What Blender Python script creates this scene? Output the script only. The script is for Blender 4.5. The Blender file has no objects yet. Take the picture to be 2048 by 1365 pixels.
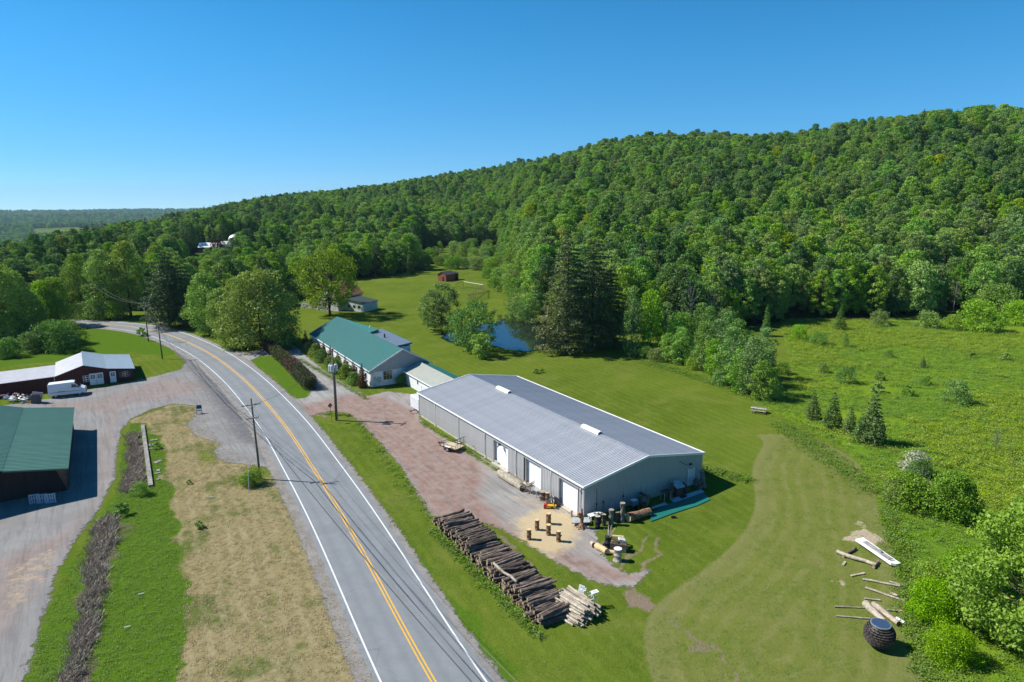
import bpy, math, random
import numpy as np
from mathutils import Vector, Matrix
S = bpy.context.scene
C = S.collection
PI = math.pi
CAMH = 35.0
HAZE = 0.00005
PITCH = math.radians(12.25)
FPX = 1379.7
# ---------------------------------------------------------------- camera
cam = bpy.data.objects.new('camera', bpy.data.cameras.new('camera'))
C.objects.link(cam); S.camera = cam
cam.location = (0, 0, CAMH); cam.rotation_euler = (PI/2 - PITCH, 0, 0)
cam.data.sensor_width = 36; cam.data.lens = FPX*36/2048
cam.data.clip_start = 0.5; cam.data.clip_end = 40000
# ---------------------------------------------------------------- sky, sun, exposure
SUN_EL = math.radians(45.5); SH = math.radians(-8.5)      # SH: heading of the shadows
sdir = Vector((math.cos(SH)*math.cos(SUN_EL), math.sin(SH)*math.cos(SUN_EL), -math.sin(SUN_EL)))
w = bpy.data.worlds.new('World'); S.world = w; w.use_nodes = True
nt = w.node_tree; nt.nodes.clear()
sky = nt.nodes.new('ShaderNodeTexSky'); sky.sky_type = 'NISHITA'; sky.sun_disc = False
sky.sun_elevation = SUN_EL; sky.sun_rotation = math.atan2(-sdir.x, -sdir.y)
sky.altitude = 0; sky.air_density = 0.6; sky.dust_density = 0.0; sky.ozone_density = 6
bg = nt.nodes.new('ShaderNodeBackground'); bg.inputs[1].default_value = 0.150
hs = nt.nodes.new('ShaderNodeHueSaturation'); hs.inputs['Saturation'].default_value = 1.22; hs.inputs['Hue'].default_value = 0.492
wo = nt.nodes.new('ShaderNodeOutputWorld')
nt.links.new(sky.outputs[0], hs.inputs['Color']); 
_tc = nt.nodes.new('ShaderNodeTexCoord'); _va = nt.nodes.new('ShaderNodeVectorMath'); _va.operation = 'ADD'; _va.inputs[1].default_value = (0, 0, .036); nt.links.new(_tc.outputs['Generated'], _va.inputs[0]); nt.links.new(_va.outputs[0], sky.inputs[0]); _sx = nt.nodes.new('ShaderNodeSeparateXYZ'); nt.links.new(_tc.outputs['Generated'], _sx.inputs[0])
_mx = nt.nodes.new('ShaderNodeValToRGB'); nt.links.new(_sx.outputs[2], _mx.inputs[0]); _cr = _mx.color_ramp; _cr.interpolation = 'B_SPLINE'
_cr.elements[0].position = 0; _cr.elements[0].color = (.50, .56, .58, 1); _cr.elements[1].position = 1; _cr.elements[1].color = (.60, .80, .74, 1)
for _p, _c in ((.07, (.68, .70, .66, 1)), (.18, (.88, .92, .80, 1)), (.36, (.62, .86, .83, 1))): _e = _cr.elements.new(_p); _e.color = _c
_mm = nt.nodes.new('ShaderNodeMix'); _mm.data_type = 'RGBA'; _mm.blend_type = 'MULTIPLY'; _mm.inputs[0].default_value = 1; nt.links.new(hs.outputs[0], _mm.inputs[6]); nt.links.new(_mx.outputs[0], _mm.inputs[7])
nt.links.new(_mm.outputs[2], bg.inputs[0]); nt.links.new(bg.outputs[0], wo.inputs[0])
sun = bpy.data.objects.new('sun', bpy.data.lights.new('sun', 'SUN')); C.objects.link(sun)
sun.data.energy = 5.0; sun.data.angle = math.radians(0.53); sun.data.color = (1, 0.955, 0.88)
sun.rotation_euler = sdir.to_track_quat('-Z', 'Y').to_euler(); sun.location = (-80, 20, 120)
S.view_settings.view_transform = 'Standard'; S.view_settings.look = 'None'
S.view_settings.exposure = 0.55; S.view_settings.gamma = 1.0; S.view_settings.use_curve_mapping = False
S.render.engine = 'CYCLES'
S.cycles.max_bounces = 6; S.cycles.transparent_max_bounces = 12; S.cycles.diffuse_bounces = 3
S.cycles.volume_bounces = 0; S.cycles.use_denoising = True

# ---------------------------------------------------------------- measuring helpers
cp, sp = math.cos(PITCH), math.sin(PITCH)
def ray(u, v):
    a = (u-1024)/FPX; b = (682.5-v)/FPX
    return np.array([a, cp+b*sp, -sp+b*cp])
def G(u, v, z=0.0):
    d = ray(u, v); t = (z-CAMH)/d[2]
    return Vector((d[0]*t, d[1]*t, z))
def VP(u, v, P0, ang):
    n = np.array([-math.sin(ang), math.cos(ang)]); d = ray(u, v)
    t = (n[0]*P0[0]+n[1]*P0[1])/(n[0]*d[0]+n[1]*d[1])
    return Vector((d[0]*t, d[1]*t, CAMH+d[2]*t))
def smooth(t):
    t = np.clip(t, 0, 1); return t*t*(3-2*t)
# cheap value noise for terrain and masks
_rs = np.random.RandomState(7); _T = _rs.rand(256, 256)
def vnoise(x, y):
    xi = np.floor(x).astype(int); yi = np.floor(y).astype(int)
    fx = x-xi; fy = y-yi; fx = fx*fx*(3-2*fx); fy = fy*fy*(3-2*fy)
    a = _T[xi & 255, yi & 255]; b = _T[(xi+1) & 255, yi & 255]; c = _T[xi & 255, (yi+1) & 255]; d = _T[(xi+1) & 255, (yi+1) & 255]
    return (a*(1-fx)+b*fx)*(1-fy)+(c*(1-fx)+d*fx)*fy
def fnoise(x, y, o=4):
    s = 0; a = .5
    for i in range(o):
        s = s+a*vnoise(x*2**i+17*i, y*2**i+31*i); a *= .5
    return s
# ---------------------------------------------------------------- terrain
def azr(u, v):
    p = G(u, v); return math.atan2(p.x, p.y), math.hypot(p.x, p.y)
FRONT = [(-900, 760), (-200, 715), (0, 692), (60, 668), (130, 640), (200, 622), (300, 622), (400, 632), (480, 640), (560, 600), (640, 562), (740, 556), (825, 545),
         (840, 497), (1000, 492), (1030, 520), (1060, 600), (1090, 645), (1200, 668), (1300, 668), (1420, 662), (1500, 655), (1560, 645), (1700, 638), (1850, 632),
         (2048, 616), (2500, 600), (3200, 600)]
_fa = np.array([azr(*p) for p in FRONT])
def front(az): return np.interp(az, _fa[:, 0], _fa[:, 1])
RIDGE = [(-900, 560, 250), (-300, 540, 300), (0, 498, 360), (100, 472, 430), (200, 453, 520), (300, 440, 640), (380, 420, 800), (450, 406, 900), (550, 388, 960), (650, 378, 950),
         (760, 367, 930), (900, 343, 880), (1000, 328, 840), (1100, 312, 800), (1200, 290, 760), (1300, 273, 720), (1400, 266, 690), (1500, 266, 660), (1600, 264, 630),
         (1700, 247, 600), (1800, 233, 575), (1900, 216, 550), (2000, 208, 530), (2100, 206, 510), (2300, 190, 490), (2700, 180, 480), (3200, 170, 480)]
_ra = []
for u, v, R in RIDGE:
    d = ray(u, v); hz = math.hypot(d[0], d[1]); _ra.append((math.atan2(d[0], d[1]), R, CAMH+R*d[2]/hz-18.0))
_ra = np.array(_ra)
def ht(x, y):
    x = np.asarray(x, float); y = np.asarray(y, float)
    az = np.arctan2(x, y); r = np.hypot(x, y)+1e-6
    B = front(az)+8; R = np.interp(az, _ra[:, 0], _ra[:, 1]); zr = np.interp(az, _ra[:, 0], _ra[:, 2])
    B = np.minimum(B, R-60)
    t = np.clip((r-B)/(R-B), 0, 1)
    prof = .55*smooth(t)+.45*np.sin(t*PI/2)
    z = zr*prof
    und = (fnoise(x/90+5, y/90)-.47)*26*smooth((r-B)/120)*(1-smooth((r-1400)/600))
    z = z+und*np.clip(np.sin(np.clip(t, 0, 1)*PI), 0, 1)
    # beyond the ridge: down into the valley, then the distant plateau
    lf = 1-smooth((az+.42)/.25)           # 1 on the left
    e = r-R
    zb = zr-smooth(e/900)*(zr+95)
    rw = r*(1+.10*(fnoise(az*6+3, r*0+1.7, 3)-.47))
    far = np.interp(rw, [1200, 2300, 2700, 3050, 3700, 4300, 5200, 6400, 7500, 11000, 20000], [-125, -98, -112, -97, -122, -104, -138, -124, -200, -400, -430])
    far = far+16*(fnoise(x/420+9, y/420+3)-.47)*smooth((r-1500)/800)
    m = smooth((e-500)/900)
    zfar = zb*(1-m)+far*m
    z = np.where(e > 0, zfar, z)
    z = np.where(np.abs(az) > 1.45, 0, z)
    return z
def htf(x, y): return float(ht(np.array([x]), np.array([y]))[0])
def GT(u, v):
    d = ray(u, v); d = d/math.hypot(d[0], d[1])
    rs = np.arange(30, 3000, 1.0); z = CAMH+d[2]*rs
    h = ht(d[0]*rs, d[1]*rs); k = np.argmax(z < h)
    return Vector((d[0]*rs[k], d[1]*rs[k], float(h[k])))
def sdf(X, Y, poly):
    P = np.array(poly, float); n = len(P); d = np.full(X.shape, 1e18); s = np.ones(X.shape)
    for i in range(n):
        a = P[i]; b = P[i-1]; ex, ey = b-a; wx = X-a[0]; wy = Y-a[1]
        t = np.clip((wx*ex+wy*ey)/(ex*ex+ey*ey+1e-12), 0, 1)
        bx = wx-ex*t; by = wy-ey*t; d = np.minimum(d, bx*bx+by*by)
        c1 = Y >= a[1]; c2 = Y < b[1]; c3 = ex*wy > ey*wx
        s = np.where((c1 & c2 & c3) | (~c1 & ~c2 & ~c3), -s, s)
    return s*np.sqrt(d)           # negative inside
def pix(l, z=0): return [(G(u, v, z).x, G(u, v, z).y) for u, v in l]
def mask(X, Y, l, soft=1.5): return smooth(.5-sdf(X, Y, pix(l))/(2*soft))

# ---------------------------------------------------------------- object helpers
def tag(o, label=None, cat=None, group=None, kind=None):
    if label: o['label'] = label
    if cat: o['category'] = cat
    if group: o['group'] = group
    if kind: o['kind'] = kind
    return o
def empty(name, loc=(0, 0, 0), rz=0, label=None, cat=None, group=None, parent=None):
    o = bpy.data.objects.new(name, None); C.objects.link(o); o.location = loc; o.rotation_euler = (0, 0, rz)
    o.empty_display_size = .3
    if parent: o.parent = parent
    return tag(o, label, cat, group)
def link(name, me, parent=None, loc=None, rot=None):
    o = bpy.data.objects.new(name, me); C.objects.link(o)
    if parent is not None: o.parent = parent
    if loc is not None: o.location = loc
    if rot is not None: o.rotation_euler = rot
    return o
def copy_tree(src, loc=None, rz=None, scale=None, label=None, group=None, parent=None):
    c = src.copy(); C.objects.link(c)
    if parent is not None: c.parent = parent
    if loc is not None: c.location = loc
    if rz is not None: c.rotation_euler = (0, 0, rz)
    if scale is not None: c.scale = scale if hasattr(scale, '__len__') else (scale,)*3
    if label: c['label'] = label
    if group: c['group'] = group
    for ch in list(src.children):
        copy_tree(ch, parent=c)
    return c
class MB:
    def __init__(s): s.v = []; s.f = []; s.m = []; s.mi = 0
    def mat(s, i): s.mi = i; return s
    def add(s, vs, fs):
        b = len(s.v); s.v += [tuple(v) for v in vs]; s.f += [tuple(b+i for i in f) for f in fs]; s.m += [s.mi]*len(fs); return s
    def box(s, c, d, rz=0, M=None):
        x, y, z = d[0]/2, d[1]/2, d[2]/2
        vs = [Vector((i*x, j*y, k*z)) for k in (-1, 1) for j in (-1, 1) for i in (-1, 1)]
        R = M if M else Matrix.Rotation(rz, 3, 'Z')
        vs = [R @ v+Vector(c) for v in vs]
        return s.add(vs, [(0, 2, 3, 1), (4, 5, 7, 6), (0, 1, 5, 4), (2, 6, 7, 3), (0, 4, 6, 2), (1, 3, 7, 5)])
    def bar(s, a, b, w, h=None):
        a = Vector(a); b = Vector(b); h = h or w; d = (b-a)
        q = d.to_track_quat('X', 'Z').to_matrix()
        return s.box((a+b)/2, (d.length, w, h), M=q)
    def tube(s, pts, rad, n=6, cap=True, seed=None, jit=0):
        pts = [Vector(p) for p in pts]; rad = [rad]*len(pts) if not hasattr(rad, '__len__') else rad
        rr = random.Random(seed); vs = []
        for i, p in enumerate(pts):
            d = (pts[min(i+1, len(pts)-1)]-pts[max(i-1, 0)])
            if d.length < 1e-9: d = Vector((0, 0, 1))
            q = d.to_track_quat('Z', 'Y').to_matrix()
            for k in range(n):
                a = 2*PI*k/n; r = rad[i]*(1+rr.uniform(-jit, jit))
                vs.append(p+q @ Vector((r*math.cos(a), r*math.sin(a), 0)))
        fs = []
        for i in range(len(pts)-1):
            for k in range(n):
                a = i*n+k; b = i*n+(k+1) % n; fs.append((a, b, b+n, a+n))
        if cap: fs += [tuple(range(n-1, -1, -1)), tuple((len(pts)-1)*n+k for k in range(n))]
        return s.add(vs, fs)
    def prism(s, prof, vec):
        """prof: list of 3D points, extruded by vec"""
        P = [Vector(p) for p in prof]; V = Vector(vec); n = len(P)
        return s.add(P+[p+V for p in P], [tuple(range(n-1, -1, -1)), tuple(range(n, 2*n))]+[(i, (i+1) % n, n+(i+1) % n, n+i) for i in range(n)])
    def lathe(s, prof, n=16, c=(0, 0, 0)):
        vs = []; c = Vector(c)
        for r, z in prof:
            for k in range(n):
                a = 2*PI*k/n; vs.append(c+Vector((r*math.cos(a), r*math.sin(a), z)))
        fs = [(i*n+k, i*n+(k+1) % n, (i+1)*n+(k+1) % n, (i+1)*n+k) for i in range(len(prof)-1) for k in range(n)]
        fs += [tuple(range(n-1, -1, -1)), tuple((len(prof)-1)*n+k for k in range(n))]
        return s.add(vs, fs)
    def mesh(s, name, mats, sm=False):
        me = bpy.data.meshes.new(name); me.from_pydata(s.v, [], s.f)
        for m in (mats if isinstance(mats, (list, tuple)) else [mats]): me.materials.append(m)
        if any(s.m): me.polygons.foreach_set('material_index', s.m)
        if sm: me.polygons.foreach_set('use_smooth', [True]*len(s.f))
        me.update(); return me
    def build(s, name, mats, parent=None, loc=None, rot=None, sm=False):
        return link(name, s.mesh(name, mats, sm), parent, loc, rot)
def npmesh(name, V, F, mats, mi=None, attrs=None, sm=False):
    me = bpy.data.meshes.new(name); n = len(F); k = F.shape[1]
    me.vertices.add(len(V)); me.vertices.foreach_set('co', np.ascontiguousarray(V, np.float32).ravel())
    me.loops.add(n*k); me.loops.foreach_set('vertex_index', np.ascontiguousarray(F, np.int32).ravel())
    me.polygons.add(n); me.polygons.foreach_set('loop_start', np.arange(0, n*k, k, dtype=np.int32))
    for m in (mats if isinstance(mats, (list, tuple)) else [mats]): me.materials.append(m)
    if mi is not None: me.polygons.foreach_set('material_index', np.asarray(mi, np.int32))
    if sm: me.polygons.foreach_set('use_smooth', np.ones(n, bool))
    me.update(calc_edges=True)
    for an, dom, typ, data in (attrs or []):
        at = me.attributes.new(an, typ, dom)
        at.data.foreach_set('color' if typ == 'FLOAT_COLOR' else ('vector' if typ == 'FLOAT_VECTOR' else 'value'), np.ascontiguousarray(data, np.float32 if typ != 'INT' else np.int32).ravel())
    return me
# ---------------------------------------------------------------- materials
class NT:
    def __init__(s, name):
        s.m = bpy.data.materials.new(name); s.m.use_nodes = True; s.t = s.m.node_tree; s.t.nodes.clear()
        s.out = s.n('ShaderNodeOutputMaterial')
    def n(s, typ, **k):
        x = s.t.nodes.new(typ)
        for a, b in k.items(): setattr(x, a, b)
        return x
    def l(s, a, b): s.t.links.new(a, b); return s
    def put(s, sock, v):
        if isinstance(v, bpy.types.NodeSocket): s.t.links.new(v, sock)
        elif isinstance(v, (tuple, list)) and sock.type == 'RGBA' and len(v) == 3: sock.default_value = (*v, 1)
        else: sock.default_value = v
    def coord(s, which='Object'): return s.n('ShaderNodeTexCoord').outputs[which]
    def geo(s): return s.n('ShaderNodeNewGeometry').outputs['Position']
    def noise(s, co, scale, detail=4, rough=.6, out=0, dist=0):
        x = s.n('ShaderNodeTexNoise'); s.put(x.inputs['Vector'], co); x.inputs['Scale'].default_value = scale
        x.inputs['Detail'].default_value = detail; x.inputs['Roughness'].default_value = rough; x.inputs['Distortion'].default_value = dist
        return x.outputs[out]
    def scaled(s, co, sc, rot=(0, 0, 0)):
        x = s.n('ShaderNodeMapping'); s.put(x.inputs['Vector'], co); x.inputs['Scale'].default_value = sc; x.inputs['Rotation'].default_value = rot; return x.outputs[0]
    def streak(s, co, deg, sx, sy):
        r = s.scaled(co, (1, 1, 1), (0, 0, -math.radians(deg))); return s.scaled(r, (sx, sy, 1))      # long along the heading deg
    def mr(s, v, a, b, c=0, d=1):
        x = s.n('ShaderNodeMapRange'); s.put(x.inputs[0], v); x.inputs[1].default_value = a; x.inputs[2].default_value = b
        x.inputs[3].default_value = c; x.inputs[4].default_value = d; return x.outputs[0]
    def math(s, op, a, b=0, clamp=False):
        x = s.n('ShaderNodeMath', operation=op); x.use_clamp = clamp; s.put(x.inputs[0], a); s.put(x.inputs[1], b); return x.outputs[0]
    def mix(s, f, a, b, mode='MIX'):
        x = s.n('ShaderNodeMix', data_type='RGBA', blend_type=mode); s.put(x.inputs[0], f); s.put(x.inputs[6], a); s.put(x.inputs[7], b); return x.outputs[2]
    def attr(s, name, out='Fac'): x = s.n('ShaderNodeAttribute'); x.attribute_name = name; return x.outputs[out]
    def sep(s, c): x = s.n('ShaderNodeSeparateColor'); s.put(x.inputs[0], c); return x.outputs
    def bump(s, h, st=.5, dist=.05):
        x = s.n('ShaderNodeBump'); x.inputs['Strength'].default_value = st; x.inputs['Distance'].default_value = dist; s.put(x.inputs['Height'], h); return x.outputs[0]
    def pbr(s, col, rough=.8, metal=0, nrm=None, spec=.4, alpha=None, **k):
        x = s.n('ShaderNodeBsdfPrincipled'); s.put(x.inputs['Base Color'], col); s.put(x.inputs['Roughness'], rough); s.put(x.inputs['Metallic'], metal)
        x.inputs['Specular IOR Level'].default_value = spec
        if nrm is not None: s.put(x.inputs['Normal'], nrm)
        if alpha is not None: s.put(x.inputs['Alpha'], alpha)
        s.l(x.outputs[0], s.out.inputs[0]); return x
def mat(name, col, rough=.8, metal=0, var=.15, scale=3, bump=0, bscale=30, spec=.4, stretch=(1, 1, 1), col2=None, orand=0.0):
    t = NT(name); co = t.scaled(t.coord(), stretch); nz = t.noise(co, scale, 5, .65)
    c2 = col2 if col2 else tuple(c*(1-var*2) for c in col); c1 = col if col2 else tuple(min(1, c*(1+var)) for c in col)
    c = t.mix(t.mr(nz, .3, .7), c2, c1)
    if orand:
        h = t.n('ShaderNodeHueSaturation'); r = t.n('ShaderNodeObjectInfo').outputs['Random']
        t.put(h.inputs['Value'], t.mr(r, 0, 1, 1-orand, 1+orand)); t.put(h.inputs['Color'], c); c = h.outputs[0]
    nr = t.bump(t.noise(co, bscale, 4, .7), bump, .02) if bump else None
    t.pbr(c, rough, metal, nr, spec); return t.m
def leafmat(name, ca, cb, trans=.25, hv=.018, vv=.20, patch=False):
    t = NT(name); v = t.attr('var'); info = t.n('ShaderNodeObjectInfo').outputs['Random']
    c = t.mix(v, ca, cb); loc = t.n('ShaderNodeObjectInfo').outputs['Location']
    if patch: pn = t.noise(loc, .018, 2, .5); c = t.mix(t.mr(pn, .38, .62, .42, 0), c, tuple(x*y for x, y in zip(ca, (.75, .85, 1.1)))); c = t.mix(t.mr(t.noise(loc, .031, 2, .5), .52, .68, 0, .45), c, tuple(x*y for x, y in zip(cb, (1.45, 1.18, .9))))
    h = t.n('ShaderNodeHueSaturation'); t.put(h.inputs['Hue'], t.mr(info, 0, 1, .5-hv, .5+hv))
    fr = t.math('FRACT', t.math('MULTIPLY', info, 7.31)); t.put(h.inputs['Value'], t.mr(fr, 0, 1, 1-vv, 1+vv)); t.put(h.inputs['Color'], c)
    fr2 = t.math('FRACT', t.math('MULTIPLY', info, 3.77)); t.put(h.inputs['Saturation'], t.mr(fr2, 0, 1, .82, 1.08))
    d = t.n('ShaderNodeBsdfDiffuse'); t.put(d.inputs[0], h.outputs[0])
    r = t.n('ShaderNodeBsdfTranslucent'); c2 = t.mix(1.0, h.outputs[0], (1.25, 1.3, .6), 'MULTIPLY'); t.put(r.inputs[0], c2)
    m = t.n('ShaderNodeMixShader'); m.inputs[0].default_value = trans; t.l(d.outputs[0], m.inputs[1]); t.l(r.outputs[0], m.inputs[2])
    g = t.n('ShaderNodeBsdfGlossy'); g.inputs['Roughness'].default_value = .45; t.put(g.inputs[0], (.6, .65, .6))
    m2 = t.n('ShaderNodeMixShader'); m2.inputs[0].default_value = .02; t.l(m.outputs[0], m2.inputs[1]); t.l(g.outputs[0], m2.inputs[2])
    t.l(m2.outputs[0], t.out.inputs[0]); return t.m
L = dict(
 mid=leafmat('leaf_mid_green', (0.109, 0.217, 0.025), (0.231, 0.386, 0.038), patch=True),
 dark=leafmat('leaf_dark_green', (0.064, 0.144, 0.029), (0.128, 0.254, 0.039), patch=True, vv=.2),
 fresh=leafmat('leaf_fresh_green', (0.151, 0.281, 0.029), (0.271, 0.438, 0.043), vv=.18),
 yellow=leafmat('leaf_yellow_green', (.19, .26, .018), (.32, .41, .030), vv=.12),
 olive=leafmat('leaf_olive', (0.132, 0.230, 0.037), (0.226, 0.362, 0.059), patch=True),
 grey=leafmat('leaf_grey_green', (0.123, 0.224, 0.046), (0.205, 0.348, 0.072), patch=True, vv=.15),
 pine=leafmat('needle_pine', (.056, .10, .034), (.105, .16, .052), trans=.12, vv=.15),
 pinesunlit=leafmat('needle_pine_sunlit', (.11, .15, .035), (.24, .27, .075), trans=.15, vv=.1),
 spruce=leafmat('needle_spruce', (.085, .16, .034), (.15, .25, .05), trans=.12, vv=.15),
 brown=leafmat('needle_brown', (0.094, 0.053, 0.027), (0.163, 0.094, 0.044), trans=.1, vv=.15),
 hedge=leafmat('hedge_foliage', (0.062, 0.062, 0.025), (0.094, 0.119, 0.035), trans=.12, vv=.1),
 willow=leafmat('leaf_willow', (.115, .21, .028), (.20, .34, .046), vv=.1),
 lime=leafmat('leaf_lime_shrub', (0.100, 0.181, 0.025), (0.200, 0.308, 0.050), vv=.08),
 bright=leafmat('leaf_bright', (.135, .29, .008), (.24, .43, .012), trans=.35, vv=.08),
 red=leafmat('leaf_dark_red', (0.037, 0.013, 0.015), (0.062, 0.020, 0.020), vv=.1),
 white=leafmat('blossom_white', (0.312, 0.338, 0.200), (0.525, 0.525, 0.375), vv=.1),
 twig=leafmat('dry_twigs', (.24, .20, .16), (.42, .36, .30), trans=.05, vv=.2),
)
M_bark = mat('bark', (.075, .06, .048), .95, bump=.6, bscale=12, stretch=(1, 1, .2))
M_barklight = mat('bark_pale', (.20, .18, .16), .9, bump=.4, bscale=12, stretch=(1, 1, .2))
# ---------------------------------------------------------------- foliage builders
def leafquads(pos, nrm, size, rng, asp=.55):
    n = len(pos); nrm = nrm/np.linalg.norm(nrm, axis=1, keepdims=True)
    r = rng.normal(size=(n, 3)); t = np.cross(nrm, r); t /= np.linalg.norm(t, axis=1, keepdims=True)+1e-9; b = np.cross(nrm, t)
    s = (size*rng.uniform(.55, 1.45, n))[:, None]/2
    V = np.stack([pos-t*s, pos+b*s*asp*1.2, pos+t*s, pos-b*s*asp*1.2], 1).reshape(-1, 3)
    F = np.arange(4*n).reshape(n, 4); return V, F
def blobleaves(blobs, n, size, seed, inner=.7, jit=.65, up=.25):
    rng = np.random.RandomState(seed); B = np.array(blobs, float)
    wgt = B[:, 3]*B[:, 4]+B[:, 4]*B[:, 5]+B[:, 3]*B[:, 5]; idx = rng.choice(len(B), n, p=wgt/wgt.sum())
    d = rng.normal(size=(n, 3)); d[:, 2] += up; d /= np.linalg.norm(d, axis=1, keepdims=True)
    k = rng.uniform(inner, 1.06, n)[:, None]
    pos = B[idx, :3]+d*B[idx, 3:6]*k
    nr = d+rng.normal(size=(n, 3))*jit
    V, F = leafquads(pos, nr, size, rng)
    bv = rng.rand(len(B))[idx]*.5+rng.rand(n)*.5
    return V, F, bv
def tree_blobs(h, R, z0, nb, rng, shape='round', br=.30):
    out = []
    for i in range(nb):
        t = (i+.5)/nb; z = z0+(h-z0)*(1-(1-t)**1.0)
        zz = (z-z0)/(h-z0)
        if shape == 'round': pr = math.sqrt(max(0.04, 1-(2*zz-.9)**2*.95)) if zz < .95 else .3
        elif shape == 'tall': pr = (.75+.35*math.sin(zz*PI))*(1-zz**4*.75)
        elif shape == 'dome': pr = math.sqrt(max(.03, 1-zz**2*.97))
        else: pr = 1-zz*.9
        a = i*2.39996+rng.uniform(-.4, .4); rr = R*pr*rng.uniform(.45, .85)
        b = R*br*rng.uniform(.7, 1.35)*(1.0 if zz < .8 else .8)
        out.append((rr*math.cos(a), rr*math.sin(a), min(z, h-b*.7), b, b, b*rng.uniform(.6, .85)))
    return out
def trunk_mb(mb, h, r, blobs, rng, nl=8, n=6, lean=0.0, top=.8):
    pts = []; k = 5
    for i in range(k+1):
        t = i/k; pts.append(Vector((lean*t*h+rng.uniform(-.04, .04)*h*t*.5, rng.uniform(-.04, .04)*h*t*.5, h*top*t)))
    pts[0].z = -.3
    mb.tube(pts, [r*(1.25 if i == 0 else 1-.8*i/k) for i in range(k+1)], n)
    bl = list(blobs); rng.shuffle(bl)
    for b in bl[:nl]:
        q = Vector(b[:3]); s = .25+.5*max(0, min(1, (q.z-h*.2)/(h*.8))); a = pts[int(s*k)].lerp(pts[min(k, int(s*k)+1)], s*k-int(s*k))
        if a.z > q.z: a = pts[1].copy()
        m = a.lerp(q, .5)+Vector((0, 0, -.04*h))
        mb.tube([a, m, q], [r*.4, r*.26, r*.1], 4, cap=False)
_pm = {}
def tree_proto(key, h, R, z0, nb, nleaf, size, leaf, shape='round', seed=0, trunk=None, nl=8, bark=None, br=.30, inner=.6, lean=0, extra=None):
    """returns (crown mesh, trunk mesh)"""
    rng = random.Random(seed)
    bl = tree_blobs(h, R, z0, nb, rng, shape, br)
    if extra: bl += extra
    if lean: bl = [(b[0]+lean*b[2], *b[1:]) for b in bl]
    V, F, var = blobleaves(bl, nleaf, size, seed+11, inner=inner)
    cm = npmesh(key+'_crown', V, F, L[leaf], attrs=[('var', 'FACE', 'FLOAT', var)])
    tb = MB(); trunk_mb(tb, h, trunk or h*.018, bl, rng, nl, lean=lean)
    tm = tb.mesh(key+'_trunk', bark or M_bark, sm=True)
    _pm[key] = (cm, tm); return cm, tm
def conifer_proto(key, h, R, z0, nw, per, nleaf, size, leaf, seed=0, rise=.12, droop=.25, power=1.0, width=.28, leaf2=None, irregular=.25, trunk=None, rough=.5):
    rng = np.random.RandomState(seed); rr = random.Random(seed)
    P = []; N = []; var = []; br = []
    for i in range(nw):
        t = i/(nw-1); z = z0+(h-z0)*t*.98; rad = R*((1-t)**power)*(.92)+R*.07
        if t < .12: rad *= .8
        a0 = rr.uniform(0, 6.28)
        for k in range(per):
            a = a0+2*PI*k/per+rr.uniform(-.25, .25); ln = rad*rr.uniform(1-irregular, 1+irregular*.6); br.append((a, z+rr.uniform(-.3, .3)*(h/nw)*.8, ln, t))
    tot = sum(b[2]**1.4 for b in br)
    for a, z, ln, t in br:
        n = max(6, int(nleaf*ln**1.4/tot)); s = rng.beta(2.0, 1.1, n)
        lat = rng.normal(size=n)*width*ln*(.25+.9*np.sin(np.clip(s, 0, 1)*PI)**.7)*.5
        x = s*ln; zz = z+rise*x-droop*x*x/max(ln, .1)+rng.normal(size=n)*.06*ln*.5-np.abs(lat)*.12
        P.append(np.stack([x*math.cos(a)-lat*math.sin(a), x*math.sin(a)+lat*math.cos(a), zz], 1))
        nn = rng.normal(size=(n, 3))*rough; nn[:, 2] += .8; N.append(nn)
        var.append(np.full(n, rr.random())*.6+rng.rand(n)*.4)
    P = np.concatenate(P); N = np.concatenate(N); var = np.concatenate(var)
    V, F = leafquads(P, N, size, rng, .5)
    mi = None; mats = [L[leaf]]
    if leaf2:
        mats.append(L[leaf2]); low = np.clip(1.15-P[:, 2]/h*1.1, 0, 1)*(np.clip(-P[:, 0]/R*1.2+.45, 0, 1)); mi = (rng.rand(len(P)) < low*.9).astype(int)  # second needle colour paints sunlit foliage, low on the left side
    cm = npmesh(key+'_crown', V, F, mats, mi=mi, attrs=[('var', 'FACE', 'FLOAT', var)])
    tb = MB(); r0 = trunk or h*.016
    tb.tube([(0, 0, -.3), (0, 0, h*.5), (0, 0, h*.97)], [r0*1.1, r0*.65, r0*.1], 6)
    for a, z, ln, t in br[::2]:
        tb.tube([(0, 0, z), (ln*.75*math.cos(a), ln*.75*math.sin(a), z+rise*ln*.75-droop*.56*ln)], [r0*.22*(1-t*.6), r0*.06], 3, cap=False)
    tm = tb.mesh(key+'_trunk', M_bark, sm=True); _pm[key] = (cm, tm); return cm, tm
def plant(key, name, loc, rz=0, sc=1, label=None, cat='tree', group=None):
    cm, tm = _pm[key]
    r = empty(name, loc, rz, label, cat, group); r.scale = sc if hasattr(sc, '__len__') else (sc,)*3
    link('trunk' if cat == 'tree' else 'stem', tm, r); link('crown' if cat == 'tree' else 'foliage', cm, r)
    return r
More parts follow.
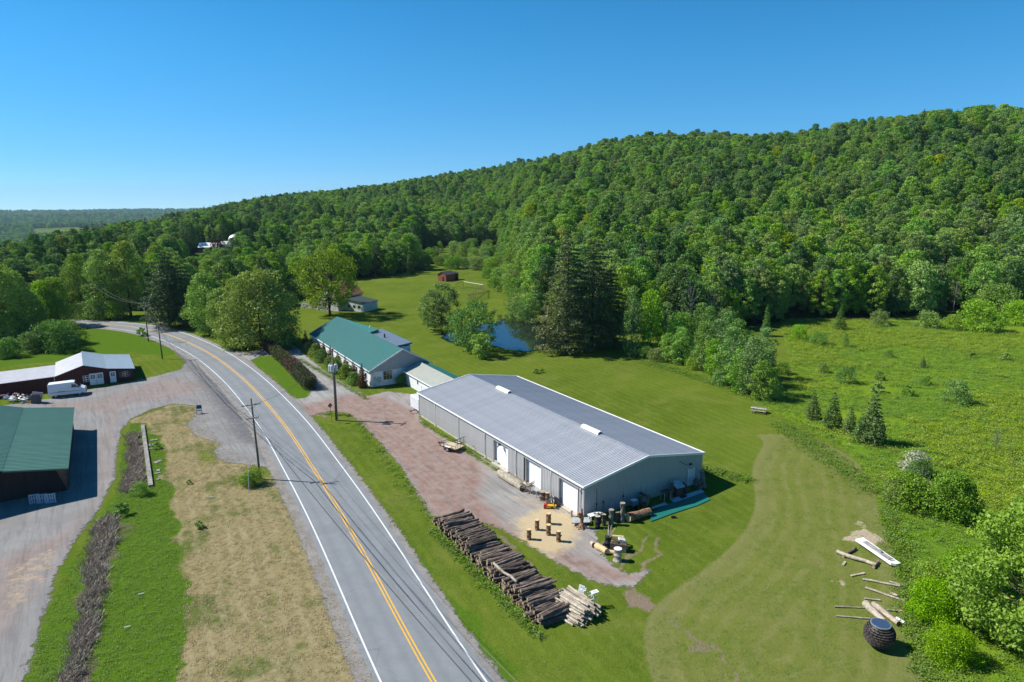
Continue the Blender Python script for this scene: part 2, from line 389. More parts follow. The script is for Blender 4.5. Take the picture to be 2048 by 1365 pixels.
# ================================================================ GROUND
def ground_mesh():
    MOWS = [tuple(p) for p in spline(pix(MOWN+MOWN[:1]), 2.5, 8)]
    azd = np.concatenate([np.linspace(-PI, -.86, 26)[:-1], np.linspace(-.86, .86, 620), np.linspace(.86, PI, 26)[1:]])
    rd = np.concatenate([[0.01, 6, 14, 22], np.exp(np.linspace(math.log(28), math.log(700), 470)), np.exp(np.linspace(math.log(700), math.log(9200), 90))[1:]])
    A, R = np.meshgrid(azd, rd, indexing='ij'); X = R*np.sin(A); Y = R*np.cos(A); Z = ht(X, Y)
    micro = (fnoise(X/3.1, Y/3.1, 3)-.45)*.10*smooth((R-20)/10)
    rough_zone = mask(X, Y, MEADOW, 2)
    micro = micro*(.35+rough_zone*2.2)
    for pl_ in (ROADZ, YARD_R, YARD_L): micro = micro*(1-mask(X, Y, pl_, 2.5))
    Z = Z+np.where(R < 500, micro, 0)-.03
    V = np.stack([X, Y, Z], -1).reshape(-1, 3); na, nr = A.shape
    i = np.arange(na-1)[:, None]*nr; j = np.arange(nr-1)[None, :]
    a = (i+j).ravel(); F = np.stack([a, a+nr, a+nr+1, a+1], 1)
    X = X.ravel(); Y = Y.ravel(); Rr = R.ravel(); Az = A.ravel()
    wx = (fnoise(X/2.7+3, Y/2.7, 4)-.47)*3.2*smooth((Rr-30)/20+.5); wy = (fnoise(X/2.7+43, Y/2.7+9, 4)-.47)*3.2; X0, Y0 = X, Y; X = X+wx; Y = Y+wy
    dry = mask(X, Y, DRY, 1.0)
    for p in DRY_HOLES: dry = dry*(1-mask(X, Y, p, 2.6)*.6)
    mead = mask(X0, Y0, MEADOW, 1.0)
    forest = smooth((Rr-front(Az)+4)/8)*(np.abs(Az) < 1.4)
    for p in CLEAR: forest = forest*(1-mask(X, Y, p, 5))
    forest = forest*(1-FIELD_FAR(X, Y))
    dirt = np.zeros_like(X)
    for p, s in DIRT: dirt = np.maximum(dirt, mask(X, Y, p, s))
    for pts, wd in TRACKS:
        q = pix(pts); d = np.full(X.shape, 1e9)
        for k in range(len(q)-1):
            ax, ay = q[k]; bx, by = q[k+1]; ex = bx-ax; ey = by-ay; t = np.clip(((X-ax)*ex+(Y-ay)*ey)/(ex*ex+ey*ey), 0, 1)
            d = np.minimum(d, np.hypot(X-ax-ex*t, Y-ay-ey*t))
        dirt = np.maximum(dirt, .8*np.exp(-(d/wd)**2))
    reed = np.zeros_like(X)
    for p in REED: reed = np.maximum(reed, mask(X, Y, p, .8))
    arc = smooth(.5-sdf(X0, Y0, MOWS)/2.6); lush = np.zeros_like(X)
    for p in LUSH: lush = np.maximum(lush, mask(X, Y, p, 1.2))
    sand = np.zeros_like(X)
    for p in SAND: sand = np.maximum(sand, mask(X, Y, p, .9))
    one = np.ones_like(X)
    mwd = sdf(X0, Y0, MOWS); RCx = spline(pix(ROADPX), 3.0, 10); rdd = np.full(X0.shape, 60.0); nearr = np.hypot(X0, Y0) < 260
    rdd[nearr] = np.min(np.hypot(X0[nearr][:, None]-RCx[None, :, 0], Y0[nearr][:, None]-RCx[None, :, 1]), axis=1)
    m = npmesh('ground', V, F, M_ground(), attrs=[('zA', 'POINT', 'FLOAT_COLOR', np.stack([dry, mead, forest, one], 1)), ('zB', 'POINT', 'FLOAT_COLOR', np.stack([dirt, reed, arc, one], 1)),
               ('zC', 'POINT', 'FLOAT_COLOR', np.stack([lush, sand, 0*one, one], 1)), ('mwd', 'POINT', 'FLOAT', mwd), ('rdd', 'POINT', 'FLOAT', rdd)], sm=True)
    o = link('ground', m); tag(o, kind='structure'); return o
def M_ground():
    t = NT('ground_turf'); co = t.geo()
    A = t.sep(t.attr('zA', 'Color')); B = t.sep(t.attr('zB', 'Color')); Cc = t.sep(t.attr('zC', 'Color'))
    nb = t.noise(co, .035, 4, .55); nm = t.noise(co, .22, 5, .65); nf = t.noise(co, 1.3, 6, .75); nff = t.noise(co, 6.0, 5, .8)
    sw = t.noise(t.scaled(co, (1, .12, 1), (0, 0, math.radians(-32))), .9, 4, .6)
    lawn = t.mix(t.mr(nm, .35, .65), (.088, .138, .013), (.130, .180, .020))
    lawn = t.mix(t.mr(nb, .42, .62), lawn, (.150, .200, .022)); lawn = t.mix(t.mr(sw, .45, .75, 0, .5), lawn, (.155, .19, .03))
    lawn = t.mix(t.mr(nff, .3, .75, 0, .55), lawn, (.045, .085, .008))
    def edge(v, lo=.35, hi=.65, k=.5, n=None):
        return t.mr(t.math('ADD', v, t.math('MULTIPLY', t.math('SUBTRACT', n or nf, .5), k)), lo, hi)
    arcc = t.mix(t.mr(nm, .3, .7), (.205, .215, .055), (.15, .185, .032)); arcc = t.mix(t.mr(sw, .4, .7, 0, .6), arcc, (.185, .19, .062)); arcc = t.mix(t.mr(nff, .3, .8, 0, .45), arcc, (.10, .125, .025))
    wob = t.math('MULTIPLY', t.noise(co, .18, 4, .55), 1.5)
    def stripes(v, per, lo=-.2, hi=.8): return t.mr(t.math('SINE', t.math('MULTIPLY', t.math('ADD', v, wob), 6.283/per)), lo, hi)
    s1 = stripes(t.attr('mwd'), 1.7); s2 = stripes(t.attr('rdd'), 1.5); brk = t.mr(t.noise(co, .35, 5, .7), .35, .65)
    arcc = t.mix(t.math('MULTIPLY', t.math('MULTIPLY', s1, brk), .6), arcc, (.235, .23, .085)); arcc = t.mix(t.mr(t.attr('mwd'), -3.0, -.3, 0, .6), arcc, (.215, .21, .085))
    lawn = t.mix(t.math('MULTIPLY', t.math('MULTIPLY', s2, brk), .5), lawn, (.165, .21, .03)); lawn = t.mix(t.mr(t.noise(co, .11, 6, .72), .52, .66, 0, .55), lawn, (.175, .19, .045))
    c = t.mix(t.math('MULTIPLY', edge(B[2], .4, .6, .25), .92), lawn, arcc)
    lushc = t.mix(t.mr(nf, .3, .7), (.075, .15, .011), (.11, .195, .016)); lushc = t.mix(t.mr(nff, .4, .75, 0, .6), lushc, (.03, .07, .009))
    c = t.mix(edge(Cc[0]), c, lushc)
    md = t.mix(t.mr(nf, .3, .7), (.092, .185, .014), (.15, .255, .02)); yel = t.mix(t.mr(nff, .35, .7), (.18, .27, .016), (.27, .34, .022))
    md = t.mix(t.math('MULTIPLY', t.mr(t.noise(co, .06, 4, .6), .42, .60), t.mr(nf, .35, .6, .35, .9)), md, yel)
    md = t.mix(t.mr(nff, .52, .72, 0, .75), md, (.06, .125, .012))
    c = t.mix(edge(A[1]), c, md)
    dr = t.mix(t.mr(nf, .3, .7), (.27, .215, .105), (.34, .28, .15)); dr = t.mix(t.mr(nff, .5, .75, 0, .4), dr, (.13, .105, .055))
    gp = t.mix(t.mr(nff, .3, .7), (.06, .105, .016), (.12, .15, .035))
    dr = t.mix(t.math('MULTIPLY', t.mr(t.noise(co, .16, 6, .72), .50, .62), .85), dr, gp); dr = t.mix(t.mr(t.noise(co, 2.5, 4, .7), .52, .68, 0, .30), dr, gp)
    dr = t.mix(t.math('MULTIPLY', t.math('MULTIPLY', s2, t.mr(nm, .35, .6)), .45), dr, (.40, .33, .20))
    c = t.mix(edge(A[0], .38, .62, .6), c, dr)
    rd = t.mix(t.mr(nf, .35, .65), (.10, .085, .06), (.19, .155, .12)); rd = t.mix(t.mr(nm, .45, .6), rd, (.08, .11, .025)); c = t.mix(edge(B[1]), c, rd)
    di = t.mix(t.mr(nff, .3, .7), (.19, .13, .10), (.32, .24, .19)); c = t.mix(t.mr(t.math('ADD', B[0], t.math('MULTIPLY', t.math('SUBTRACT', nf, .5), 1.3)), .35, .8, 0, .9), c, di)
    sa = t.mix(t.mr(nff, .35, .65), (.35, .27, .18), (.58, .49, .37)); c = t.mix(t.mr(t.math('ADD', Cc[1], t.math('MULTIPLY', t.math('SUBTRACT', nf, .5), 1.8)), .55, .75), c, sa)
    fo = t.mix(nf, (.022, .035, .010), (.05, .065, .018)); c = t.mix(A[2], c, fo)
    n3 = t.noise(co, 2.6, 6, .85); c = t.mix(t.mr(n3, .30, .55, .45, 0), c, t.mix(.5, c, (.02, .04, .006)), 'MIX'); c = t.mix(t.mr(t.noise(co, 22, 2, .7), .25, .75, .28, 0), c, (.03, .04, .01))
    h = t.math('ADD', t.math('MULTIPLY', nff, 1.0), t.math('MULTIPLY', nf, 2.0))
    t.pbr(c, 1.0, 0, t.bump(h, .6, .10), 0.0); return t.m
MEADOW = [(1560, 640), (1590, 760), (1500, 800), (1560, 830), (1640, 870), (1690, 900), (1730, 935), (1758, 985), (1760, 1040), (1800, 1085), (1832, 1150), (1846, 1230), (1850, 1290), (1855, 1500), (2600, 1500), (3600, 640)]
MOWN = [(1500, 870), (1560, 862), (1620, 868), (1690, 900), (1732, 937), (1758, 985), (1752, 1040), (1790, 1090), (1822, 1180), (1835, 1290), (1840, 1500), (1330, 1500), (1320, 1365), (1250, 1230), (1330, 1190), (1400, 1150), (1480, 1080), (1520, 1020), (1510, 975), (1496, 945), (1510, 905), (1560, 875)]
DRY = [(262, 842), (300, 822), (345, 810), (395, 814), (440, 880), (520, 935), (565, 965), (610, 1060), (655, 1150), (715, 1280), (750, 1365), (790, 1500), (340, 1500), (350, 1365), (372, 1240), (362, 1130), (350, 1020), (335, 960), (325, 900), (305, 860), (283, 848)]
DRY_HOLES = [[(375, 900), (430, 893), (455, 910), (420, 935), (375, 930)], [(500, 1180), (560, 1170), (545, 1230), (505, 1220)], [(440, 1035), (465, 1030), (470, 1060), (440, 1065)], [(470, 950), (545, 940), (570, 975), (500, 985)], [(380, 1120), (420, 1115), (415, 1170), (375, 1160)]]
REED = [[(253, 872), (280, 866), (288, 965), (262, 985), (246, 985), (256, 930)], [(208, 1028), (240, 1032), (246, 1075), (218, 1110), (212, 1150), (218, 1190), (200, 1215), (205, 1260), (180, 1300), (170, 1365), (150, 1500), (85, 1500), (112, 1365), (150, 1270), (165, 1215), (160, 1160), (175, 1110), (185, 1060)]]
LUSH = [[(262, 845), (283, 848), (305, 860), (325, 900), (335, 960), (350, 1020), (362, 1130), (372, 1240), (350, 1365), (340, 1500), (30, 1500), (60, 1330), (110, 1200), (150, 1110), (230, 1000), (240, 930), (250, 880)],
        [(500, 718), (548, 712), (622, 782), (610, 797), (590, 797)], [(0, 690), (150, 668), (200, 655), (300, 672), (370, 700), (330, 715), (260, 705), (0, 735)],
        [(640, 850), (700, 960), (830, 1110), (1080, 1400), (1020, 1400), (860, 1250), (700, 1010), (620, 850)]]
DIRT = [([(1245, 1185), (1280, 1190), (1310, 1195), (1322, 1210), (1300, 1225), (1255, 1218)], .7), ([(1690, 955), (1720, 950), (1715, 965)], 1),
        ([(0, 1160), (120, 1120), (60, 1240), (0, 1290)], 1.0), ([(1372, 1290), (1395, 1285), (1402, 1300), (1380, 1304)], .3), ([(620, 830), (650, 822), (645, 840)], .5)]
SAND = [[(1700, 1075), (1712, 1040), (1730, 1060), (1765, 1075), (1762, 1092), (1700, 1090)], [(1650, 1160), (1680, 1158), (1672, 1170)]]
TRACKS = [([(1240, 1165), (1285, 1140), (1310, 1110), (1322, 1080)], .35), ([(1190, 1150), (1235, 1130), (1275, 1100), (1290, 1070)], .3), ([(1330, 1235), (1395, 1285), (1460, 1345), (1480, 1400)], .22),
          ([(1240, 1170), (1290, 1205), (1345, 1215)], .4), ([(945, 1040), (1010, 1090), (1060, 1130)], .5)]
CLEAR = [[(1060, 488), (1120, 484), (1240, 483), (1300, 486), (1290, 497), (1200, 500), (1060, 498)], [(370, 535), (420, 505), (520, 496), (560, 505), (520, 530), (430, 560)]]
ROADPX = [(-160, 655), (-40, 648), (60, 645), (140, 645.5), (210, 649), (275, 655.5), (325, 666), (375, 685), (430, 714), (485, 757), (524, 797), (574, 857), (613, 917), (648, 971), (696, 1051), (738, 1128), (782, 1211), (865, 1365), (985, 1560)]
ROADZ = [(u+10, v-14) for u, v in ROADPX[4:]]
ROADZ = [(110, 643), (250, 641), (400, 668), (500, 720), (620, 840), (760, 1010), (1010, 1400), (740, 1400), (600, 1060), (500, 880), (380, 730), (250, 675), (110, 668)]
YARD_L = [(335, 692), (352, 707), (372, 724), (362, 739), (325, 749), (289, 758), (268, 763), (180, 779), (100, 798), (0, 812), (-150, 830), (-400, 1000), (-500, 1500), (20, 1500), (45, 1365), (85, 1240), (112, 1150), (150, 1080), (197, 1020), (229, 958), (234, 900), (243, 860), (262, 838), (300, 820), (345, 808), (392, 812), (388, 835), (372, 850), (392, 872), (440, 888), (428, 905), (445, 925), (500, 930), (545, 938), (572, 968), (610, 1060), (655, 1150), (710, 1270), (750, 1365), (800, 1500), (900, 1500), (865, 1365), (696, 1051), (574, 857), (485, 757), (430, 712)]
YARD_R = [(448, 700), (500, 706), (560, 688), (592, 692), (612, 712), (650, 742), (700, 775), (735, 793), (775, 783), (838, 790), (838, 838), (880, 868), (1000, 935), (1110, 1005), (1167, 1043), (1190, 1060), (1195, 1085), (1215, 1120), (1255, 1150), (1300, 1140), (1270, 1175), (1200, 1168), (1130, 1135), (1060, 1092), (1000, 1058), (950, 1042), (860, 1032), (835, 990), (800, 930), (745, 870), (712, 838), (695, 828), (660, 822), (622, 832), (630, 860), (590, 850), (500, 775), (440, 712)]
ISLAND = [(500, 722), (522, 712), (552, 712), (582, 735), (624, 780), (614, 796), (592, 798), (545, 765)]
def FIELD_FAR(X, Y):
    az = np.arctan2(X, Y); r = np.hypot(X, Y); k = azr(165, 600)[0]
    return (smooth((az-k+.045)/.01)*(1-smooth((az-k-.05)/.01)))*smooth((r-2720)/60)*(1-smooth((r-3040)/60))
def spline(pts, step=1.5, relax=14):
    P = [Vector((*p, 0)) for p in pts]; out = []
    for i in range(len(P)-1):
        p0, p1, p2, p3 = P[max(i-1, 0)], P[i], P[i+1], P[min(i+2, len(P)-1)]
        n = max(2, int((p2-p1).length/step))
        for k in range(n):
            t = k/n; out.append(.5*((2*p1)+(p2-p0)*t+(2*p0-5*p1+4*p2-p3)*t*t+(3*p1-p0-3*p2+p3)*t**3))
    out.append(P[-1]); A = np.array([(p.x, p.y) for p in out])
    d = np.r_[0, np.cumsum(np.hypot(*np.diff(A, axis=0).T))]; s = np.arange(0, d[-1], step); A = np.stack([np.interp(s, d, A[:, 0]), np.interp(s, d, A[:, 1])], 1)
    for _ in range(relax): A[1:-1] = .25*A[:-2]+.5*A[1:-1]+.25*A[2:]
    return A
ground_mesh()

def sheet(name, poly, lift, holes=(), cell=.35, m=None, attrs=None, margin=1.1, kind='structure', clip=None):
    P = pix(poly); H = [pix(h) for h in holes]
    x0 = max(min(p[0] for p in P)-2, -120); x1 = max(p[0] for p in P)+2; y0 = max(18, min(p[1] for p in P)-2); y1 = max(p[1] for p in P)+2
    xs = np.arange(x0, x1, cell); ys = np.arange(y0, y1, cell); X, Y = np.meshgrid(xs, ys, indexing='ij')
    s = sdf(X, Y, P)
    for h in H: s = np.maximum(s, -sdf(X, Y, h))
    ok = s < margin; cell_ok = ok[:-1, :-1] & ok[1:, :-1] & ok[:-1, 1:] & ok[1:, 1:]
    idx = np.arange(X.size).reshape(X.shape); a = idx[:-1, :-1][cell_ok]; ny = X.shape[1]
    F = np.stack([a, a+ny, a+ny+1, a+1], 1); used, inv = np.unique(F.ravel(), return_inverse=True)
    V = np.stack([X.ravel(), Y.ravel(), ht(X.ravel(), Y.ravel())+lift], 1)[used]; F = inv.reshape(-1, 4)
    X_, Y_ = V[:, 0], V[:, 1]; col = attrs(X_, Y_) if attrs else np.zeros((len(V), 3))
    col = np.concatenate([col, np.ones((len(V), 1))], 1)
    o = link(name, npmesh(name, V, F, m, attrs=[('edge', 'POINT', 'FLOAT', s.ravel()[used]), ('zA', 'POINT', 'FLOAT_COLOR', col)], sm=True)); tag(o, kind=kind); return o
def M_gravel(name, grey1, grey2):
    t = NT(name); co = t.geo(); A = t.sep(t.attr('zA', 'Color')); e = t.attr('edge')
    nf = t.noise(co, 1.1, 6, .75); nff = t.noise(co, 9, 4, .8); nm = t.noise(co, .25, 5, .6)
    st = t.noise(t.streak(co, 122, .10, 1.6), 1.0, 6, .75, dist=.7)
    c = t.mix(t.mr(nm, .35, .65), grey1, grey2); c = t.mix(t.mr(st, .47, .62, 0, .7), c, (.15, .145, .14))
    red = t.mix(t.mr(nf, .3, .7), (.205, .12, .092), (.305, .205, .165)); red = t.mix(t.mr(st, .46, .62, 0, .75), red, (.145, .10, .088)); red = t.mix(t.mr(t.noise(co, .7, 5, .7), .42, .62, 0, .6), red, (.30, .255, .23))
    def ed(v, k=.8): return t.mr(t.math('ADD', v, t.math('MULTIPLY', t.math('SUBTRACT', nf, .5), k)), .25, .75)
    c = t.mix(ed(A[0]), c, red)
    straw = t.mix(t.mr(nff, .3, .7), (.40, .30, .15), (.62, .50, .29)); c = t.mix(t.math('MULTIPLY', ed(A[1], 1.6), .85), c, straw)
    c = t.mix(ed(A[2], 1.2), c, (.115, .115, .12))
    c = t.mix(t.mr(nff, .45, .8, 0, .5), c, (.12, .10, .09)); c = t.mix(t.mr(nff, .2, .42, .35, 0), c, (.5, .47, .43))
    nt2 = t.noise(co, .9, 6, .8)
    a = t.mr(t.math('ADD', e, t.math('MULTIPLY', t.math('SUBTRACT', nt2, .5), 3.4)), -.12, .12, 1, 0)
    a2 = t.mr(t.math('ADD', e, t.math('MULTIPLY', t.math('SUBTRACT', t.noise(co, 3.5, 4, .8), .5), 2.4)), -.05, .35, 1, 0)
    t.pbr(c, .95, 0, t.bump(t.math('ADD', nff, nf), .5, .05), .2, alpha=t.math('MINIMUM', a, a2)); return t.m
def attrL(X, Y):
    red = np.maximum(mask(X, Y, [(60, 812), (200, 795), (330, 755), (420, 765), (400, 790), (260, 812), (235, 850), (232, 960), (150, 1090), (60, 1230), (0, 1300), (-200, 1300), (-100, 1150), (120, 1060), (190, 985), (195, 880), (200, 830)], 2.5)*.5, 0)
    red = np.maximum(red, mask(X, Y, [(430, 745), (440, 790), (380, 780)], 2)*.5)
    dk = mask(X, Y, [(340, 700), (360, 700), (430, 735), (480, 800), (545, 900), (560, 960), (520, 900), (470, 880), (420, 800), (380, 745)], 2.5)*.75
    st = mask(X, Y, [(0, 1140), (110, 1090), (130, 1110), (40, 1220), (0, 1240)], 1.5)*.35
    st = np.maximum(st, mask(X, Y, [(372, 850), (440, 888), (428, 905), (400, 880)], 1.5)*.5)
    return np.stack([red, st, dk], 1)
def attrR(X, Y):
    red = mask(X, Y, [(600, 815), (640, 800), (690, 782), (770, 795), (830, 820), (860, 860), (930, 905), (1000, 950), (960, 985), (1010, 1050), (1100, 1090), (1300, 1160), (1200, 1168), (1060, 1092), (860, 1032), (800, 930), (700, 832), (610, 836)], 2.2)
    red = np.maximum(red*.95, .35)*(1-mask(X, Y, [(450, 690), (600, 690), (760, 785), (690, 790), (640, 800), (450, 720)], 3))
    gr = mask(X, Y, [(960, 940), (1010, 950), (1040, 985), (1010, 1000), (970, 975)], 2.5); red = red*(1-gr*.7)
    st = np.maximum(mask(X, Y, [(1030, 1040), (1090, 1010), (1165, 1040), (1150, 1090), (1100, 1115), (1040, 1090)], 2)*.9, mask(X, Y, [(1050, 1095), (1110, 1110), (1140, 1135), (1060, 1105), (930, 1060), (900, 1045)], 1.2)*.6)
    st = np.maximum(st, mask(X, Y, [(1000, 985), (1060, 1000), (1120, 1020), (1060, 1010)], 1.5)*.6)
    st = np.maximum(st, mask(X, Y, [(838, 835), (1000, 935), (1000, 950), (840, 850)], .9)*.5)
    return np.stack([red, st, 0*red], 1)
sheet('gravel_drive', YARD_L, .004, m=M_gravel('gravel_grey', (.195, .19, .185), (.255, .25, .245)), attrs=attrL, cell=.5)
sheet('gravel_yard', YARD_R, .004, holes=[ISLAND], m=M_gravel('gravel_pink', (.26, .25, .235), (.33, .32, .305)), attrs=attrR, cell=.4)
# ---------------------------------------------------------------- road ribbon
RC = spline(pix(ROADPX), 1.5, 26)
RT = np.gradient(RC, axis=0); RT /= np.linalg.norm(RT, axis=1, keepdims=True); RN = np.stack([-RT[:, 1], RT[:, 0]], 1)
def ribbon(name, offs, z, m, crown=.0, i0=0, i1=None):
    c, nn = RC[i0:i1], RN[i0:i1]; V = []; k = len(offs)
    z0 = ht(c[:, 0], c[:, 1])
    for j, o in enumerate(offs):
        p = c+nn*o; V.append(np.stack([p[:, 0], p[:, 1], z0+z+crown*(1-(o/4.2)**2)], 1))
    V = np.stack(V, 1).reshape(-1, 3); n = len(c); F = np.array([(i*k+j, i*k+j+1, (i+1)*k+j+1, (i+1)*k+j) for i in range(n-1) for j in range(k-1)])
    s = np.tile(np.array(offs)[None, :], (n, 1)).ravel()
    return tag(link(name, npmesh(name, V, F, m, attrs=[('off', 'POINT', 'FLOAT', s)], sm=True)), kind='structure')
def M_asphalt():
    t = NT('asphalt'); co = t.geo(); o = t.attr('off')
    nf = t.noise(co, 14, 4, .8); nm = t.noise(co, .5, 5, .7); 
    c = t.mix(t.mr(nm, .3, .7), (.185, .20, .21), (.235, .25, .262)); c = t.mix(t.mr(nf, .3, .7, 0, .4), c, (.13, .14, .15))
    wh = t.math('ABSOLUTE', t.math('SUBTRACT', t.math('ABSOLUTE', o), 1.75)); wt = t.mr(t.math('ABSOLUTE', t.math('SUBTRACT', wh, .75)), 0, .5, .5, 0)
    c = t.mix(wt, c, (.155, .165, .175))
    c = t.mix(t.mr(t.noise(co, .13, 3, .5), .54, .58, 0, .35), c, (.15, .16, .165)); c = t.mix(t.mr(t.noise(co, 1.7, 6, .8), .55, .8, 0, .5), c, (.12, .125, .13)); c = t.mix(t.mr(t.math('ABSOLUTE', t.math('ADD', o, t.math('MULTIPLY', t.noise(co, .5, 3, .6), .25))), .02, .07, .45, 0), c, (.07, .07, .075))
    cr = t.n('ShaderNodeTexVoronoi'); cr.feature = 'DISTANCE_TO_EDGE'; cr.inputs['Scale'].default_value = .22; t.put(cr.inputs['Vector'], t.mix(.5, co, t.noise(co, .9, 5, .75, 1), 'ADD'))
    c = t.mix(t.math('MULTIPLY', t.mr(cr.outputs[0], .0, .008, .6, 0), t.mr(t.noise(co, .12, 3, .6), .5, .62)), c, (.06, .065, .07))
    t.pbr(c, .82, 0, t.bump(nf, .3, .02), .35); return t.m
def M_shoulder():
    t = NT('road_shoulder'); co = t.geo(); o = t.attr('off'); nf = t.noise(co, 8, 4, .8); ne = t.noise(co, 1.2, 6, .8)
    c = t.mix(t.mr(nf, .3, .7), (.17, .155, .14), (.33, .31, .29)); c = t.mix(t.mr(t.noise(co, .7, 5, .7), .4, .65, 0, .6), c, (.13, .12, .11))
    a = t.mr(t.math('ADD', t.math('ABSOLUTE', t.math('ADD', o, .25)), t.math('MULTIPLY', t.math('SUBTRACT', ne, .5), 2.2)), 4.75, 5.0, 1, 0)
    t.pbr(c, .95, 0, t.bump(nf, .5, .04), .2, alpha=a); return t.m
def M_paint(name, col):
    t = NT(name); co = t.geo(); n1 = t.noise(co, 5, 6, .8); c = t.mix(t.mr(n1, .3, .7), tuple(x*.85 for x in col), col)
    a = t.mr(t.noise(co, 3.2, 6, .85), .28, .44, .1, 1)
    t.pbr(c, .7, 0, None, .3, alpha=a); return t.m
ribbon('road_shoulder', [-6, -4.6, -3.5, 0, 3.5, 4.6, 6.6], .008, M_shoulder())
ribbon('road', [-3.95, -3, -1.5, 0, 1.5, 3, 3.95], .016, M_asphalt(), crown=.03)
MW = M_paint('paint_white', (.72, .72, .70)); MY = M_paint('paint_yellow', (.72, .40, .045))
ribbon('edge_line', [3.36, 3.50], .034, MW); ribbon('edge_line', [-3.50, -3.36], .034, MW)
ribbon('centre_line', [.08, .21], .052, MY); ribbon('centre_line', [-.21, -.08], .052, MY)
# ---------------------------------------------------------------- pond
POND = [(880, 676), (905, 664), (950, 650), (1005, 641), (1065, 641), (1115, 650), (1135, 675), (1120, 695), (1060, 703), (1010, 698), (960, 684), (915, 690)]
def pond():
    t = NT('pond_water'); co = t.geo()
    t.pbr((.012, .018, .016), .04, 0, t.bump(t.noise(co, 2.5, 3, .5), .06, .02), .5)
    A = spline(pix(POND+POND[:1]), 1.2, 3); V = [(x, y, .012) for x, y in A[:-1]]
    mb = MB(); mb.add(V, [tuple(range(len(V)))]); o = mb.build('pond', t.m); tag(o, kind='structure')
    return A
POND_XY = pond()
# ================================================================ WOODS
rnd = random.Random(5)
NL = 7600
tree_proto('oakA', 18, 5.2, 2.0, 80, NL, .50, 'mid', 'tall', 1, br=.27, inner=.42)
tree_proto('oakB', 17, 5.8, 2.0, 80, NL, .50, 'fresh', 'tall', 2, br=.27, inner=.42)
tree_proto('oakC', 19, 4.6, 1.8, 80, NL, .50, 'dark', 'tall', 3, br=.27, inner=.42)
tree_proto('oakD', 16, 5.0, 1.5, 80, NL, .50, 'mid', 'round', 4, br=.27, inner=.42)
tree_proto('oakE', 17, 4.2, 2.0, 40, 4200, .55, 'grey', 'tall', 5, br=.34, bark=M_barklight)
tree_proto('oakF', 18, 5.4, 1.6, 80, NL, .50, 'olive', 'tall', 6, br=.27, inner=.42)
tree_proto('birch', 17, 2.8, 4.0, 34, 3200, .46, 'fresh', 'tall', 7, br=.38, bark=M_barklight, trunk=.2)
tree_proto('oakY', 17, 5.2, 1.6, 80, NL, .50, 'yellow', 'tall', 8, br=.27, inner=.42)
conifer_proto('pineF', 22, 5.0, 4, 13, 6, 5200, .62, 'pine', 9, power=.75)
conifer_proto('spruceF', 17, 3.4, .6, 20, 7, 4600, .42, 'spruce', 10, power=.95, width=.4, rise=.0, droop=.2)
tree_proto('bare', 15, 3.4, 4, 26, 900, .35, 'grey', 'tall', 12, br=.3, bark=M_barklight, nl=26, trunk=.2)
tree_proto('ashA', 18, 3.8, 2.0, 60, 5200, .42, 'grey', 'tall', 13, br=.26, inner=.15, bark=M_barklight, nl=26)
tree_proto('ashB', 17, 5.0, 2.0, 60, 6200, .42, 'fresh', 'tall', 14, br=.22, inner=.12, nl=20)
tree_proto('twinA', 17, 3.6, 1.5, 46, 7600, .46, 'mid', 'tall', 15, br=.32, inner=.35, extra=[(3.6+.8*math.cos(k*2.4), 1.2+.9*math.sin(k*2.4), 3+k*.75, 1.5, 1.5, 1.2) for k in range(14)])
tree_proto('elmA', 15, 5.6, 3.5, 60, 7000, .46, 'fresh', 'dome', 16, br=.22, inner=.3)
# low detail crowns for the distant hills
tree_proto('farA', 17, 6.5, 1, 16, 420, 2.1, 'mid', 'round', 31, nl=0, br=.42)
tree_proto('farB', 17, 6.5, 1, 16, 420, 2.1, 'dark', 'round', 32, nl=0, br=.42)
tree_proto('farC', 16, 6.0, 1, 16, 420, 2.1, 'fresh', 'round', 33, nl=0, br=.42)
def joined(key):
    cm, tm = _pm[key]
    me = bpy.data.meshes.new(key+'_whole'); bm_v = np.empty(len(cm.vertices)*3, np.float32); cm.vertices.foreach_get('co', bm_v)
    tv = np.empty(len(tm.vertices)*3, np.float32); tm.vertices.foreach_get('co', tv)
    nl = len(cm.materials); faces = [tuple(p.vertices) for p in tm.polygons]
    quads = [f for f in faces if len(f) == 4]
    F = np.empty(len(cm.loops), np.int32); cm.loops.foreach_get('vertex_index', F); F = F.reshape(-1, 4)
    F2 = np.array(quads, np.int32).reshape(-1, 4)+len(cm.vertices)
    mi = np.empty(len(cm.polygons), np.int32); cm.polygons.foreach_get('material_index', mi)
    var = np.empty(len(cm.polygons), np.float32); cm.attributes['var'].data.foreach_get('value', var)
    return npmesh(key+'_whole', np.concatenate([bm_v, tv]).reshape(-1, 3), np.concatenate([F, F2]), list(cm.materials)+list(tm.materials),
                  mi=np.concatenate([mi, np.full(len(F2), nl)]), attrs=[('var', 'FACE', 'FLOAT', np.concatenate([var, np.zeros(len(F2))]))])
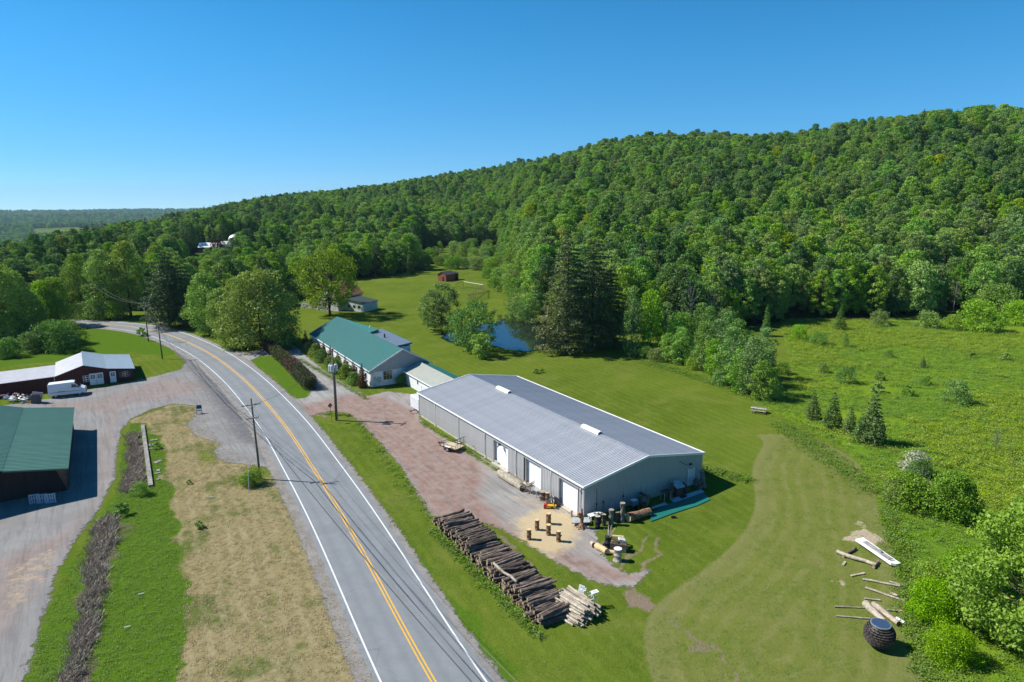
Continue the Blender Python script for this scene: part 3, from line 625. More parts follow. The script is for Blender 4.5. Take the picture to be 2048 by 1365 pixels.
def scatter(name, meshes, pts, rot, scl, idx, label=None, kind='stuff'):
    """one object that instances the meshes on its own points through geometry nodes"""
    col = bpy.data.collections.new(name+'_kinds')
    for k, m in enumerate(meshes):
        o = bpy.data.objects.new('%s_kind_%02d' % (name, k), m); col.objects.link(o)
    me = bpy.data.meshes.new(name); me.vertices.add(len(pts)); me.vertices.foreach_set('co', np.ascontiguousarray(pts, np.float32).ravel())
    for an, typ, data in (('rz', 'FLOAT', rot), ('sc', 'FLOAT', scl), ('ix', 'INT', idx)):
        a = me.attributes.new(an, typ, 'POINT'); a.data.foreach_set('value', np.ascontiguousarray(data, np.float32 if typ == 'FLOAT' else np.int32))
    o = link(name, me); tag(o, label, None, None, kind)
    g = bpy.data.node_groups.new(name, 'GeometryNodeTree'); g.interface.new_socket('Geometry', in_out='INPUT', socket_type='NodeSocketGeometry'); g.interface.new_socket('Geometry', in_out='OUTPUT', socket_type='NodeSocketGeometry')
    N = g.nodes; i = N.new('NodeGroupInput'); ou = N.new('NodeGroupOutput'); ci = N.new('GeometryNodeCollectionInfo'); ci.inputs['Collection'].default_value = col
    ci.inputs['Separate Children'].default_value = True; ci.inputs['Reset Children'].default_value = True
    ip = N.new('GeometryNodeInstanceOnPoints'); ip.inputs['Pick Instance'].default_value = True
    def na(nm, typ): x = N.new('GeometryNodeInputNamedAttribute'); x.data_type = typ; x.inputs['Name'].default_value = nm; return [s for s in x.outputs if s.enabled][0]
    cx = N.new('ShaderNodeCombineXYZ')
    g.links.new(i.outputs[0], ip.inputs['Points']); g.links.new(ci.outputs[0], ip.inputs['Instance']); g.links.new(na('ix', 'INT'), ip.inputs['Instance Index'])
    g.links.new(na('rz', 'FLOAT'), cx.inputs[2]); g.links.new(cx.outputs[0], ip.inputs['Rotation']); g.links.new(na('sc', 'FLOAT'), ip.inputs['Scale']); g.links.new(ip.outputs[0], ou.inputs[0])
    md = o.modifiers.new('scatter', 'NODES'); md.node_group = g; return o
def poisson(xs, ys, cell, rng, jit=.42):
    X, Y = np.meshgrid(np.arange(*xs, cell), np.arange(*ys, cell), indexing='ij')
    X = X+rng.uniform(-jit, jit, X.shape)*cell; Y = Y+rng.uniform(-jit, jit, Y.shape)*cell; return X.ravel(), Y.ravel()
rng = np.random.RandomState(3)
X, Y = poisson((-700, 620), (95, 1250), 5.0, rng, .5)
az = np.arctan2(X, Y); r = np.hypot(X, Y); R = np.interp(az, _ra[:, 0], _ra[:, 1]); Fr = front(az)
ok = (r > Fr+1) & (r < R+110) & (np.abs(az) < .80)

# clearings on the hillside are measured on the terrain itself
HC = [[(1075, 486), (1110, 484), (1250, 484), (1300, 488), (1290, 502), (1200, 506), (1080, 500)], [(365, 572), (383, 510), (412, 492), (530, 484), (554, 500), (548, 516), (480, 522), (440, 555)]]
for p in HC: 
    q = [(GT(u, v).x, GT(u, v).y) for u, v in p]; ok &= sdf(X, Y, q) > 2.5
KEEP = []   # room round the named trees
RXY = RC
X, Y, r, az, R, Fr = X[ok], Y[ok], r[ok], az[ok], R[ok], Fr[ok]
dr = np.min(np.hypot(X[:, None]-RXY[None, ::3, 0], Y[:, None]-RXY[None, ::3, 1]), axis=1); k = dr > 9
X, Y, r, az, R, Fr = X[k], Y[k], r[k], az[k], R[k], Fr[k]
Z = ht(X, Y)
band = fnoise(X/70+3, Y/70+8, 3); band2 = fnoise(X/45+13, Y/45+28, 3); u = rng.rand(len(X)); left = az < azr(600, 600)[0]
kinds = ['oakA', 'oakB', 'oakC', 'oakD', 'oakE', 'oakF', 'birch', 'oakY', 'pineF', 'spruceF', 'bare', 'ashA', 'ashB', 'twinA', 'elmA']
idx = np.zeros(len(X), int)
for i in range(len(X)):
    b = band[i]; q = u[i]
    if left[i]: pr = [.12, .12, .14, .09, .05, .05, .03, .03, .10, .02, .01, .05, .08, .07, .05]
    else: pr = [.13, .12, .08, .08, .05, .06, .03, .02, .012, .003, .05, .10, .12, .12, .08]
    pr = np.array(pr); pr[1] *= .3+3.0*max(0, b-.38)*3; pr[2] *= .3+3*max(0, .55-b)*3; pr[8] *= 1+8*(band2[i] > .60)*left[i]; pr[10] *= .1+3*(band2[i] > .56); pr[4] *= .5+2*(band2[i] > .52)
    idx[i] = rng.choice(15, p=pr/pr.sum())
hnear = np.where(r-Fr < 12, rng.uniform(.72, 1.0, len(X)), rng.triangular(.52, .78, 1.08, len(X)))
scl = hnear*np.where(left & (r < 330), .82, 1.0)
scl = scl*np.where(idx == 8, rng.uniform(.80, .95, len(X)), 1)
rot = rng.uniform(0, 6.28, len(X))
# the first ranks are individual trees
order = np.argsort((r-Fr)*.9+r*.25); near = np.zeros(len(X), bool); inview = np.abs(az) < .66
pick = [i for i in order if inview[i]][:205]; near[pick] = True
FLAB = {'oakA': 'mid green leafy tree', 'oakB': 'fresh green leafy tree', 'oakC': 'dark green leafy tree', 'oakD': 'round mid green tree', 'oakE': 'grey green pale-barked tree', 'oakF': 'olive green leafy tree',
        'birch': 'slender pale-trunked birch', 'oakY': 'yellow green leafy tree', 'pineF': 'dark pine', 'spruceF': 'dark spruce', 'bare': 'nearly bare grey tree', 'ashA': 'thin crowned grey green tree', 'ashB': 'feathery fresh green tree', 'twinA': 'double crowned green tree', 'elmA': 'flat topped fresh green tree'}
SEC = [(60, 'at the far left picture edge'), (160, 'left of the road bend'), (300, 'beyond the road bend'), (420, 'behind the roadside white pines'), (560, 'behind the broad roadside maple'), (700, 'behind the round shade tree'), (830, 'behind the white barn'), (950, 'above the wild scrub'), (1060, 'right of the wild scrub'),
       (1150, 'behind the yellow green pond pine'), (1240, 'behind the dark pond pine'), (1330, 'behind the left end of young grove'), (1430, 'behind the middle of young grove'), (1560, 'behind the right end of young grove'), (1660, 'behind the left corner of the meadow'), (1780, 'behind the broad meadow spruce'), (1900, 'behind the pale bushes of the meadow'), (2010, 'behind the largest domed bush'), (9999, 'at the right picture edge')]
def sector(i):
    u0 = 1024+FPX*X[i]/(Y[i]*cp+35*sp); return next(t for a, t in SEC if u0 < a)
for i in pick:
    kd = kinds[idx[i]]; lb = ('tall ' if scl[i] > .9 else 'low ' if scl[i] < .74 else '')+FLAB[kd]+(' in front rank ' if r[i]-Fr[i] < 6 else ' ')+sector(i)
    plant(kd, 'forest_tree' if kd not in ('pineF', 'spruceF') else 'forest_conifer', (X[i], Y[i], Z[i]-.2), rot[i], float(scl[i]), lb, 'tree', 'wood edge trees '+sector(i))
jm = {k: joined(k) for k in kinds}
f = ~near
scatter('forest', [jm[k] for k in kinds], np.stack([X, Y, Z-.3], 1)[f], rot[f], scl[f], idx[f])
# distant woods on the plateau beyond the valley
rng = np.random.RandomState(8); n = 26000
A_ = rng.uniform(-.80, -.36, n); q = rng.rand(n); r_ = 650*(6800/650)**(q**.75)
X2 = r_*np.sin(A_); Y2 = r_*np.cos(A_); R2 = np.interp(A_, _ra[:, 0], _ra[:, 1]); ok = (r_ > R2+100) & (FIELD_FAR(X2, Y2) < .2)
X2, Y2, r_ = X2[ok], Y2[ok], r_[ok]; Z2 = ht(X2, Y2)
scatter('distant_forest', [joined(k) for k in ('farA', 'farB', 'farC')], np.stack([X2, Y2, Z2-1], 1), rng.uniform(0, 6.28, len(X2)), rng.uniform(.75, 1.1, len(X2))*(1+smooth((r_-1500)/4000)*.5), rng.choice(3, len(X2), p=[.45, .35, .2]))
# ================================================================ BUILDINGS
class Frame:
    """a building's own axes: x across, y along; origin at one ground corner"""
    def __init__(s, ox, oy, ang):       # ang: heading of +y
        s.o = Vector((ox, oy, 0)); s.a = ang; s.y = Vector((math.cos(ang), math.sin(ang), 0)); s.x = Vector((s.y.y, -s.y.x, 0)); s.rz = ang-PI/2
    def loc(s, p): d = Vector(p)-s.o; return Vector((d.dot(s.x), d.dot(s.y), p[2]))
    def px_side(s, u, v, x=0): return s.loc(VP(u, v, tuple((s.o+s.x*x)[:2]), s.a))       # on the wall plane x = const
    def px_end(s, u, v, y=0): return s.loc(VP(u, v, tuple((s.o+s.y*y)[:2]), s.a-PI/2))   # on the wall plane y = const
    def px(s, u, v, z=0): return s.loc(G(u, v, z))
    def w(s, x, y, z=0): return s.o+s.x*x+s.y*y+Vector((0, 0, z))
M_wallmetal = mat('wall_metal_grey', (.40, .395, .39), .65, 0, .05, 1.5, orand=.03)
M_wallshade = M_wallmetal
M_roofmetal = mat('roof_metal_grey', (.46, .47, .49), .42, .25, .08, .8, orand=.045)
M_white = mat('white_trim', (.80, .80, .79), .5, 0, .04, 2)
M_doorwhite = mat('door_white', (.84, .84, .83), .45, 0, .03, 2)
M_conc = mat('concrete', (.46, .42, .36), .9, 0, .15, 2, bump=.3)
M_dark = mat('dark_gap', (.02, .02, .022), .8)
M_black = mat('black_paint', (.025, .025, .028), .5)
M_glass = mat('window_glass', (.03, .035, .04), .06, 0, .1, 1, spec=.8)
M_teal = mat('teal_metal_roof', (.014, .125, .118), .65, .0, .05, .6)
M_tealtrim = mat('teal_trim', (.02, .16, .15), .5)
M_whitewall = mat('white_painted_wall', (.70, .71, .70), .8, 0, .08, 1.5, bump=.2)
M_siding = mat('weathered_siding', (.42, .42, .43), .85, 0, .18, 2.5, stretch=(.3, 1, 4))
M_greyroof = mat('pale_green_metal_roof', (.34, .35, .30), .6, 0, .06, 1)
M_wood = mat('weathered_wood', (.36, .31, .25), .9, 0, .25, 3, bump=.4, stretch=(1, 1, .3))
M_steel = mat('galvanised_steel', (.5, .52, .54), .35, .7, .08, 3)
def ribbed(w_, h_, n, rib=.03, rw=.05, hs=None):
    """a ribbed metal sheet in the xz plane, x 0..w, z 0..h (hs: top height at x), front towards -y"""
    mb = MB(); H = (lambda x: h_) if hs is None else hs
    xs = [0]
    for i in range(n):
        c = (i+.5)*w_/n; xs += [c-rw, c-rw*.5, c+rw*.5, c+rw]
    xs.append(w_); ys = [0]+[0, -rib, -rib, 0]*n+[0]
    vs = []
    for x, y in zip(xs, ys): vs += [(x, y, 0), (x, y, H(x))]
    b = [(x, .035, z) for x, z in ((0, 0), (w_, 0), (w_, H(w_)), (0, H(0)))]
    mb.add(vs, [(2*i, 2*i+2, 2*i+3, 2*i+1) for i in range(len(xs)-1)]); mb.add(b, [(0, 3, 2, 1)]); return mb
# ---------------------------------------------------------------- warehouse
WF = Frame(7.807, 69.415, math.radians(122.40)); WL, WW, WE, WR = 42.05, 18.30, 3.84, 5.39
def warehouse():
    r = empty('metal_warehouse', WF.o, WF.rz, 'long grey ribbed metal warehouse with white garage doors beside the red gravel yard', 'warehouse')
    e0 = .42
    # openings on the yard side measured from the photograph
    doors = []
    for a, b, top, bot in ((1116, 1155.5, 962, 1012), (1051, 1084.6, 920, 968), (987, 1017, 880, 928)):
        y1 = WF.px_side(a, 975 if a > 1100 else 930 if a > 1040 else 895).y; y0 = WF.px_side(b, 985 if a > 1100 else 945 if a > 1040 else 900).y
        doors.append((y0, y1, 3.25))
    pw = WL/46
    full = ribbed(pw-.01, WE-e0, 3).mesh('wall_panel', M_wallmetal); dtop = ribbed(pw-.01, WE-3.27, 3).mesh('wall_panel', M_wallmetal)
    low = ribbed(pw-.01, WE-.12, 3).mesh('wall_panel', M_wallmetal)
    for i in range(46):
        y = i*pw; c = y+pw/2; ind = [d for d in doors if d[0]-.1 < c < d[1]+.1]
        if ind: link('wall_panel', dtop, r, (0, y+pw, 3.27), (0, 0, -PI/2))
        elif c < 17: link('wall_panel', low, r, (0, y+pw, .12), (0, 0, -PI/2))
        else: link('wall_panel', full, r, (0, y+pw, e0), (0, 0, -PI/2))
    for i in range(46): link('wall_panel', full, r, (WW, i*pw, e0), (0, 0, PI/2))
    hs = lambda x: WE+(WR-WE)*(1-abs(x-WW/2)/(WW/2))
    gp = WW/20
    for i in range(20):
        link('wall_panel', ribbed(gp-.01, 0, 3, hs=lambda x, i=i: hs(x+i*gp)-.12-.02).mesh('wall_panel', M_wallmetal), r, (i*gp, 0, .12))
        link('wall_panel', ribbed(gp-.01, 0, 3, hs=lambda x, i=i: hs(WW-x-i*gp)-.12-.02).mesh('wall_panel', M_wallmetal), r, (WW-i*gp, WL, .12), (0, 0, PI))
    b = MB(); b.box((WW/2, .10, .05), (WW-.1, .14, .3)); b.box((.12, WL/2+9, .1), (.12, WL-18.2, .64)); b.box((.12, 8.5, 0), (.12, 16.6, .24)); b.box((WW-.12, WL/2, .1), (.12, WL-.3, .64)); b.box((WW/2, WL-.10, .05), (WW-.1, .14, .3)); b.build('foundation', M_conc, r)
    # recessed sectional doors
    for (y0, y1, hh) in doors:
        d = MB(); n = 5
        d.box((.42, (y0+y1)/2, hh/2), (.06, y1-y0, hh)); dd = d.build('garage_door', M_doorwhite, r)
        for k in range(n):
            q = MB(); q.box((.375, (y0+y1)/2, hh*(k+.5)/n), (.03, y1-y0-.08, hh/n-.03)); q.build('door_panel', M_doorwhite, dd)
        j = MB(); j.mat(0)
        for yy in (y0-.03, y1+.03): j.box((.2, yy, hh/2), (.45, .06, hh))
        j.box((.2, (y0+y1)/2, hh+.03), (.45, y1-y0+.12, .06)); j.build('door_jamb', M_wallmetal, r)
        q = MB(); q.box((.10, (y0+y1)/2, .03), (.75, y1-y0+.3, .10)); q.build('threshold', M_conc, r)
    # roof
    sl = math.hypot(WW/2+.18, (WR-WE)*(1+.18/(WW/2))); an = math.atan2(WR-WE, WW/2); n = 46; rp = (WL+.3)/n
    sheet_ = MB(); 
    xs = [0]; zs = [0]
    for i in range(3):
        c = (i+.5)*rp/3; xs += [c-.06, c-.02, c+.02, c+.06]; zs += [0, .045, .045, 0]
    xs.append(rp-.012); zs.append(0); vs = []
    for x, z in zip(xs, zs): vs += [(0, x, z), (sl, x, z)]
    sheet_.add(vs, [(2*i, 2*i+1, 2*i+3, 2*i+2) for i in range(len(xs)-1)]); sheet_.box((sl/2, rp/2-.006, -.03), (sl, rp-.014, .05))
    me = sheet_.mesh('roof_panel', M_roofmetal)
    for i in range(n):
        link('roof_panel', me, r, (-.18, -.15+i*rp, WE-.03+.02), (0, -an, 0))
        link('roof_panel', me, r, (WW+.18, -.15+(i+1)*rp, WE-.03+.02), (0, -an, PI))
    for yy in (-.19, WL+.19):
        for s in (-1, 1):
            t = MB(); t.bar((WW/2, yy, WR+.03), (WW/2+s*(WW/2+.2), yy, WE+.0), .08, .26); t.build('rake_trim', M_white, r)
    for xx in (-.24, WW+.24):
        t = MB(); t.box((xx, WL/2, WE+.0), (.13, WL+.4, .15)); t.build('gutter', M_white, r)
    t = MB()
    for s in (-1, 1): t.bar((WW/2+s*.10, -.1, WR+.045), (WW/2+s*.10, WL+.1, WR+.045), .22, .02)
    t.build('ridge_cap', mat('ridge_cap_grey', (.42, .44, .48), .4, .3), r)
    for u in (838, 871.5, 918, 971, 1033, 1103, 1162):
        y = WF.px_side(u, 790+(u-838)*.6+25).y; y = min(max(y, .25), WL-.1); bot = .25 if y < 20 else -.02
        t = MB(); t.tube([(-.24, y, WE-.05), (-.08, y, WE-.30), (-.08, y, bot+.1), (-.25, y, bot)], .055, 6); t.build('downspout', M_white, r)
    for (a, b) in (((555, 170), (635, 215)), ((1108, 420), (1225, 480))):
        A = WF.px(820+a[0]*.3077, 720+a[1]*.3077, WR+.3); B = WF.px(820+b[0]*.3077, 720+b[1]*.3077, WR+.3); y0, y1 = sorted((A.y, B.y)); ln = min(y1-y0, 3.4); c = (y0+y1)/2
        v = MB(); v.prism([(WW/2-.42, c-ln/2, WR+.02), (WW/2-.36, c-ln/2, WR+.30), (WW/2, c-ln/2, WR+.42), (WW/2+.36, c-ln/2, WR+.30), (WW/2+.42, c-ln/2, WR+.02)], (0, ln, 0)); vv = v.build('ridge_vent', M_white, r)
        v = MB(); v.box((WW/2, c-ln/2-.012, WR+.2), (.5, .02, .18)); v.build('vent_opening', M_dark, vv)
    # gable end details
    p = WF.px_end(1373.8, 945); p2 = WF.px_end(1387.8, 974); w_ = .98; cx = (p.x+p2.x)/2
    d = MB(); d.box((cx, -.06, 1.2), (w_, .05, 2.15)); dd = d.build('side_door', mat('side_door_paint', (.62, .66, .68), .5), r, None)
    for s in (-1, 1): q = MB(); q.box((cx+s*(w_/2+.04), -.07, 1.2), (.08, .09, 2.3)); q.build('door_frame', M_white, dd)
    q = MB(); q.tube([(cx-.38, -.10, 1.15), (cx-.38, -.18, 1.15)], .035, 6); q.build('handle', M_black, dd)
    l = WF.px_end(1360, 927); lm = MB(); lm.tube([(l.x, -.03, l.z+.25), (l.x+.05, -.35, l.z+.1), (l.x+.6, -.7, l.z-.15), (l.x+.95, -.75, l.z-.1)], .035, 5); lm.box((l.x+1.0, -.75, l.z-.08), (.35, .22, .2)); lm.build('light_bracket', M_black, r)
    for (u, v0, v1) in ((1193, 978, 1042), (1206, 1000, 1030), (1246, 985, 1012)):
        a = WF.px_end(u, v0); q = MB(); q.tube([(a.x, -.06, .1), (a.x, -.06, max(.8, min(a.z, 3.4)))], .022, 5); q.box((a.x, -.08, 1.4), (.12, .1, .18)); q.build('conduit', M_black, r)
    q = MB(); q.box((-.12, .55, 3.2), (.2, .16, .22)); q.build('security_light', M_steel, r)
    f = WF.px_side(1001, 889); q = MB(); q.box((-.15, f.y, f.z), (.25, .5, .2)); q.tube([(-.2, f.y, f.z), (-.55, f.y-.1, f.z-.25)], .08, 6); q.build('flood_lamp', M_black, r)
    s = MB(); s.prism([(WW/2-9, .2, 0), (WW/2, .2, 0), (WW/2, .2, .01)], (0, WL-.4, 0))
    return r
warehouse()
# ---------------------------------------------------------------- teal roofed building
TF = Frame(-25.88, 120.84, math.radians(121.36)); TLn, TW, TE, TR = 39.3, 12.52, 3.15, 6.55
def teal():
    r = empty('teal_roofed_building', TF.o, TF.rz, 'long white building with bright teal metal roof behind a row of shrubs', 'building')
    ov = .45; h0 = TE; rf = TW*.53; slope = (TR-TE)/rf
    wx0, wx1 = ov, TW-ov
    wall = MB(); hl = lambda x: TE+slope*min(x, (TW-x)*rf/(TW-rf))-.12
    wall.prism([(wx0, ov, -.1), (wx1, ov, -.1), (wx1, ov, 2.75), (wx0, ov, 2.75)], (0, TLn-2*ov, 0)); wall.build('wall', M_whitewall, r)
    # gable siding, board by board
    for yy, sgn in ((ov, -1), (TLn-ov, 1)):
        z = 2.78; k = 0
        while z < TR-.35:
            zt = min(z+.24, TR-.2); x0 = max(wx0, (z+.12-TE)/slope+.12); x1 = min(wx1, TW-((z+.12-TE)/slope)*(TW-rf)/rf-.12)
            if x1-x0 < .3: break
            b = MB(); b.box(((x0+x1)/2, yy+sgn*.02, (z+zt)/2), (x1-x0, .05, zt-z-.012), M=Matrix.Rotation(sgn*-.09, 3, 'X')); b.build('siding_board', M_siding, r); z += .25; k += 1
    g = MB(); g.prism([(wx0, ov+.06, 2.7), (wx1, ov+.06, 2.7), (wx1, ov+.06, TE-.05), (rf, ov+.06, TR-.25), (wx0, ov+.06, TE+.0)], (0, TLn-2*ov-.12, 0)); g.build('gable_wall', M_siding, r)
    # roof slopes with standing seams; the far part of the front slope runs on up past the ridge
    jog = TF.px(738, 666, TR).y; jx = TF.px(751, 659.4, TR+.9); jz = TE+slope*(rf+2.2)
    ex = 1.9; 
    def slab(name, poly, m, th=.08):
        b = MB(); b.prism([(p[0], p[1], p[2]) for p in poly], (0, 0, -th)); return b.build(name, m, r)
    fr = slab('roof', [(0, -.05, TE), (rf, -.05, TR), (rf, jog, TR), (rf+ex, jog, TR+slope*ex*.55), (rf, TLn+.05, TR), (0, TLn+.05, TE)], M_teal)
    n = 96; an = math.atan2(slope, 1); ln = math.hypot(rf, TR-TE)
    sm = MB(); sm.box((ln/2, 0, .012), (ln-.02, .03, .03)); sme = sm.mesh('roof_seam', M_teal)
    for i in range(n): link('roof_seam', sme, fr, (0, .1+i*(TLn-.2)/(n-1), TE), (0, -an, 0))
    bk = slab('roof', [(rf+.01, -.05, TR), (TW, -.05, TE), (TW, TLn+.05, TE), (rf+.01, TLn+.05, TR)], M_teal)
    dm = MB(); dm.prism([(rf+.05, jog+.05, TR-.2), (rf+ex, jog+.05, TR-.2), (rf+ex, jog+.05, TR+slope*ex*.55-.1), (rf+.05, jog+.05, TR-.1)], (0, .1, 0)); dm.build('roof_step', M_tealtrim, r)
    # rear wing: pale low roof behind the ridge
    A = TF.px(752, 661, TR-.15); B = TF.px(819, 687.5, TR-.15); y0, y1 = B.y, A.y; xw = max(A.x, rf+3.2)
    wmat = mat('pale_membrane_roof', (.12, .15, .19), .45, 0, .06, .8)
    b = MB(); b.prism([(rf+.25, y0, TR-.5), (rf+.25, y0, TR-.32), (xw+.4, y0, TR+.05), (xw+.4, y0, TR-.3)], (0, y1-y0, 0)); b.build('rear_roof', wmat, r)
    b = MB(); b.box((xw+.05, (y0+y1)/2, (TR-.3)/2), (.2, y1-y0-.3, TR-.5)); b.box(((rf+xw)/2+.6, y0+.2, (TR-.4)/2), (xw-rf-1.4, .15, TR-.8)); b.build('rear_wall', M_whitewall, r)
    b = MB(); b.box((xw+.42, (y0+y1)/2, TR-.05), (.1, y1-y0+.1, .28)); b.build('rear_fascia', M_tealtrim, r)
    p = TF.px(754, 672, TR+.1); b = MB(); b.tube([(rf+1.2, p.y-1, TR-.5), (rf+1.2, p.y-1, TR+.55)], .16, 8); b.build('vent_pipe', M_black, r)
    p = TF.px(749.5, 659, TR); b = MB(); b.tube([(rf+.1, jog+.4, TR-.2), (rf+.1, jog+.4, TR+1.1), (rf+.3, jog+.4, TR+1.35)], .1, 8); b.build('chimney_pipe', M_white, r)
    # trims
    for yy in (-.08, TLn+.08):
        for a, c in (((0, TE), (rf, TR)), ((TW, TE), (rf, TR))):
            b = MB(); b.bar((a[0], yy, a[1]-.08), (c[0], yy, c[1]-.08), .07, .22); b.build('rake_board', M_whitewall if yy < 0 else M_tealtrim, r)
    for xx in (-.04, TW+.04): b = MB(); b.box((xx, TLn/2, TE-.09), (.08, TLn+.2, .18)); b.build('fascia', M_white, r)
    # window in the near gable
    a = TF.px_end(560+1112*.1855, 600+770*.1855, ov); c = TF.px_end(560+1208*.1855, 600+850*.1855, ov)
    x0, x1 = sorted((a.x, c.x)); z0, z1 = max(.7, min(a.z, c.z)), max(a.z, c.z)
    b = MB(); b.box(((x0+x1)/2, ov-.03, (z0+z1)/2), (x1-x0, .06, z1-z0)); wn = b.build('window', M_wood, r)
    for i in range(3):
        for j in range(2):
            q = MB(); q.box((x0+(x1-x0)*(i+.5)/3, ov-.065, z0+(z1-z0)*(j+.5)/2), ((x1-x0)/3-.1, .02, (z1-z0)/2-.1)); q.build('pane', M_glass, wn)
    # meter boxes and conduits on the corner
    m1 = mat('utility_box_grey', (.42, .45, .46), .5)
    for (u, v, w_, h_) in ((1008, 770, .45, .7), (1070, 855, .75, .55), (1025, 850, .3, .5), (1078, 880, .55, .3)):
        q = TF.px_end(560+u*.1855, 600+v*.1855, ov-.15); b = MB(); b.box((q.x, ov-.12, max(.5, q.z)), (w_, .2, h_)); b.build('meter_box', m1, r)
    for x in (1.0, 1.35, 2.0): b = MB(); b.tube([(x, ov-.1, 0), (x, ov-.1, 1.9)], .045, 6); b.build('conduit', m1, r)
    b = MB(); b.tube([(.8, ov-.1, 2.2), (.8, ov-.1, 3.6)], .05, 6); b.build('service_mast', m1, r)
    # openings on the drive side glimpsed between the shrubs
    for k in range(7):
        y = 3+k*5.2; b = MB(); b.box((wx0-.03, y, 1.7), (.06, 1.1, 1.1)); q = b.build('window', M_white, r); g2 = MB(); g2.box((wx0-.065, y, 1.7), (.02, .9, .9)); g2.build('pane', M_glass, q)
    return r
teal()
# ---------------------------------------------------------------- connecting annex
def annex():
    a = TF.px(812.3, 745.6, 2.5); b = TF.px(868, 775.3, 2.5); ridge = TF.px(838, 724.3, 3.7)
    x0 = (a.x+b.x)/2; y1 = TF.px(838, 724.3, 3.7).y; y1 = min(-.2, max(y1, a.y)); xr = TF.px(875, 741.5, 3.75).x; x1 = 2*xr-x0; y0 = -18.5
    r = empty('connecting_annex', TF.w(x0, y0), TF.rz, 'low white annex with pale green metal roof joining teal building and grey warehouse', 'annex')
    w_ = x1-x0; L_ = y1-y0; e, rd = 2.5, 3.75
    b = MB(); b.prism([(.3, .1, -.1), (w_-.3, .1, -.1), (w_-.3, .1, e-.05), (w_/2, .1, rd-.15), (.3, .1, e-.05)], (0, L_-.4, 0)); b.build('wall', M_whitewall, r)
    for s in (0, 1):
        xx = (0, w_)[s]; b = MB(); b.prism([(xx, 0, e-.04), (w_/2, 0, rd), (w_/2, L_, rd), (xx, L_, e-.04)], (0, 0, -.07)); rf_ = b.build('roof', M_greyroof if s == 0 else M_tealtrim, r)
        for k in range(30 if s == 0 else 0):
            q = MB(); q.bar((0, .3+k*(L_-.6)/29, e-.03), (w_/2, .3+k*(L_-.6)/29, rd+.012), .03, .03); q.build('roof_seam', M_greyroof, rf_)
    b = MB(); b.box((-.05, L_/2, e-.1), (.08, L_, .16)); b.build('fascia', M_white, r)
    b = MB(); b.prism([(-.02, L_, e-.04), (w_/2, L_, rd+.0), (w_/2+1.2, L_+1.3, rd-.4), (0, L_+1.3, e-.7)], (0, 0, -.05)); b.build('hip_roof', M_tealtrim, r)
    for (u, v) in ((1468, 865),):
        p = TF.px_side(560+u*.1855, 600+v*.1855, x0); yy = p.y-y0; q = MB(); q.box((.27, yy, 1.6), (.05, .45, .7)); wn = q.build('window', M_wood, r); q = MB(); q.box((.24, yy, 1.6), (.02, .3, .55)); q.build('pane', M_glass, wn)
    for u in (1523, 1558): p = TF.px_side(560+u*.1855, 600+940*.1855, x0); q = MB(); q.tube([(.2, p.y-y0, .3), (.05, p.y-y0, .3), (.05, p.y-y0, 1.5), (.2, p.y-y0, 1.5)], .04, 5); q.build('pipe', mat('rusty_pipe', (.3, .16, .10), .8) if u < 1540 else M_steel, r)
    return r
annex()
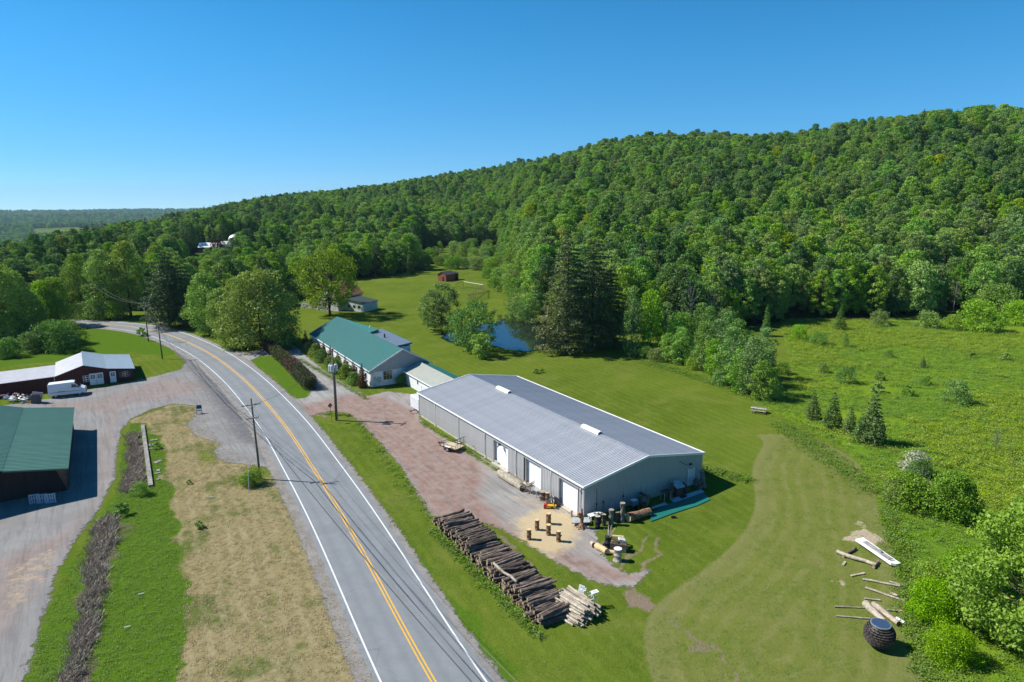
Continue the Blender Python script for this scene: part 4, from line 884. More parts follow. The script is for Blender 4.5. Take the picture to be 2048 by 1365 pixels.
# ---------------------------------------------------------------- red barn with pale roof
M_barnred = mat('barn_red_boards', (.085, .022, .018), .85, 0, .2, 2, bump=.3, stretch=(4, 4, .3))
M_paleroof = mat('pale_metal_roof', (.60, .59, .60), .42, .15, .06, .8)
M_blueroof = mat('light_blue_metal_roof', (.42, .50, .55), .35, .25, .05, .8)
def red_barn():
    P0 = Vector((-71.75, 126.5, 0)); ang = math.radians(-147.57)     # the front runs off to the left along +y
    F = Frame(P0.x, P0.y, ang)
    q = [(0, 2.25), (4.2, 2.85), (7.92, 3.96), (12.35, 2.5), (29.5, 2.2)]      # (distance along the front, height)
    r = empty('red_barn', F.o, F.rz, 'dark red barn with sweeping pale metal roof behind the white van', 'barn'); dp = -13.5      # depth goes to -x (away from the camera)
    sg = -1 if F.loc((P0.x-10, P0.y+20, 0)).x < 0 else 1; dp = 13.0*sg; d2 = 9.5*sg
    for (a, b, dep, m) in ((q[0], q[1], dp, M_blueroof), (q[1], q[2], dp, M_blueroof), (q[2], q[3], dp*.9, M_paleroof), (q[3], q[4], d2, M_paleroof)):
        o_ = -.5*sg; bb = MB(); y0 = a[0]-(.3 if a is q[0] else 0)
        bb.prism([(o_, y0, a[1]), (o_, b[0], b[1]), (dep, b[0], b[1]), (dep, y0, a[1])], (0, 0, .07)); rr = bb.build('roof', m, r)
        n = int((b[0]-a[0])/.45)
        L_ = abs(dep-o_)
        for i in range(int(L_/.9)):
            x = o_+sg*(i+.5)*.9; s = MB(); s.bar((x, y0+.03, a[1]+.085), (x, b[0]-.03, b[1]+.085), .04, .035); s.build('roof_seam', m, rr)
    w = MB(); w.prism([(0, 0, -.2)]+[(0, a, h-.03) for a, h in q]+[(0, q[-1][0], -.2)], (sg*.15, 0, 0)); w.build('front_wall', M_barnred, r)
    n = 62
    bd = MB(); H = lambda y: np.interp(y, [a[0] for a in q], [a[1] for a in q])
    for i in range(n):
        y = (i+.5)*q[-1][0]/n; bd = MB(); bd.box((-sg*.015, y, H(y)/2-.05), (.03, q[-1][0]/n-.03, H(y)-.06)); bd.build('wall_board', M_barnred, r)
    w = MB(); w.box((dp/2, .08, 1.05), (abs(dp)-.4, .15, 2.3)); w.box((d2/2, q[-1][0]-.1, 1.0), (abs(d2)-.4, .15, 2.2)); w.box((dp-sg*.3, 6, 1.1), (.15, 12, 2.2)); w.box((d2-sg*.3, 20, 1.0), (.15, 18, 2)); w.build('side_wall', M_barnred, r)
    def win(y, z, w_, h_, nx, ny, m=M_white, nm='window'):
        b = MB(); b.box((-sg*.05, y, z), (.06, w_, h_)); o = b.build(nm, m, r)
        for i in range(nx):
            for j in range(ny):
                g = MB(); g.box((-sg*.085, y-w_/2+w_*(i+.5)/nx, z-h_/2+h_*(j+.5)/ny), (.015, w_/nx-.1, h_/ny-.1)); g.build('pane', M_glass, o)
        return o
    win(7.7, 1.35, .95, 1.15, 2, 3)
    for s in (-1, 1):
        y = 6.05+s*.56; b = MB(); b.box((-sg*.06, y, 1.1), (.07, 1.08, 2.15)); o = b.build('barn_door', M_white, r)
        for i in (-1, 1):
            for j in range(3): g = MB(); g.box((-sg*.1, y+i*.2, 1.3+j*.26), (.015, .32, .2)); g.build('pane', M_glass, o)
    b = MB(); b.box((-sg*.06, 3.4, 1.1), (.07, 1.0, 2.1)); o = b.build('door', M_white, r)
    for i in (-1, 1):
        for j in range(3): g = MB(); g.box((-sg*.1, 3.4+i*.17, 1.35+j*.25), (.015, .28, .2)); g.build('pane', M_glass, o)
    o = win(1.4, 1.35, 1.0, 1.05, 2, 3, mat('cream_frame', (.5, .47, .33), .6))
    for s in (-1, 1): b = MB(); b.box((-sg*.05, 1.4+s*.78, 1.35), (.04, .4, 1.1)); b.build('shutter', mat('shutter_blue', (.05, .07, .12), .6), o)
    b = MB(); b.tube([(-sg*.2, 12.5, 2.6), (-sg*.2, 12.5, 1.5)], .04, 5); b.build('downspout', M_white, r)
red_barn()
# ---------------------------------------------------------------- green roofed barn at the left edge
M_greenroof = mat('green_metal_roof', (.085, .19, .14), .42, .1, .08, .35, orand=.05)
def green_barn():
    a = G(149, 815.5, 3.35); b = G(137, 936, 3.35); ang = math.atan2(b.y-a.y, b.x-a.x)
    F = Frame(b.x, b.y, ang+PI)       # +y runs away from the camera along the eave
    Ln = (a-b).length; r = empty('green_roofed_barn', (b.x, b.y, 0), F.rz, 'dark red barn with broad green ribbed roof at the left edge', 'barn')
    s = 1 if F.loc((b.x-10, b.y-5, 0)).x > 0 else -1       # side on which the barn lies
    xs = [0, 6.2*s, 14*s, 22*s]; zs = [3.35, 4.3, 6.6, 4.0]
    for (x0, z0, x1, z1) in ((xs[0], zs[0], xs[1], zs[1]), (xs[1], zs[1]+.03, xs[2], zs[2]), (xs[2], zs[2], xs[3], zs[3])):
        n = 28; w_ = (Ln+.3)/n; me = MB(); me.prism([(x0, 0, z0), (x1, 0, z1), (x1, 0, z1-.06), (x0, 0, z0-.06)], (0, w_-.015, 0))
        for c in (.25, .75): me.bar((x0, w_*c, z0+.015), (x1, w_*c, z1+.015), .05, .035)
        mm = me.mesh('roof_panel', M_greenroof)
        for i in range(n): link('roof_panel', mm, r, (0, -.15+i*w_, 0))
    M_bw = mat('barn_brown_boards', (.045, .025, .022), .85, 0, .2, 2, stretch=(4, 4, .3))
    w = MB(); y = 1.7; w.prism([(xs[0]+s*.5, y, -.1), (xs[3], y, -.1), (xs[3], y, 3.9), (xs[2], y, 6.4), (xs[1], y, 4.1), (xs[0]+s*.5, y, 3.3)], (0, .15, 0)); w.build('gable_wall', M_bw, r)
    for i in range(48):
        x = xs[0]+s*(.75+i*.45); h = float(np.interp(abs(x), [0, 6.2, 14, 22], zs))-.12; bd = MB(); bd.box((x, y-.02, h/2), (.41, .03, h)); bd.build('wall_board', M_bw, r)
    w = MB(); w.box((xs[0]+s*.5, Ln/2+.9, 1.6), (.15, Ln-2.0, 3.3)); w.box((xs[2], Ln-.6, 2), (15, .15, 4)); w.build('side_wall', M_bw, r)
    w = MB(); w.prism([(xs[0]+s*.35, .1, 3.2), (xs[0]+s*1.3, .1, 3.35), (xs[0]+s*.55, 1.65, .1), (xs[0]+s*.40, 1.65, .1)], (0, .06, 0)); w.build('brace_panel', mat('brace_board', (.16, .09, .07), .8), r)
    w = MB(); w.box((xs[0]+s*.1, Ln/2, 3.22), (.08, Ln+.3, .16)); w.box((xs[1]/2, -.16, 3.72), (abs(xs[1]), .05, .18), M=Matrix.Rotation(-s*math.atan2(.95, 6.2), 3, 'Y')); w.build('fascia', mat('green_trim', (.05, .13, .10), .5), r)
    return F, s, r
GBF, GBs, _ = green_barn()
# ---------------------------------------------------------------- white barn behind the round tree
def white_barn():
    a = G(677, 623); F = Frame(a.x, a.y, math.radians(62))
    r = empty('white_barn', F.o, F.rz, 'white barn with rusty orange roof half hidden behind the round tree', 'barn')
    W_, L_, e, rd = 9.5, 11, 4.2, 8.2
    M_rust = mat('rusty_metal_roof', (.45, .20, .09), .75, .1, .25, 1.2)
    # local x to the right; ridge along y
    w = MB(); w.prism([(-W_, 0, -.1), (0, 0, -.1), (0, 0, e), (-W_/2, 0, rd-.1), (-W_, 0, e)], (0, L_, 0)); w.build('wall', mat('barn_white_boards', (.62, .62, .60), .85, 0, .15, 2, stretch=(3, 3, .3)), r)
    for s in (0, 1):
        xx = (.4, -W_-.4)[s]; w = MB(); w.prism([(xx, -.4, e-.2), (-W_/2, -.4, rd), (-W_/2, L_+.4, rd), (xx, L_+.4, e-.2)], (0, 0, .08)); w.build('roof', M_rust, r)
    b = MB(); b.box((-W_/2, -.04, 1.5), (2.6, .06, 3)); b.build('barn_door', M_wood, r)
    for x in (-2, -7.5): b = MB(); b.box((x, -.04, 3.2), (.9, .06, 1.1)); q = b.build('window', M_white, r); g = MB(); g.box((x, -.08, 3.2), (.7, .02, .9)); g.build('pane', M_glass, q)
    # lean-to on the right
    w = MB(); w.prism([(0.05, 2.5, -.1), (7.5, 2.5, -.1), (7.5, 2.5, 2.5), (.05, 2.5, 3.4)], (0, 6.5, 0)); w.build('lean_to', mat('lean_to_blue_grey', (.60, .64, .64), .8, 0, .1, 2), r)
    w = MB(); w.prism([(0.06, 2.2, 3.55), (7.9, 2.2, 2.6), (7.9, 9.3, 2.6), (.06, 9.3, 3.55)], (0, 0, .07)); w.build('lean_to_roof', mat('dark_green_felt', (.03, .05, .045), .8), r)
    for k in range(3): b = MB(); b.box((2+k*1.9, 2.46, 1.4), (.8, .05, .8)); b.build('pane', M_glass, r)
white_barn()
def stone_ruin():
    a = G(602, 615); b = G(655, 622); r = empty('ruined_stone_wall', a, math.atan2(b.y-a.y, b.x-a.x), 'low grey ruined stone wall left of the white barn', 'stone wall'); L_ = (b-a).length
    rr = random.Random(3); ms = mat('field_stone', (.36, .34, .32), .9, 0, .25, 2, bump=.5, orand=.2)
    for row in range(4):
        x = rr.uniform(0, .4)
        while x < L_:
            w_ = rr.uniform(.5, 1.1)
            if rr.random() < .93-row*.09: s = MB(); s.box((x+w_/2, rr.uniform(-.08, .08), .16+row*.36), (w_*.95, .55, .34), rz=rr.uniform(-.06, .06)); s.build('stone', ms, r)
            x += w_
    b = MB(); b.bar((0, .1, 1.7), (L_*.8, .1, 1.65), .18); b.build('fallen_beam', M_barklight, r)
stone_ruin()
def shed(name, u, v, w_, d_, h, roofh, ang, m, mr, label, door=True):
    p = G(u, v); r = empty(name, p, ang, label, 'shed')
    b = MB(); b.prism([(-w_/2, 0, 0), (w_/2, 0, 0), (w_/2, 0, h), (0, 0, roofh), (-w_/2, 0, h)], (0, d_, 0)); b.build('wall', m, r)
    for s in (-1, 1): b = MB(); b.prism([(s*(w_/2+.25), -.25, h-.1), (0, -.25, roofh+.02), (0, d_+.25, roofh+.02), (s*(w_/2+.25), d_+.25, h-.1)], (0, 0, .07)); b.build('roof', mr, r)
    if door: b = MB(); b.box((w_*.15, -.03, .9), (.8, .05, 1.8)); b.build('door', M_dark, r)
M_shedred = mat('shed_red', (.30, .085, .05), .8, 0, .12, 2); M_shingle = mat('dark_shingle', (.05, .05, .055), .9)
shed('red_garden_shed', 884, 563, 4.0, 6.0, 2.6, 3.7, math.radians(-32), M_shedred, M_shingle, 'small red shed with dark roof on the far lawn')
shed('dark_garden_shed', 907, 560, 3.0, 2.6, 2.6, 3.1, math.radians(-8), mat('dark_boards', (.035, .022, .02), .8), M_shingle, 'small dark shed just right of the red shed')
# farm on the hillside at the left
def farm():
    p = GT(418, 506); r = empty('farm_barn', p, math.radians(12), 'small distant barn with bright white roof beside dark red tree', 'barn')
    b = MB(); b.box((0, 4, 1.5), (10.5, 7, 3.4)); b.build('wall', mat('farm_wall_dark', (.10, .09, .10), .8), r)
    b = MB(); b.prism([(-5.6, -.3, 2.8), (5.6, -.3, 2.8), (5.6, 4, 5.2), (-5.6, 4, 5.2)], (0, 0, .1)); b.prism([(-5.6, 8.3, 2.8), (5.6, 8.3, 2.8), (5.6, 4.02, 5.2), (-5.6, 4.02, 5.2)], (0, 0, .1)); b.build('roof', M_white, r)
    p = GT(455, 500); r = empty('farm_outbuilding', p, math.radians(8), 'pale green roofed outbuilding between dark red tree and silo', 'outbuilding')
    b = MB(); b.box((0, 3, 1.5), (7, 6, 3)); b.build('wall', M_whitewall, r); b = MB(); b.prism([(-4, -.3, 3), (4, -.3, 3), (4, 3, 4.6), (-4, 3, 4.6)], (0, 0, .1)); b.build('roof', mat('pale_green_roof', (.5, .58, .5), .5), r)
    for (u, v, rad, hh, lb) in ((471, 500, 3.4, 5.6, 'domed white silo beside the distant grey farmhouse'), (364, 500, 2.0, 12.5, 'small domed silo standing alone among the far left trees')):
        p = GT(u, v); d = empty('silo', p, 0, lb, 'silo'); b = MB(); b.lathe([(rad, -1), (rad, hh)], 18); b.build('silo_wall', mat('silo_concrete', (.30, .32, .38), .8), d)
        b = MB(); b.lathe([(rad*1.02, hh), (rad*.95, hh+rad*.3), (rad*.72, hh+rad*.6), (rad*.38, hh+rad*.82), (.05, hh+rad*.88)], 18); b.build('dome', mat('dome_white', (.72, .74, .74), .4, .2), d, sm=True)
    p = GT(497, 500); r = empty('farmhouse', p, math.radians(20), 'distant farmhouse with grey shingle roofs right of silo', 'house')
    b = MB(); b.box((-1, 4, 2), (14, 8, 4.2)); b.box((9, 7, 3), (9, 9, 6)); b.build('wall', mat('farmhouse_dark_wall', (.045, .05, .065), .7), r)
    ms = mat('grey_shingle', (.15, .14, .16), .8)
    b = MB(); b.prism([(-8.5, -.5, 4), (6.5, -.5, 4), (6.5, 4, 6.4), (-8.5, 4, 6.4)], (0, 0, .15)); b.prism([(3.8, 2, 5.8), (14, 2, 5.8), (14, 7, 9.6), (9, 7, 9.6)], (0, 0, .15)); b.prism([(14, 12, 5.8), (3.8, 12, 5.8), (9, 7.05, 9.6), (14, 7.05, 9.6)], (0, 0, .15)); b.build('roof', ms, r)
    for k in range(4): b = MB(); b.box((-6+k*3.4, -.03, 2.2), (1.1, .05, 1.2)); b.build('window', M_glass, r)
farm()
# ================================================================ UTILITY POLES, CABLES, SIGN
M_pole = mat('pole_wood', (.17, .14, .11), .9, 0, .25, 2, bump=.4, stretch=(2, 2, .2))
M_insul = mat('insulator_grey', (.5, .5, .5), .3)
M_wire = mat('cable_black', (.02, .02, .022), .5)
M_wirel = mat('cable_aluminium', (.13, .135, .14), .7, 0)
def pole(u, v, h, label, arms=(1.0,), rz=0.9, lean=(0, 0), low=None, transformers=False, rad=.145):
    p = G(u, v); r = empty('utility_pole', p, rz, label, 'utility pole', 'utility poles along the road')
    b = MB(); b.tube([(0, 0, -.4), (lean[0]*.5, lean[1]*.5, h*.5), (lean[0], lean[1], h)], [rad, rad*.85, rad*.68], 10); b.build('pole_shaft', M_pole, r, sm=True)
    for k, d in enumerate(arms):
        z = h-d; b = MB(); b.box((lean[0], lean[1]+.18, z), (2.2 if k == 0 else 1.5, .08, .09)); b.bar((lean[0]-.7, lean[1]+.2, z), (lean[0], lean[1]+.16, z-.55), .03); b.bar((lean[0]+.7, lean[1]+.2, z), (lean[0], lean[1]+.16, z-.55), .03); a = b.build('crossarm', M_pole, r)
        for x in ((-1.05, -.45, .45, 1.05) if k == 0 else (-.75, .75)): q = MB(); q.lathe([(.05, 0), (.06, .08), (.035, .1), (.06, .15), (.03, .22)], 8, (lean[0]+x, lean[1]+.18, z+.06)); q.build('insulator', M_insul, a)
    if low: b = MB(); b.tube([(0, -.14, .1), (0, -.16, low)], .03, 5); b.build('conduit', M_steel, r)
    if transformers:
        for x, z in ((-.62, h-3.0), (.55, h-3.1), (.05, h-3.15)):
            y = -.1 if abs(x) > .3 else .62
            b = MB(); b.lathe([(.27, -.5), (.29, -.45), (.29, .45), (.24, .52), (.1, .56)], 14, (x, y, z)); t = b.build('transformer', mat('transformer_blue_grey', (.48, .55, .62), .4, .2), r, sm=False)
            q = MB(); q.lathe([(.05, .5), (.06, .62), (.03, .78)], 6, (x, y, z)); q.build('bushing', M_insul, t); q = MB(); q.bar((x, y, z+.2), (0, 0, z+.2), .05); q.build('bracket', M_steel, t)
        b = MB(); b.tube([(-.6, -.1, h-3.5), (-.85, -.3, h-4.6), (-.5, -.3, h-5.2), (-.12, -.1, h-5.0)], .022, 5); b.build('drop_cable', M_wire, r)
        b = MB(); b.tube([(.18, -.1, .2), (.2, -.1, h-4.5)], .06, 6); b.build('conduit', mat('conduit_grey', (.30, .29, .36), .6), r)
    return Vector((p.x, p.y, h)), r
tops = {}
tops['a'] = pole(521, 958, 10.5, 'wooden utility pole beside the bush on the near verge', (.9, 2.6), .55, (-.35, 0), low=3.2)[0]
tops['b'] = pole(325, 718, 8.1, 'wooden utility pole on grass right of the red barn', (.5,), .9, (-.2, 0))[0]
tops['c'] = pole(297, 683, 9.7, 'taller utility pole on the verge behind, nearer the road bend', (.6,), .8)[0]
tops['d'] = pole(197, 640, 10.5, 'farthest utility pole, beyond the road under the trees', (.6,), .8)[0]
tops['t'] = pole(673, 841, 11.5, 'tall utility pole with three blue grey transformers beside the rusty sign', (.25,), 1.3, (-.1, 0), transformers=True, rad=.19)[0]
def cable(name, a, b, sag, r, m, label, cat='cable', n=24):
    pts = [a.lerp(b, i/n)-Vector((0, 0, sag*4*(i/n)*(1-i/n))) for i in range(n+1)]
    mb = MB(); mb.tube(pts, r, 4, cap=False); o = mb.build(name, m); tag(o, label, cat, 'power and phone cables strung between the poles'); return o
ta = tops['a']; off = G(1165, 1700, 9.5); ex = (G(985, 1365, 7.5)-Vector((ta.x, ta.y, 7.5))); end = Vector((ta.x, ta.y, 0))+ex*1.75
for k, (x, z, rr, m) in enumerate(((-.9, 9.7, .016, M_wirel), (0.0, 9.7, .016, M_wirel), (.9, 9.7, .016, M_wirel), (.1, 7.6, .045, M_wire), (.25, 8.3, .03, M_wirel))):
    lb = ['outer left thin power line over the near road', 'middle thin power line over the near road', 'outer right thin power line over the near road', 'thick black phone cable sagging over the near road', 'bright neutral wire just above the black cable over the road'][k]
    dx = Vector((x*.86, x*.5, 0)); cable('power_line', Vector((ta.x-.3, ta.y, z))+dx, Vector((end.x, end.y, z))+dx*1.0, 1.7, rr, m, lb)
    lb2 = lb.replace('over the near road', 'running back to the barn-side pole').replace('over the road', 'running back to the barn-side pole')
    tb = tops['b']; cable('power_line', Vector((ta.x-.3, ta.y, z))+dx, Vector((tb.x-.2, tb.y, min(z-.9, 7.7)))+dx, 1.9, rr, m, lb2)
tb, tc, td = tops['b'], tops['c'], tops['d']
for x in (-.8, .8): 
    sd = 'left' if x < 0 else 'right'
    cable('power_line', tb+Vector((x, 0, -.4)), tc+Vector((x, 0, -.5)), .8, .016, M_wirel, sd+' thin line between the two poles behind the red barn')
    cable('power_line', tc+Vector((x, 0, -.5)), td+Vector((x, 0, -.5)), 1.4, .018, M_wirel, sd+' thin line crossing the road bend towards the farthest pole')
    cable('power_line', td+Vector((x, 0, -.5)), td+Vector((-48+x, 22, -.5)), 1.4, .018, M_wirel, sd+' thin line leaving the farthest pole into the trees')
tt = tops['t']; cable('power_line', Vector((tt.x, tt.y, 11.2)), Vector((ta.x, ta.y, 9.7)), 1.2, .016, M_wirel, 'thin service line crossing the road to the transformer pole')
cable('power_line', Vector((tt.x, tt.y, 8.5)), TF.w(.8, .35, 3.5), 1.0, .016, M_wire, 'thin service line from transformer pole to the teal roofed building')
p = G(663, 845); r = empty('road_sign', p, .75, 'rusty diamond road sign on thin post beside the transformer pole', 'sign')
b = MB(); b.bar((.12, 0, -.2), (-.1, 0, 2.9), .06); b.build('post', mat('rusty_post', (.18, .10, .06), .8), r)
b = MB(); q = .42; b.prism([(-.1-q, -.05, 2.75), (-.1, -.05, 2.75-q), (-.1+q, -.05, 2.75), (-.1, -.05, 2.75+q)], (0, .02, 0)); s_ = b.build('sign_plate', mat('rusty_plate', (.16, .08, .045), .7, .2), r)
b = MB(); b.bar((-.3, -.06, 2.6), (.1, -.06, 2.9), .04); b.build('brace', M_steel, s_)
p = G(497, 979); b = MB(); b.tube([(0, 0, -.2), (.12, .05, 2.3)], .045, 6); o = b.build('marker_post', M_white, None, p); tag(o, 'thin white marker post in the bush by the near utility pole', 'post')
# ================================================================ LOG PILES
M_log = mat('log_bark_grey', (.165, .125, .098), .95, 0, .35, 2, bump=.7, bscale=14, orand=.5)
M_logend = mat('log_end_cut', (.34, .25, .16), .9, 0, .2, 6, orand=.2)
M_logpale = mat('log_peeled_pale', (.42, .36, .28), .85, 0, .25, 3, bump=.4, orand=.2)
M_loggold = mat('log_fresh_bark', (.30, .18, .09), .9, 0, .35, 4, bump=.5)
M_fresh = mat('fresh_cut_wood', (.62, .45, .24), .8, 0, .1, 5)
def log_mesh(L_, r0, seed, m=None, me_=None, n=7, bend=.04, taper=.12):
    rr = random.Random(seed); k = 4; pts = []
    for i in range(k+1): pts.append((L_*(i/k-.5), rr.uniform(-1, 1)*bend, rr.uniform(-1, 1)*bend*.6))
    b = MB(); b.tube(pts, [r0*(1-taper*i/k)*rr.uniform(.93, 1.07) for i in range(k+1)], n, cap=False, seed=seed, jit=.06)
    nv = len(b.v); b.mi = 1; b.f += [tuple(range(n-1, -1, -1)), tuple(k*n+j for j in range(n))]; b.m += [1, 1]
    return b.mesh('log', [m or M_log, me_ or M_logend], sm=False)
def dark_pile():
    a = G(868, 1046); b = G(1085, 1258); d = (b-a); Ln = d.length; rz = math.atan2(d.y, d.x)
    r = empty('log_pile', a, rz, 'long stack of dark grey logs lying between road verge and gravel yard', 'log pile')
    # local x runs along the stack; logs lie across it (local y)
    kinds = [log_mesh(3.1+.16*(i % 4), .10+.016*(i % 5), 100+i, bend=.04+.03*(i % 3)) for i in range(10)]; rr = random.Random(2); cnt = 0; core = []
    rows = 82; step = Ln/rows
    wd = 3.3; side = 1 if True else -1
    for lay in range(6):
        z = .13+lay*.215
        for i in range(rows-lay):
            x = (i+.5+lay*.5)*step
            hmax = 1.15+.30*math.sin(i*.33)+.2*math.sin(i*.9+1)
            if i > rows-10: hmax *= .3+.07*(rows-i)
            if i < 6: hmax *= .45+.1*i
            if z > hmax: continue
            top = z+.215 > hmax or lay >= 5
            core.append((x, z, top or (lay*.0 == 1)))
    tops_ = [c for c in core if c[2]]; rest = [c for c in core if not c[2]]
    rr.shuffle(rest); ind = tops_+rest[:max(0, 285-len(tops_))]; rest = rest[max(0, 285-len(tops_)):]
    def pose(x, z, top):
        return (x+rr.uniform(-.07, .07), wd/2+rr.uniform(-.40, .40), z+(rr.uniform(0, .10) if top else 0)), (rr.uniform(-.05, .05) if top else 0, rr.uniform(-.03, .03), PI/2+rr.uniform(-.07, .07)*(2 if top else .6)+(PI if rr.random() < .5 else 0))
    for c in ind:
        l_, rt = pose(*c); o = link('log', rr.choice(kinds), r, l_, rt); s = rr.uniform(.82, 1.18); o.scale = (rr.uniform(.86, 1.05), s, s)
    # the logs deeper in the stack, joined
    V = []; F = []; MI = []; base = 0
    for c in rest:
        l_, rt = pose(*c); me = rr.choice(kinds); from mathutils import Euler
        M = Matrix.Translation(l_) @ Euler(rt).to_matrix().to_4x4()
        V += [tuple(M @ v.co) for v in me.vertices]; F += [tuple(base+i for i in p.vertices) for p in me.polygons]; MI += [p.material_index for p in me.polygons]; base += len(me.vertices)
    me = bpy.data.meshes.new('stacked_logs'); me.from_pydata(V, [], F); me.materials.append(M_log); me.materials.append(M_logend); me.polygons.foreach_set('material_index', MI)
    o = link('stacked_logs', me, r); tag(o, kind='stuff')
    return r, a, rz
dark_pile()
ps = G(1010, 1145, 1.55); o = link('branch_log', log_mesh(3.3, .13, 77, M_logpale, M_fresh, bend=.14), None, ps, (0, math.radians(6), math.radians(-48))); tag(o, 'pale crooked log lying on top of the dark log stack', 'log')
def pale_pile():
    c = G(1152, 1222); r = empty('pole_pile', c, math.radians(-52), 'heap of pale peeled poles at the near end of the dark log stack', 'log pile')
    rr = random.Random(9); ks = [log_mesh(3.7, .085+.02*(i % 3), 300+i, M_logpale, M_logend, bend=.03) for i in range(8)]
    for lay in range(6):
        n = 17-lay*2 if lay else 18
        for i in range(n):
            y = (i-(n-1)/2)*.22+rr.uniform(-.05, .05)+.1; z = .12+lay*.18+rr.uniform(-.03, .03)
            o = link('pole', rr.choice(ks), r, (rr.uniform(-.35, .35), y, z), (0, rr.uniform(-.04, .02), rr.uniform(-.10, .10)-y*.05)); o.scale = (rr.uniform(.75, 1.05), 1, 1)
pale_pile()
def garden_chair(u, v, z, rz, rot, label):
    r = empty('garden_chair', G(u, v, z), rz, label, 'chair'); r.rotation_euler = rot; m = M_white
    b = MB(); b.box((0, 0, .42), (.5, .5, .04)); b.build('seat', m, r)
    b = MB(); 
    for x in (-.22, -.08, .08, .22): b.box((x, .26, .68), (.08, .035, .52))
    b.box((0, .26, .94), (.52, .04, .07)); b.build('backrest', m, r)
    for x in (-.23, .23):
        for y in (-.22, .22): b = MB(); b.bar((x, y, 0), (x, y, .42), .045); b.build('leg', m, r)
        b = MB(); b.box((x, 0, .63), (.06, .5, .035)); b.bar((x, -.22, .42), (x, -.22, .63), .035); b.build('armrest', m, r)
garden_chair(1163, 1190, .95, 0, (.15, -.1, 2.6), 'white slatted garden chair standing upright on the pale pole heap')
garden_chair(1176, 1194, 1.0, 0, (1.45, .1, 1.9), 'white garden chair tipped over on the pale pole heap')
def mower(u, v, rz):
    r = empty('ride_on_mower', G(u, v), rz, 'red ride-on mower with black seat behind the dark log stack', 'mower'); red = mat('mower_red', (.62, .02, .03), .3)
    b = MB(); b.prism([(.15, -.36, .35), (.95, -.33, .35), (1.0, -.3, .62), (.85, -.33, .82), (.2, -.36, .9)], (0, .7, 0)); b.build('hood', red, r)
    b = MB(); b.box((-.45, 0, .45), (.9, .85, .3)); b.build('fender', red, r)
    b = MB(); b.box((-.5, 0, .68), (.45, .48, .12)); b.box((-.75, 0, .95), (.12, .46, .5), M=Matrix.Rotation(-.2, 3, 'Y')); b.build('seat', M_black, r)
    b = MB(); b.bar((.2, 0, .85), (.0, 0, 1.15), .05); b.lathe([(.16, 0), (.19, .02), (.16, .04)], 12, (-.02, 0, 1.15)); b.build('steering_wheel', M_black, r)
    for x, y, R_ in ((-.5, -.45, .3), (-.5, .45, .3), (.75, -.38, .2), (.75, .38, .2)):
        b = MB(); b.tube([(x, y-.1, R_), (x, y+.1, R_)], R_, 14); b.build('wheel', M_black, r)
    b = MB(); b.box((.1, 0, .22), (.9, 1.1, .14)); b.build('mower_deck', M_black, r); b = MB(); b.box((.5, -.36, .7), (.5, .02, .08)); b.build('white_stripe', M_white, r)
mower(1087, 1186, math.radians(-28))
# ================================================================ STUMPS AND CARVING YARD
def stump(u, v, h, rad, label, m=M_loggold, me_=M_fresh, group=None, n=14, loc=None):
    r = empty('log_stump', loc or G(u, v), random.Random(u).uniform(0, 6), label, 'stump', group)
    b = MB(); rr = random.Random(u*3); b.tube([(0, 0, -.02), (0, 0, .06), (.01, 0, h*.5), (0, 0, h)], [rad*1.08, rad, rad*.97, rad], n, cap=False, seed=u, jit=.06); b.build('bark', m, r)
    b = MB(); b.lathe([(rad*.95, h-.02), (rad*.93, h+.008)], n); b.build('cut_face', me_, r); return r
for u, v, h, rd, lb in ((1058, 1079, 1.12, .27, 'leftmost golden log stump standing on the sawdust'), (1074, 1060, 1.15, .27, 'golden log stump second from left on the sawdust'), (1097, 1048, 1.22, .31, 'golden log stump at the back, nearest the open garage door'),
                        (1097, 1070, 1.15, .28, 'golden log stump in the middle of the sawdust group'), (1117, 1083, 1.15, .27, 'rightmost golden log stump on the sawdust, nearest the grass')):
    stump(u, v, h, rd, lb, group='five golden stumps standing on sawdust')
def lying(name, u, v, L_, rad, rz, label, m=M_loggold, me_=M_fresh, z=None, tilt=0, n=12, bend=.03, cat='log', seed=None, taper=.12):
    p = G(u, v); p.z = (rad*.95 if z is None else z); o = link(name, log_mesh(L_, rad, seed or int(u), m, me_, n, bend, taper), None, p, (0, tilt, rz)); return tag(o, label, cat)
# wood debris circle on the grass
lying('log_piece', 1186, 1093, .55, .27, math.radians(100), 'short log section lying at left of the wood debris on grass', M_logpale, M_loggold)
lying('carved_log', 1203, 1103, 1.5, .33, math.radians(-55), 'thick half-carved log lying on grass in the wood debris', M_fresh, M_logpale)
lying('log_piece', 1205, 1096, .9, .3, math.radians(60), 'grey barked log behind the half-carved log', M_log, M_logpale)
stump(1235, 1121, 1.25, .42, 'tall pale stump with white weathered top at front of debris', M_logpale, M_whitewall)
stump(1216, 1096, 1.25, .36, 'black plastic drum filled with grey branches amid wood debris', M_black, M_black)
o = MB(); rr = random.Random(4); p0 = G(1216, 1096)
for k in range(9): a = rr.uniform(0, 6.28); o.tube([(0, 0, .9), (.5*math.cos(a), .5*math.sin(a), 1.6+rr.uniform(0, .5)), (.75*math.cos(a), .75*math.sin(a), 2.0+rr.uniform(0, .5))], [.05, .035, .015], 5)
tag(o.build('branch_bundle', M_logpale, None, p0), 'spiky grey branches sticking up from the black drum', 'branches')
lying('log_slice', 1228, 1100, .35, .33, math.radians(-70), 'round log slice showing pale cut face amid debris', M_loggold, M_fresh, z=.9)
lying('log_piece', 1221, 1108, 1.3, .22, math.radians(-15), 'fresh split log lying between debris and tall pale stump', M_fresh, M_fresh)
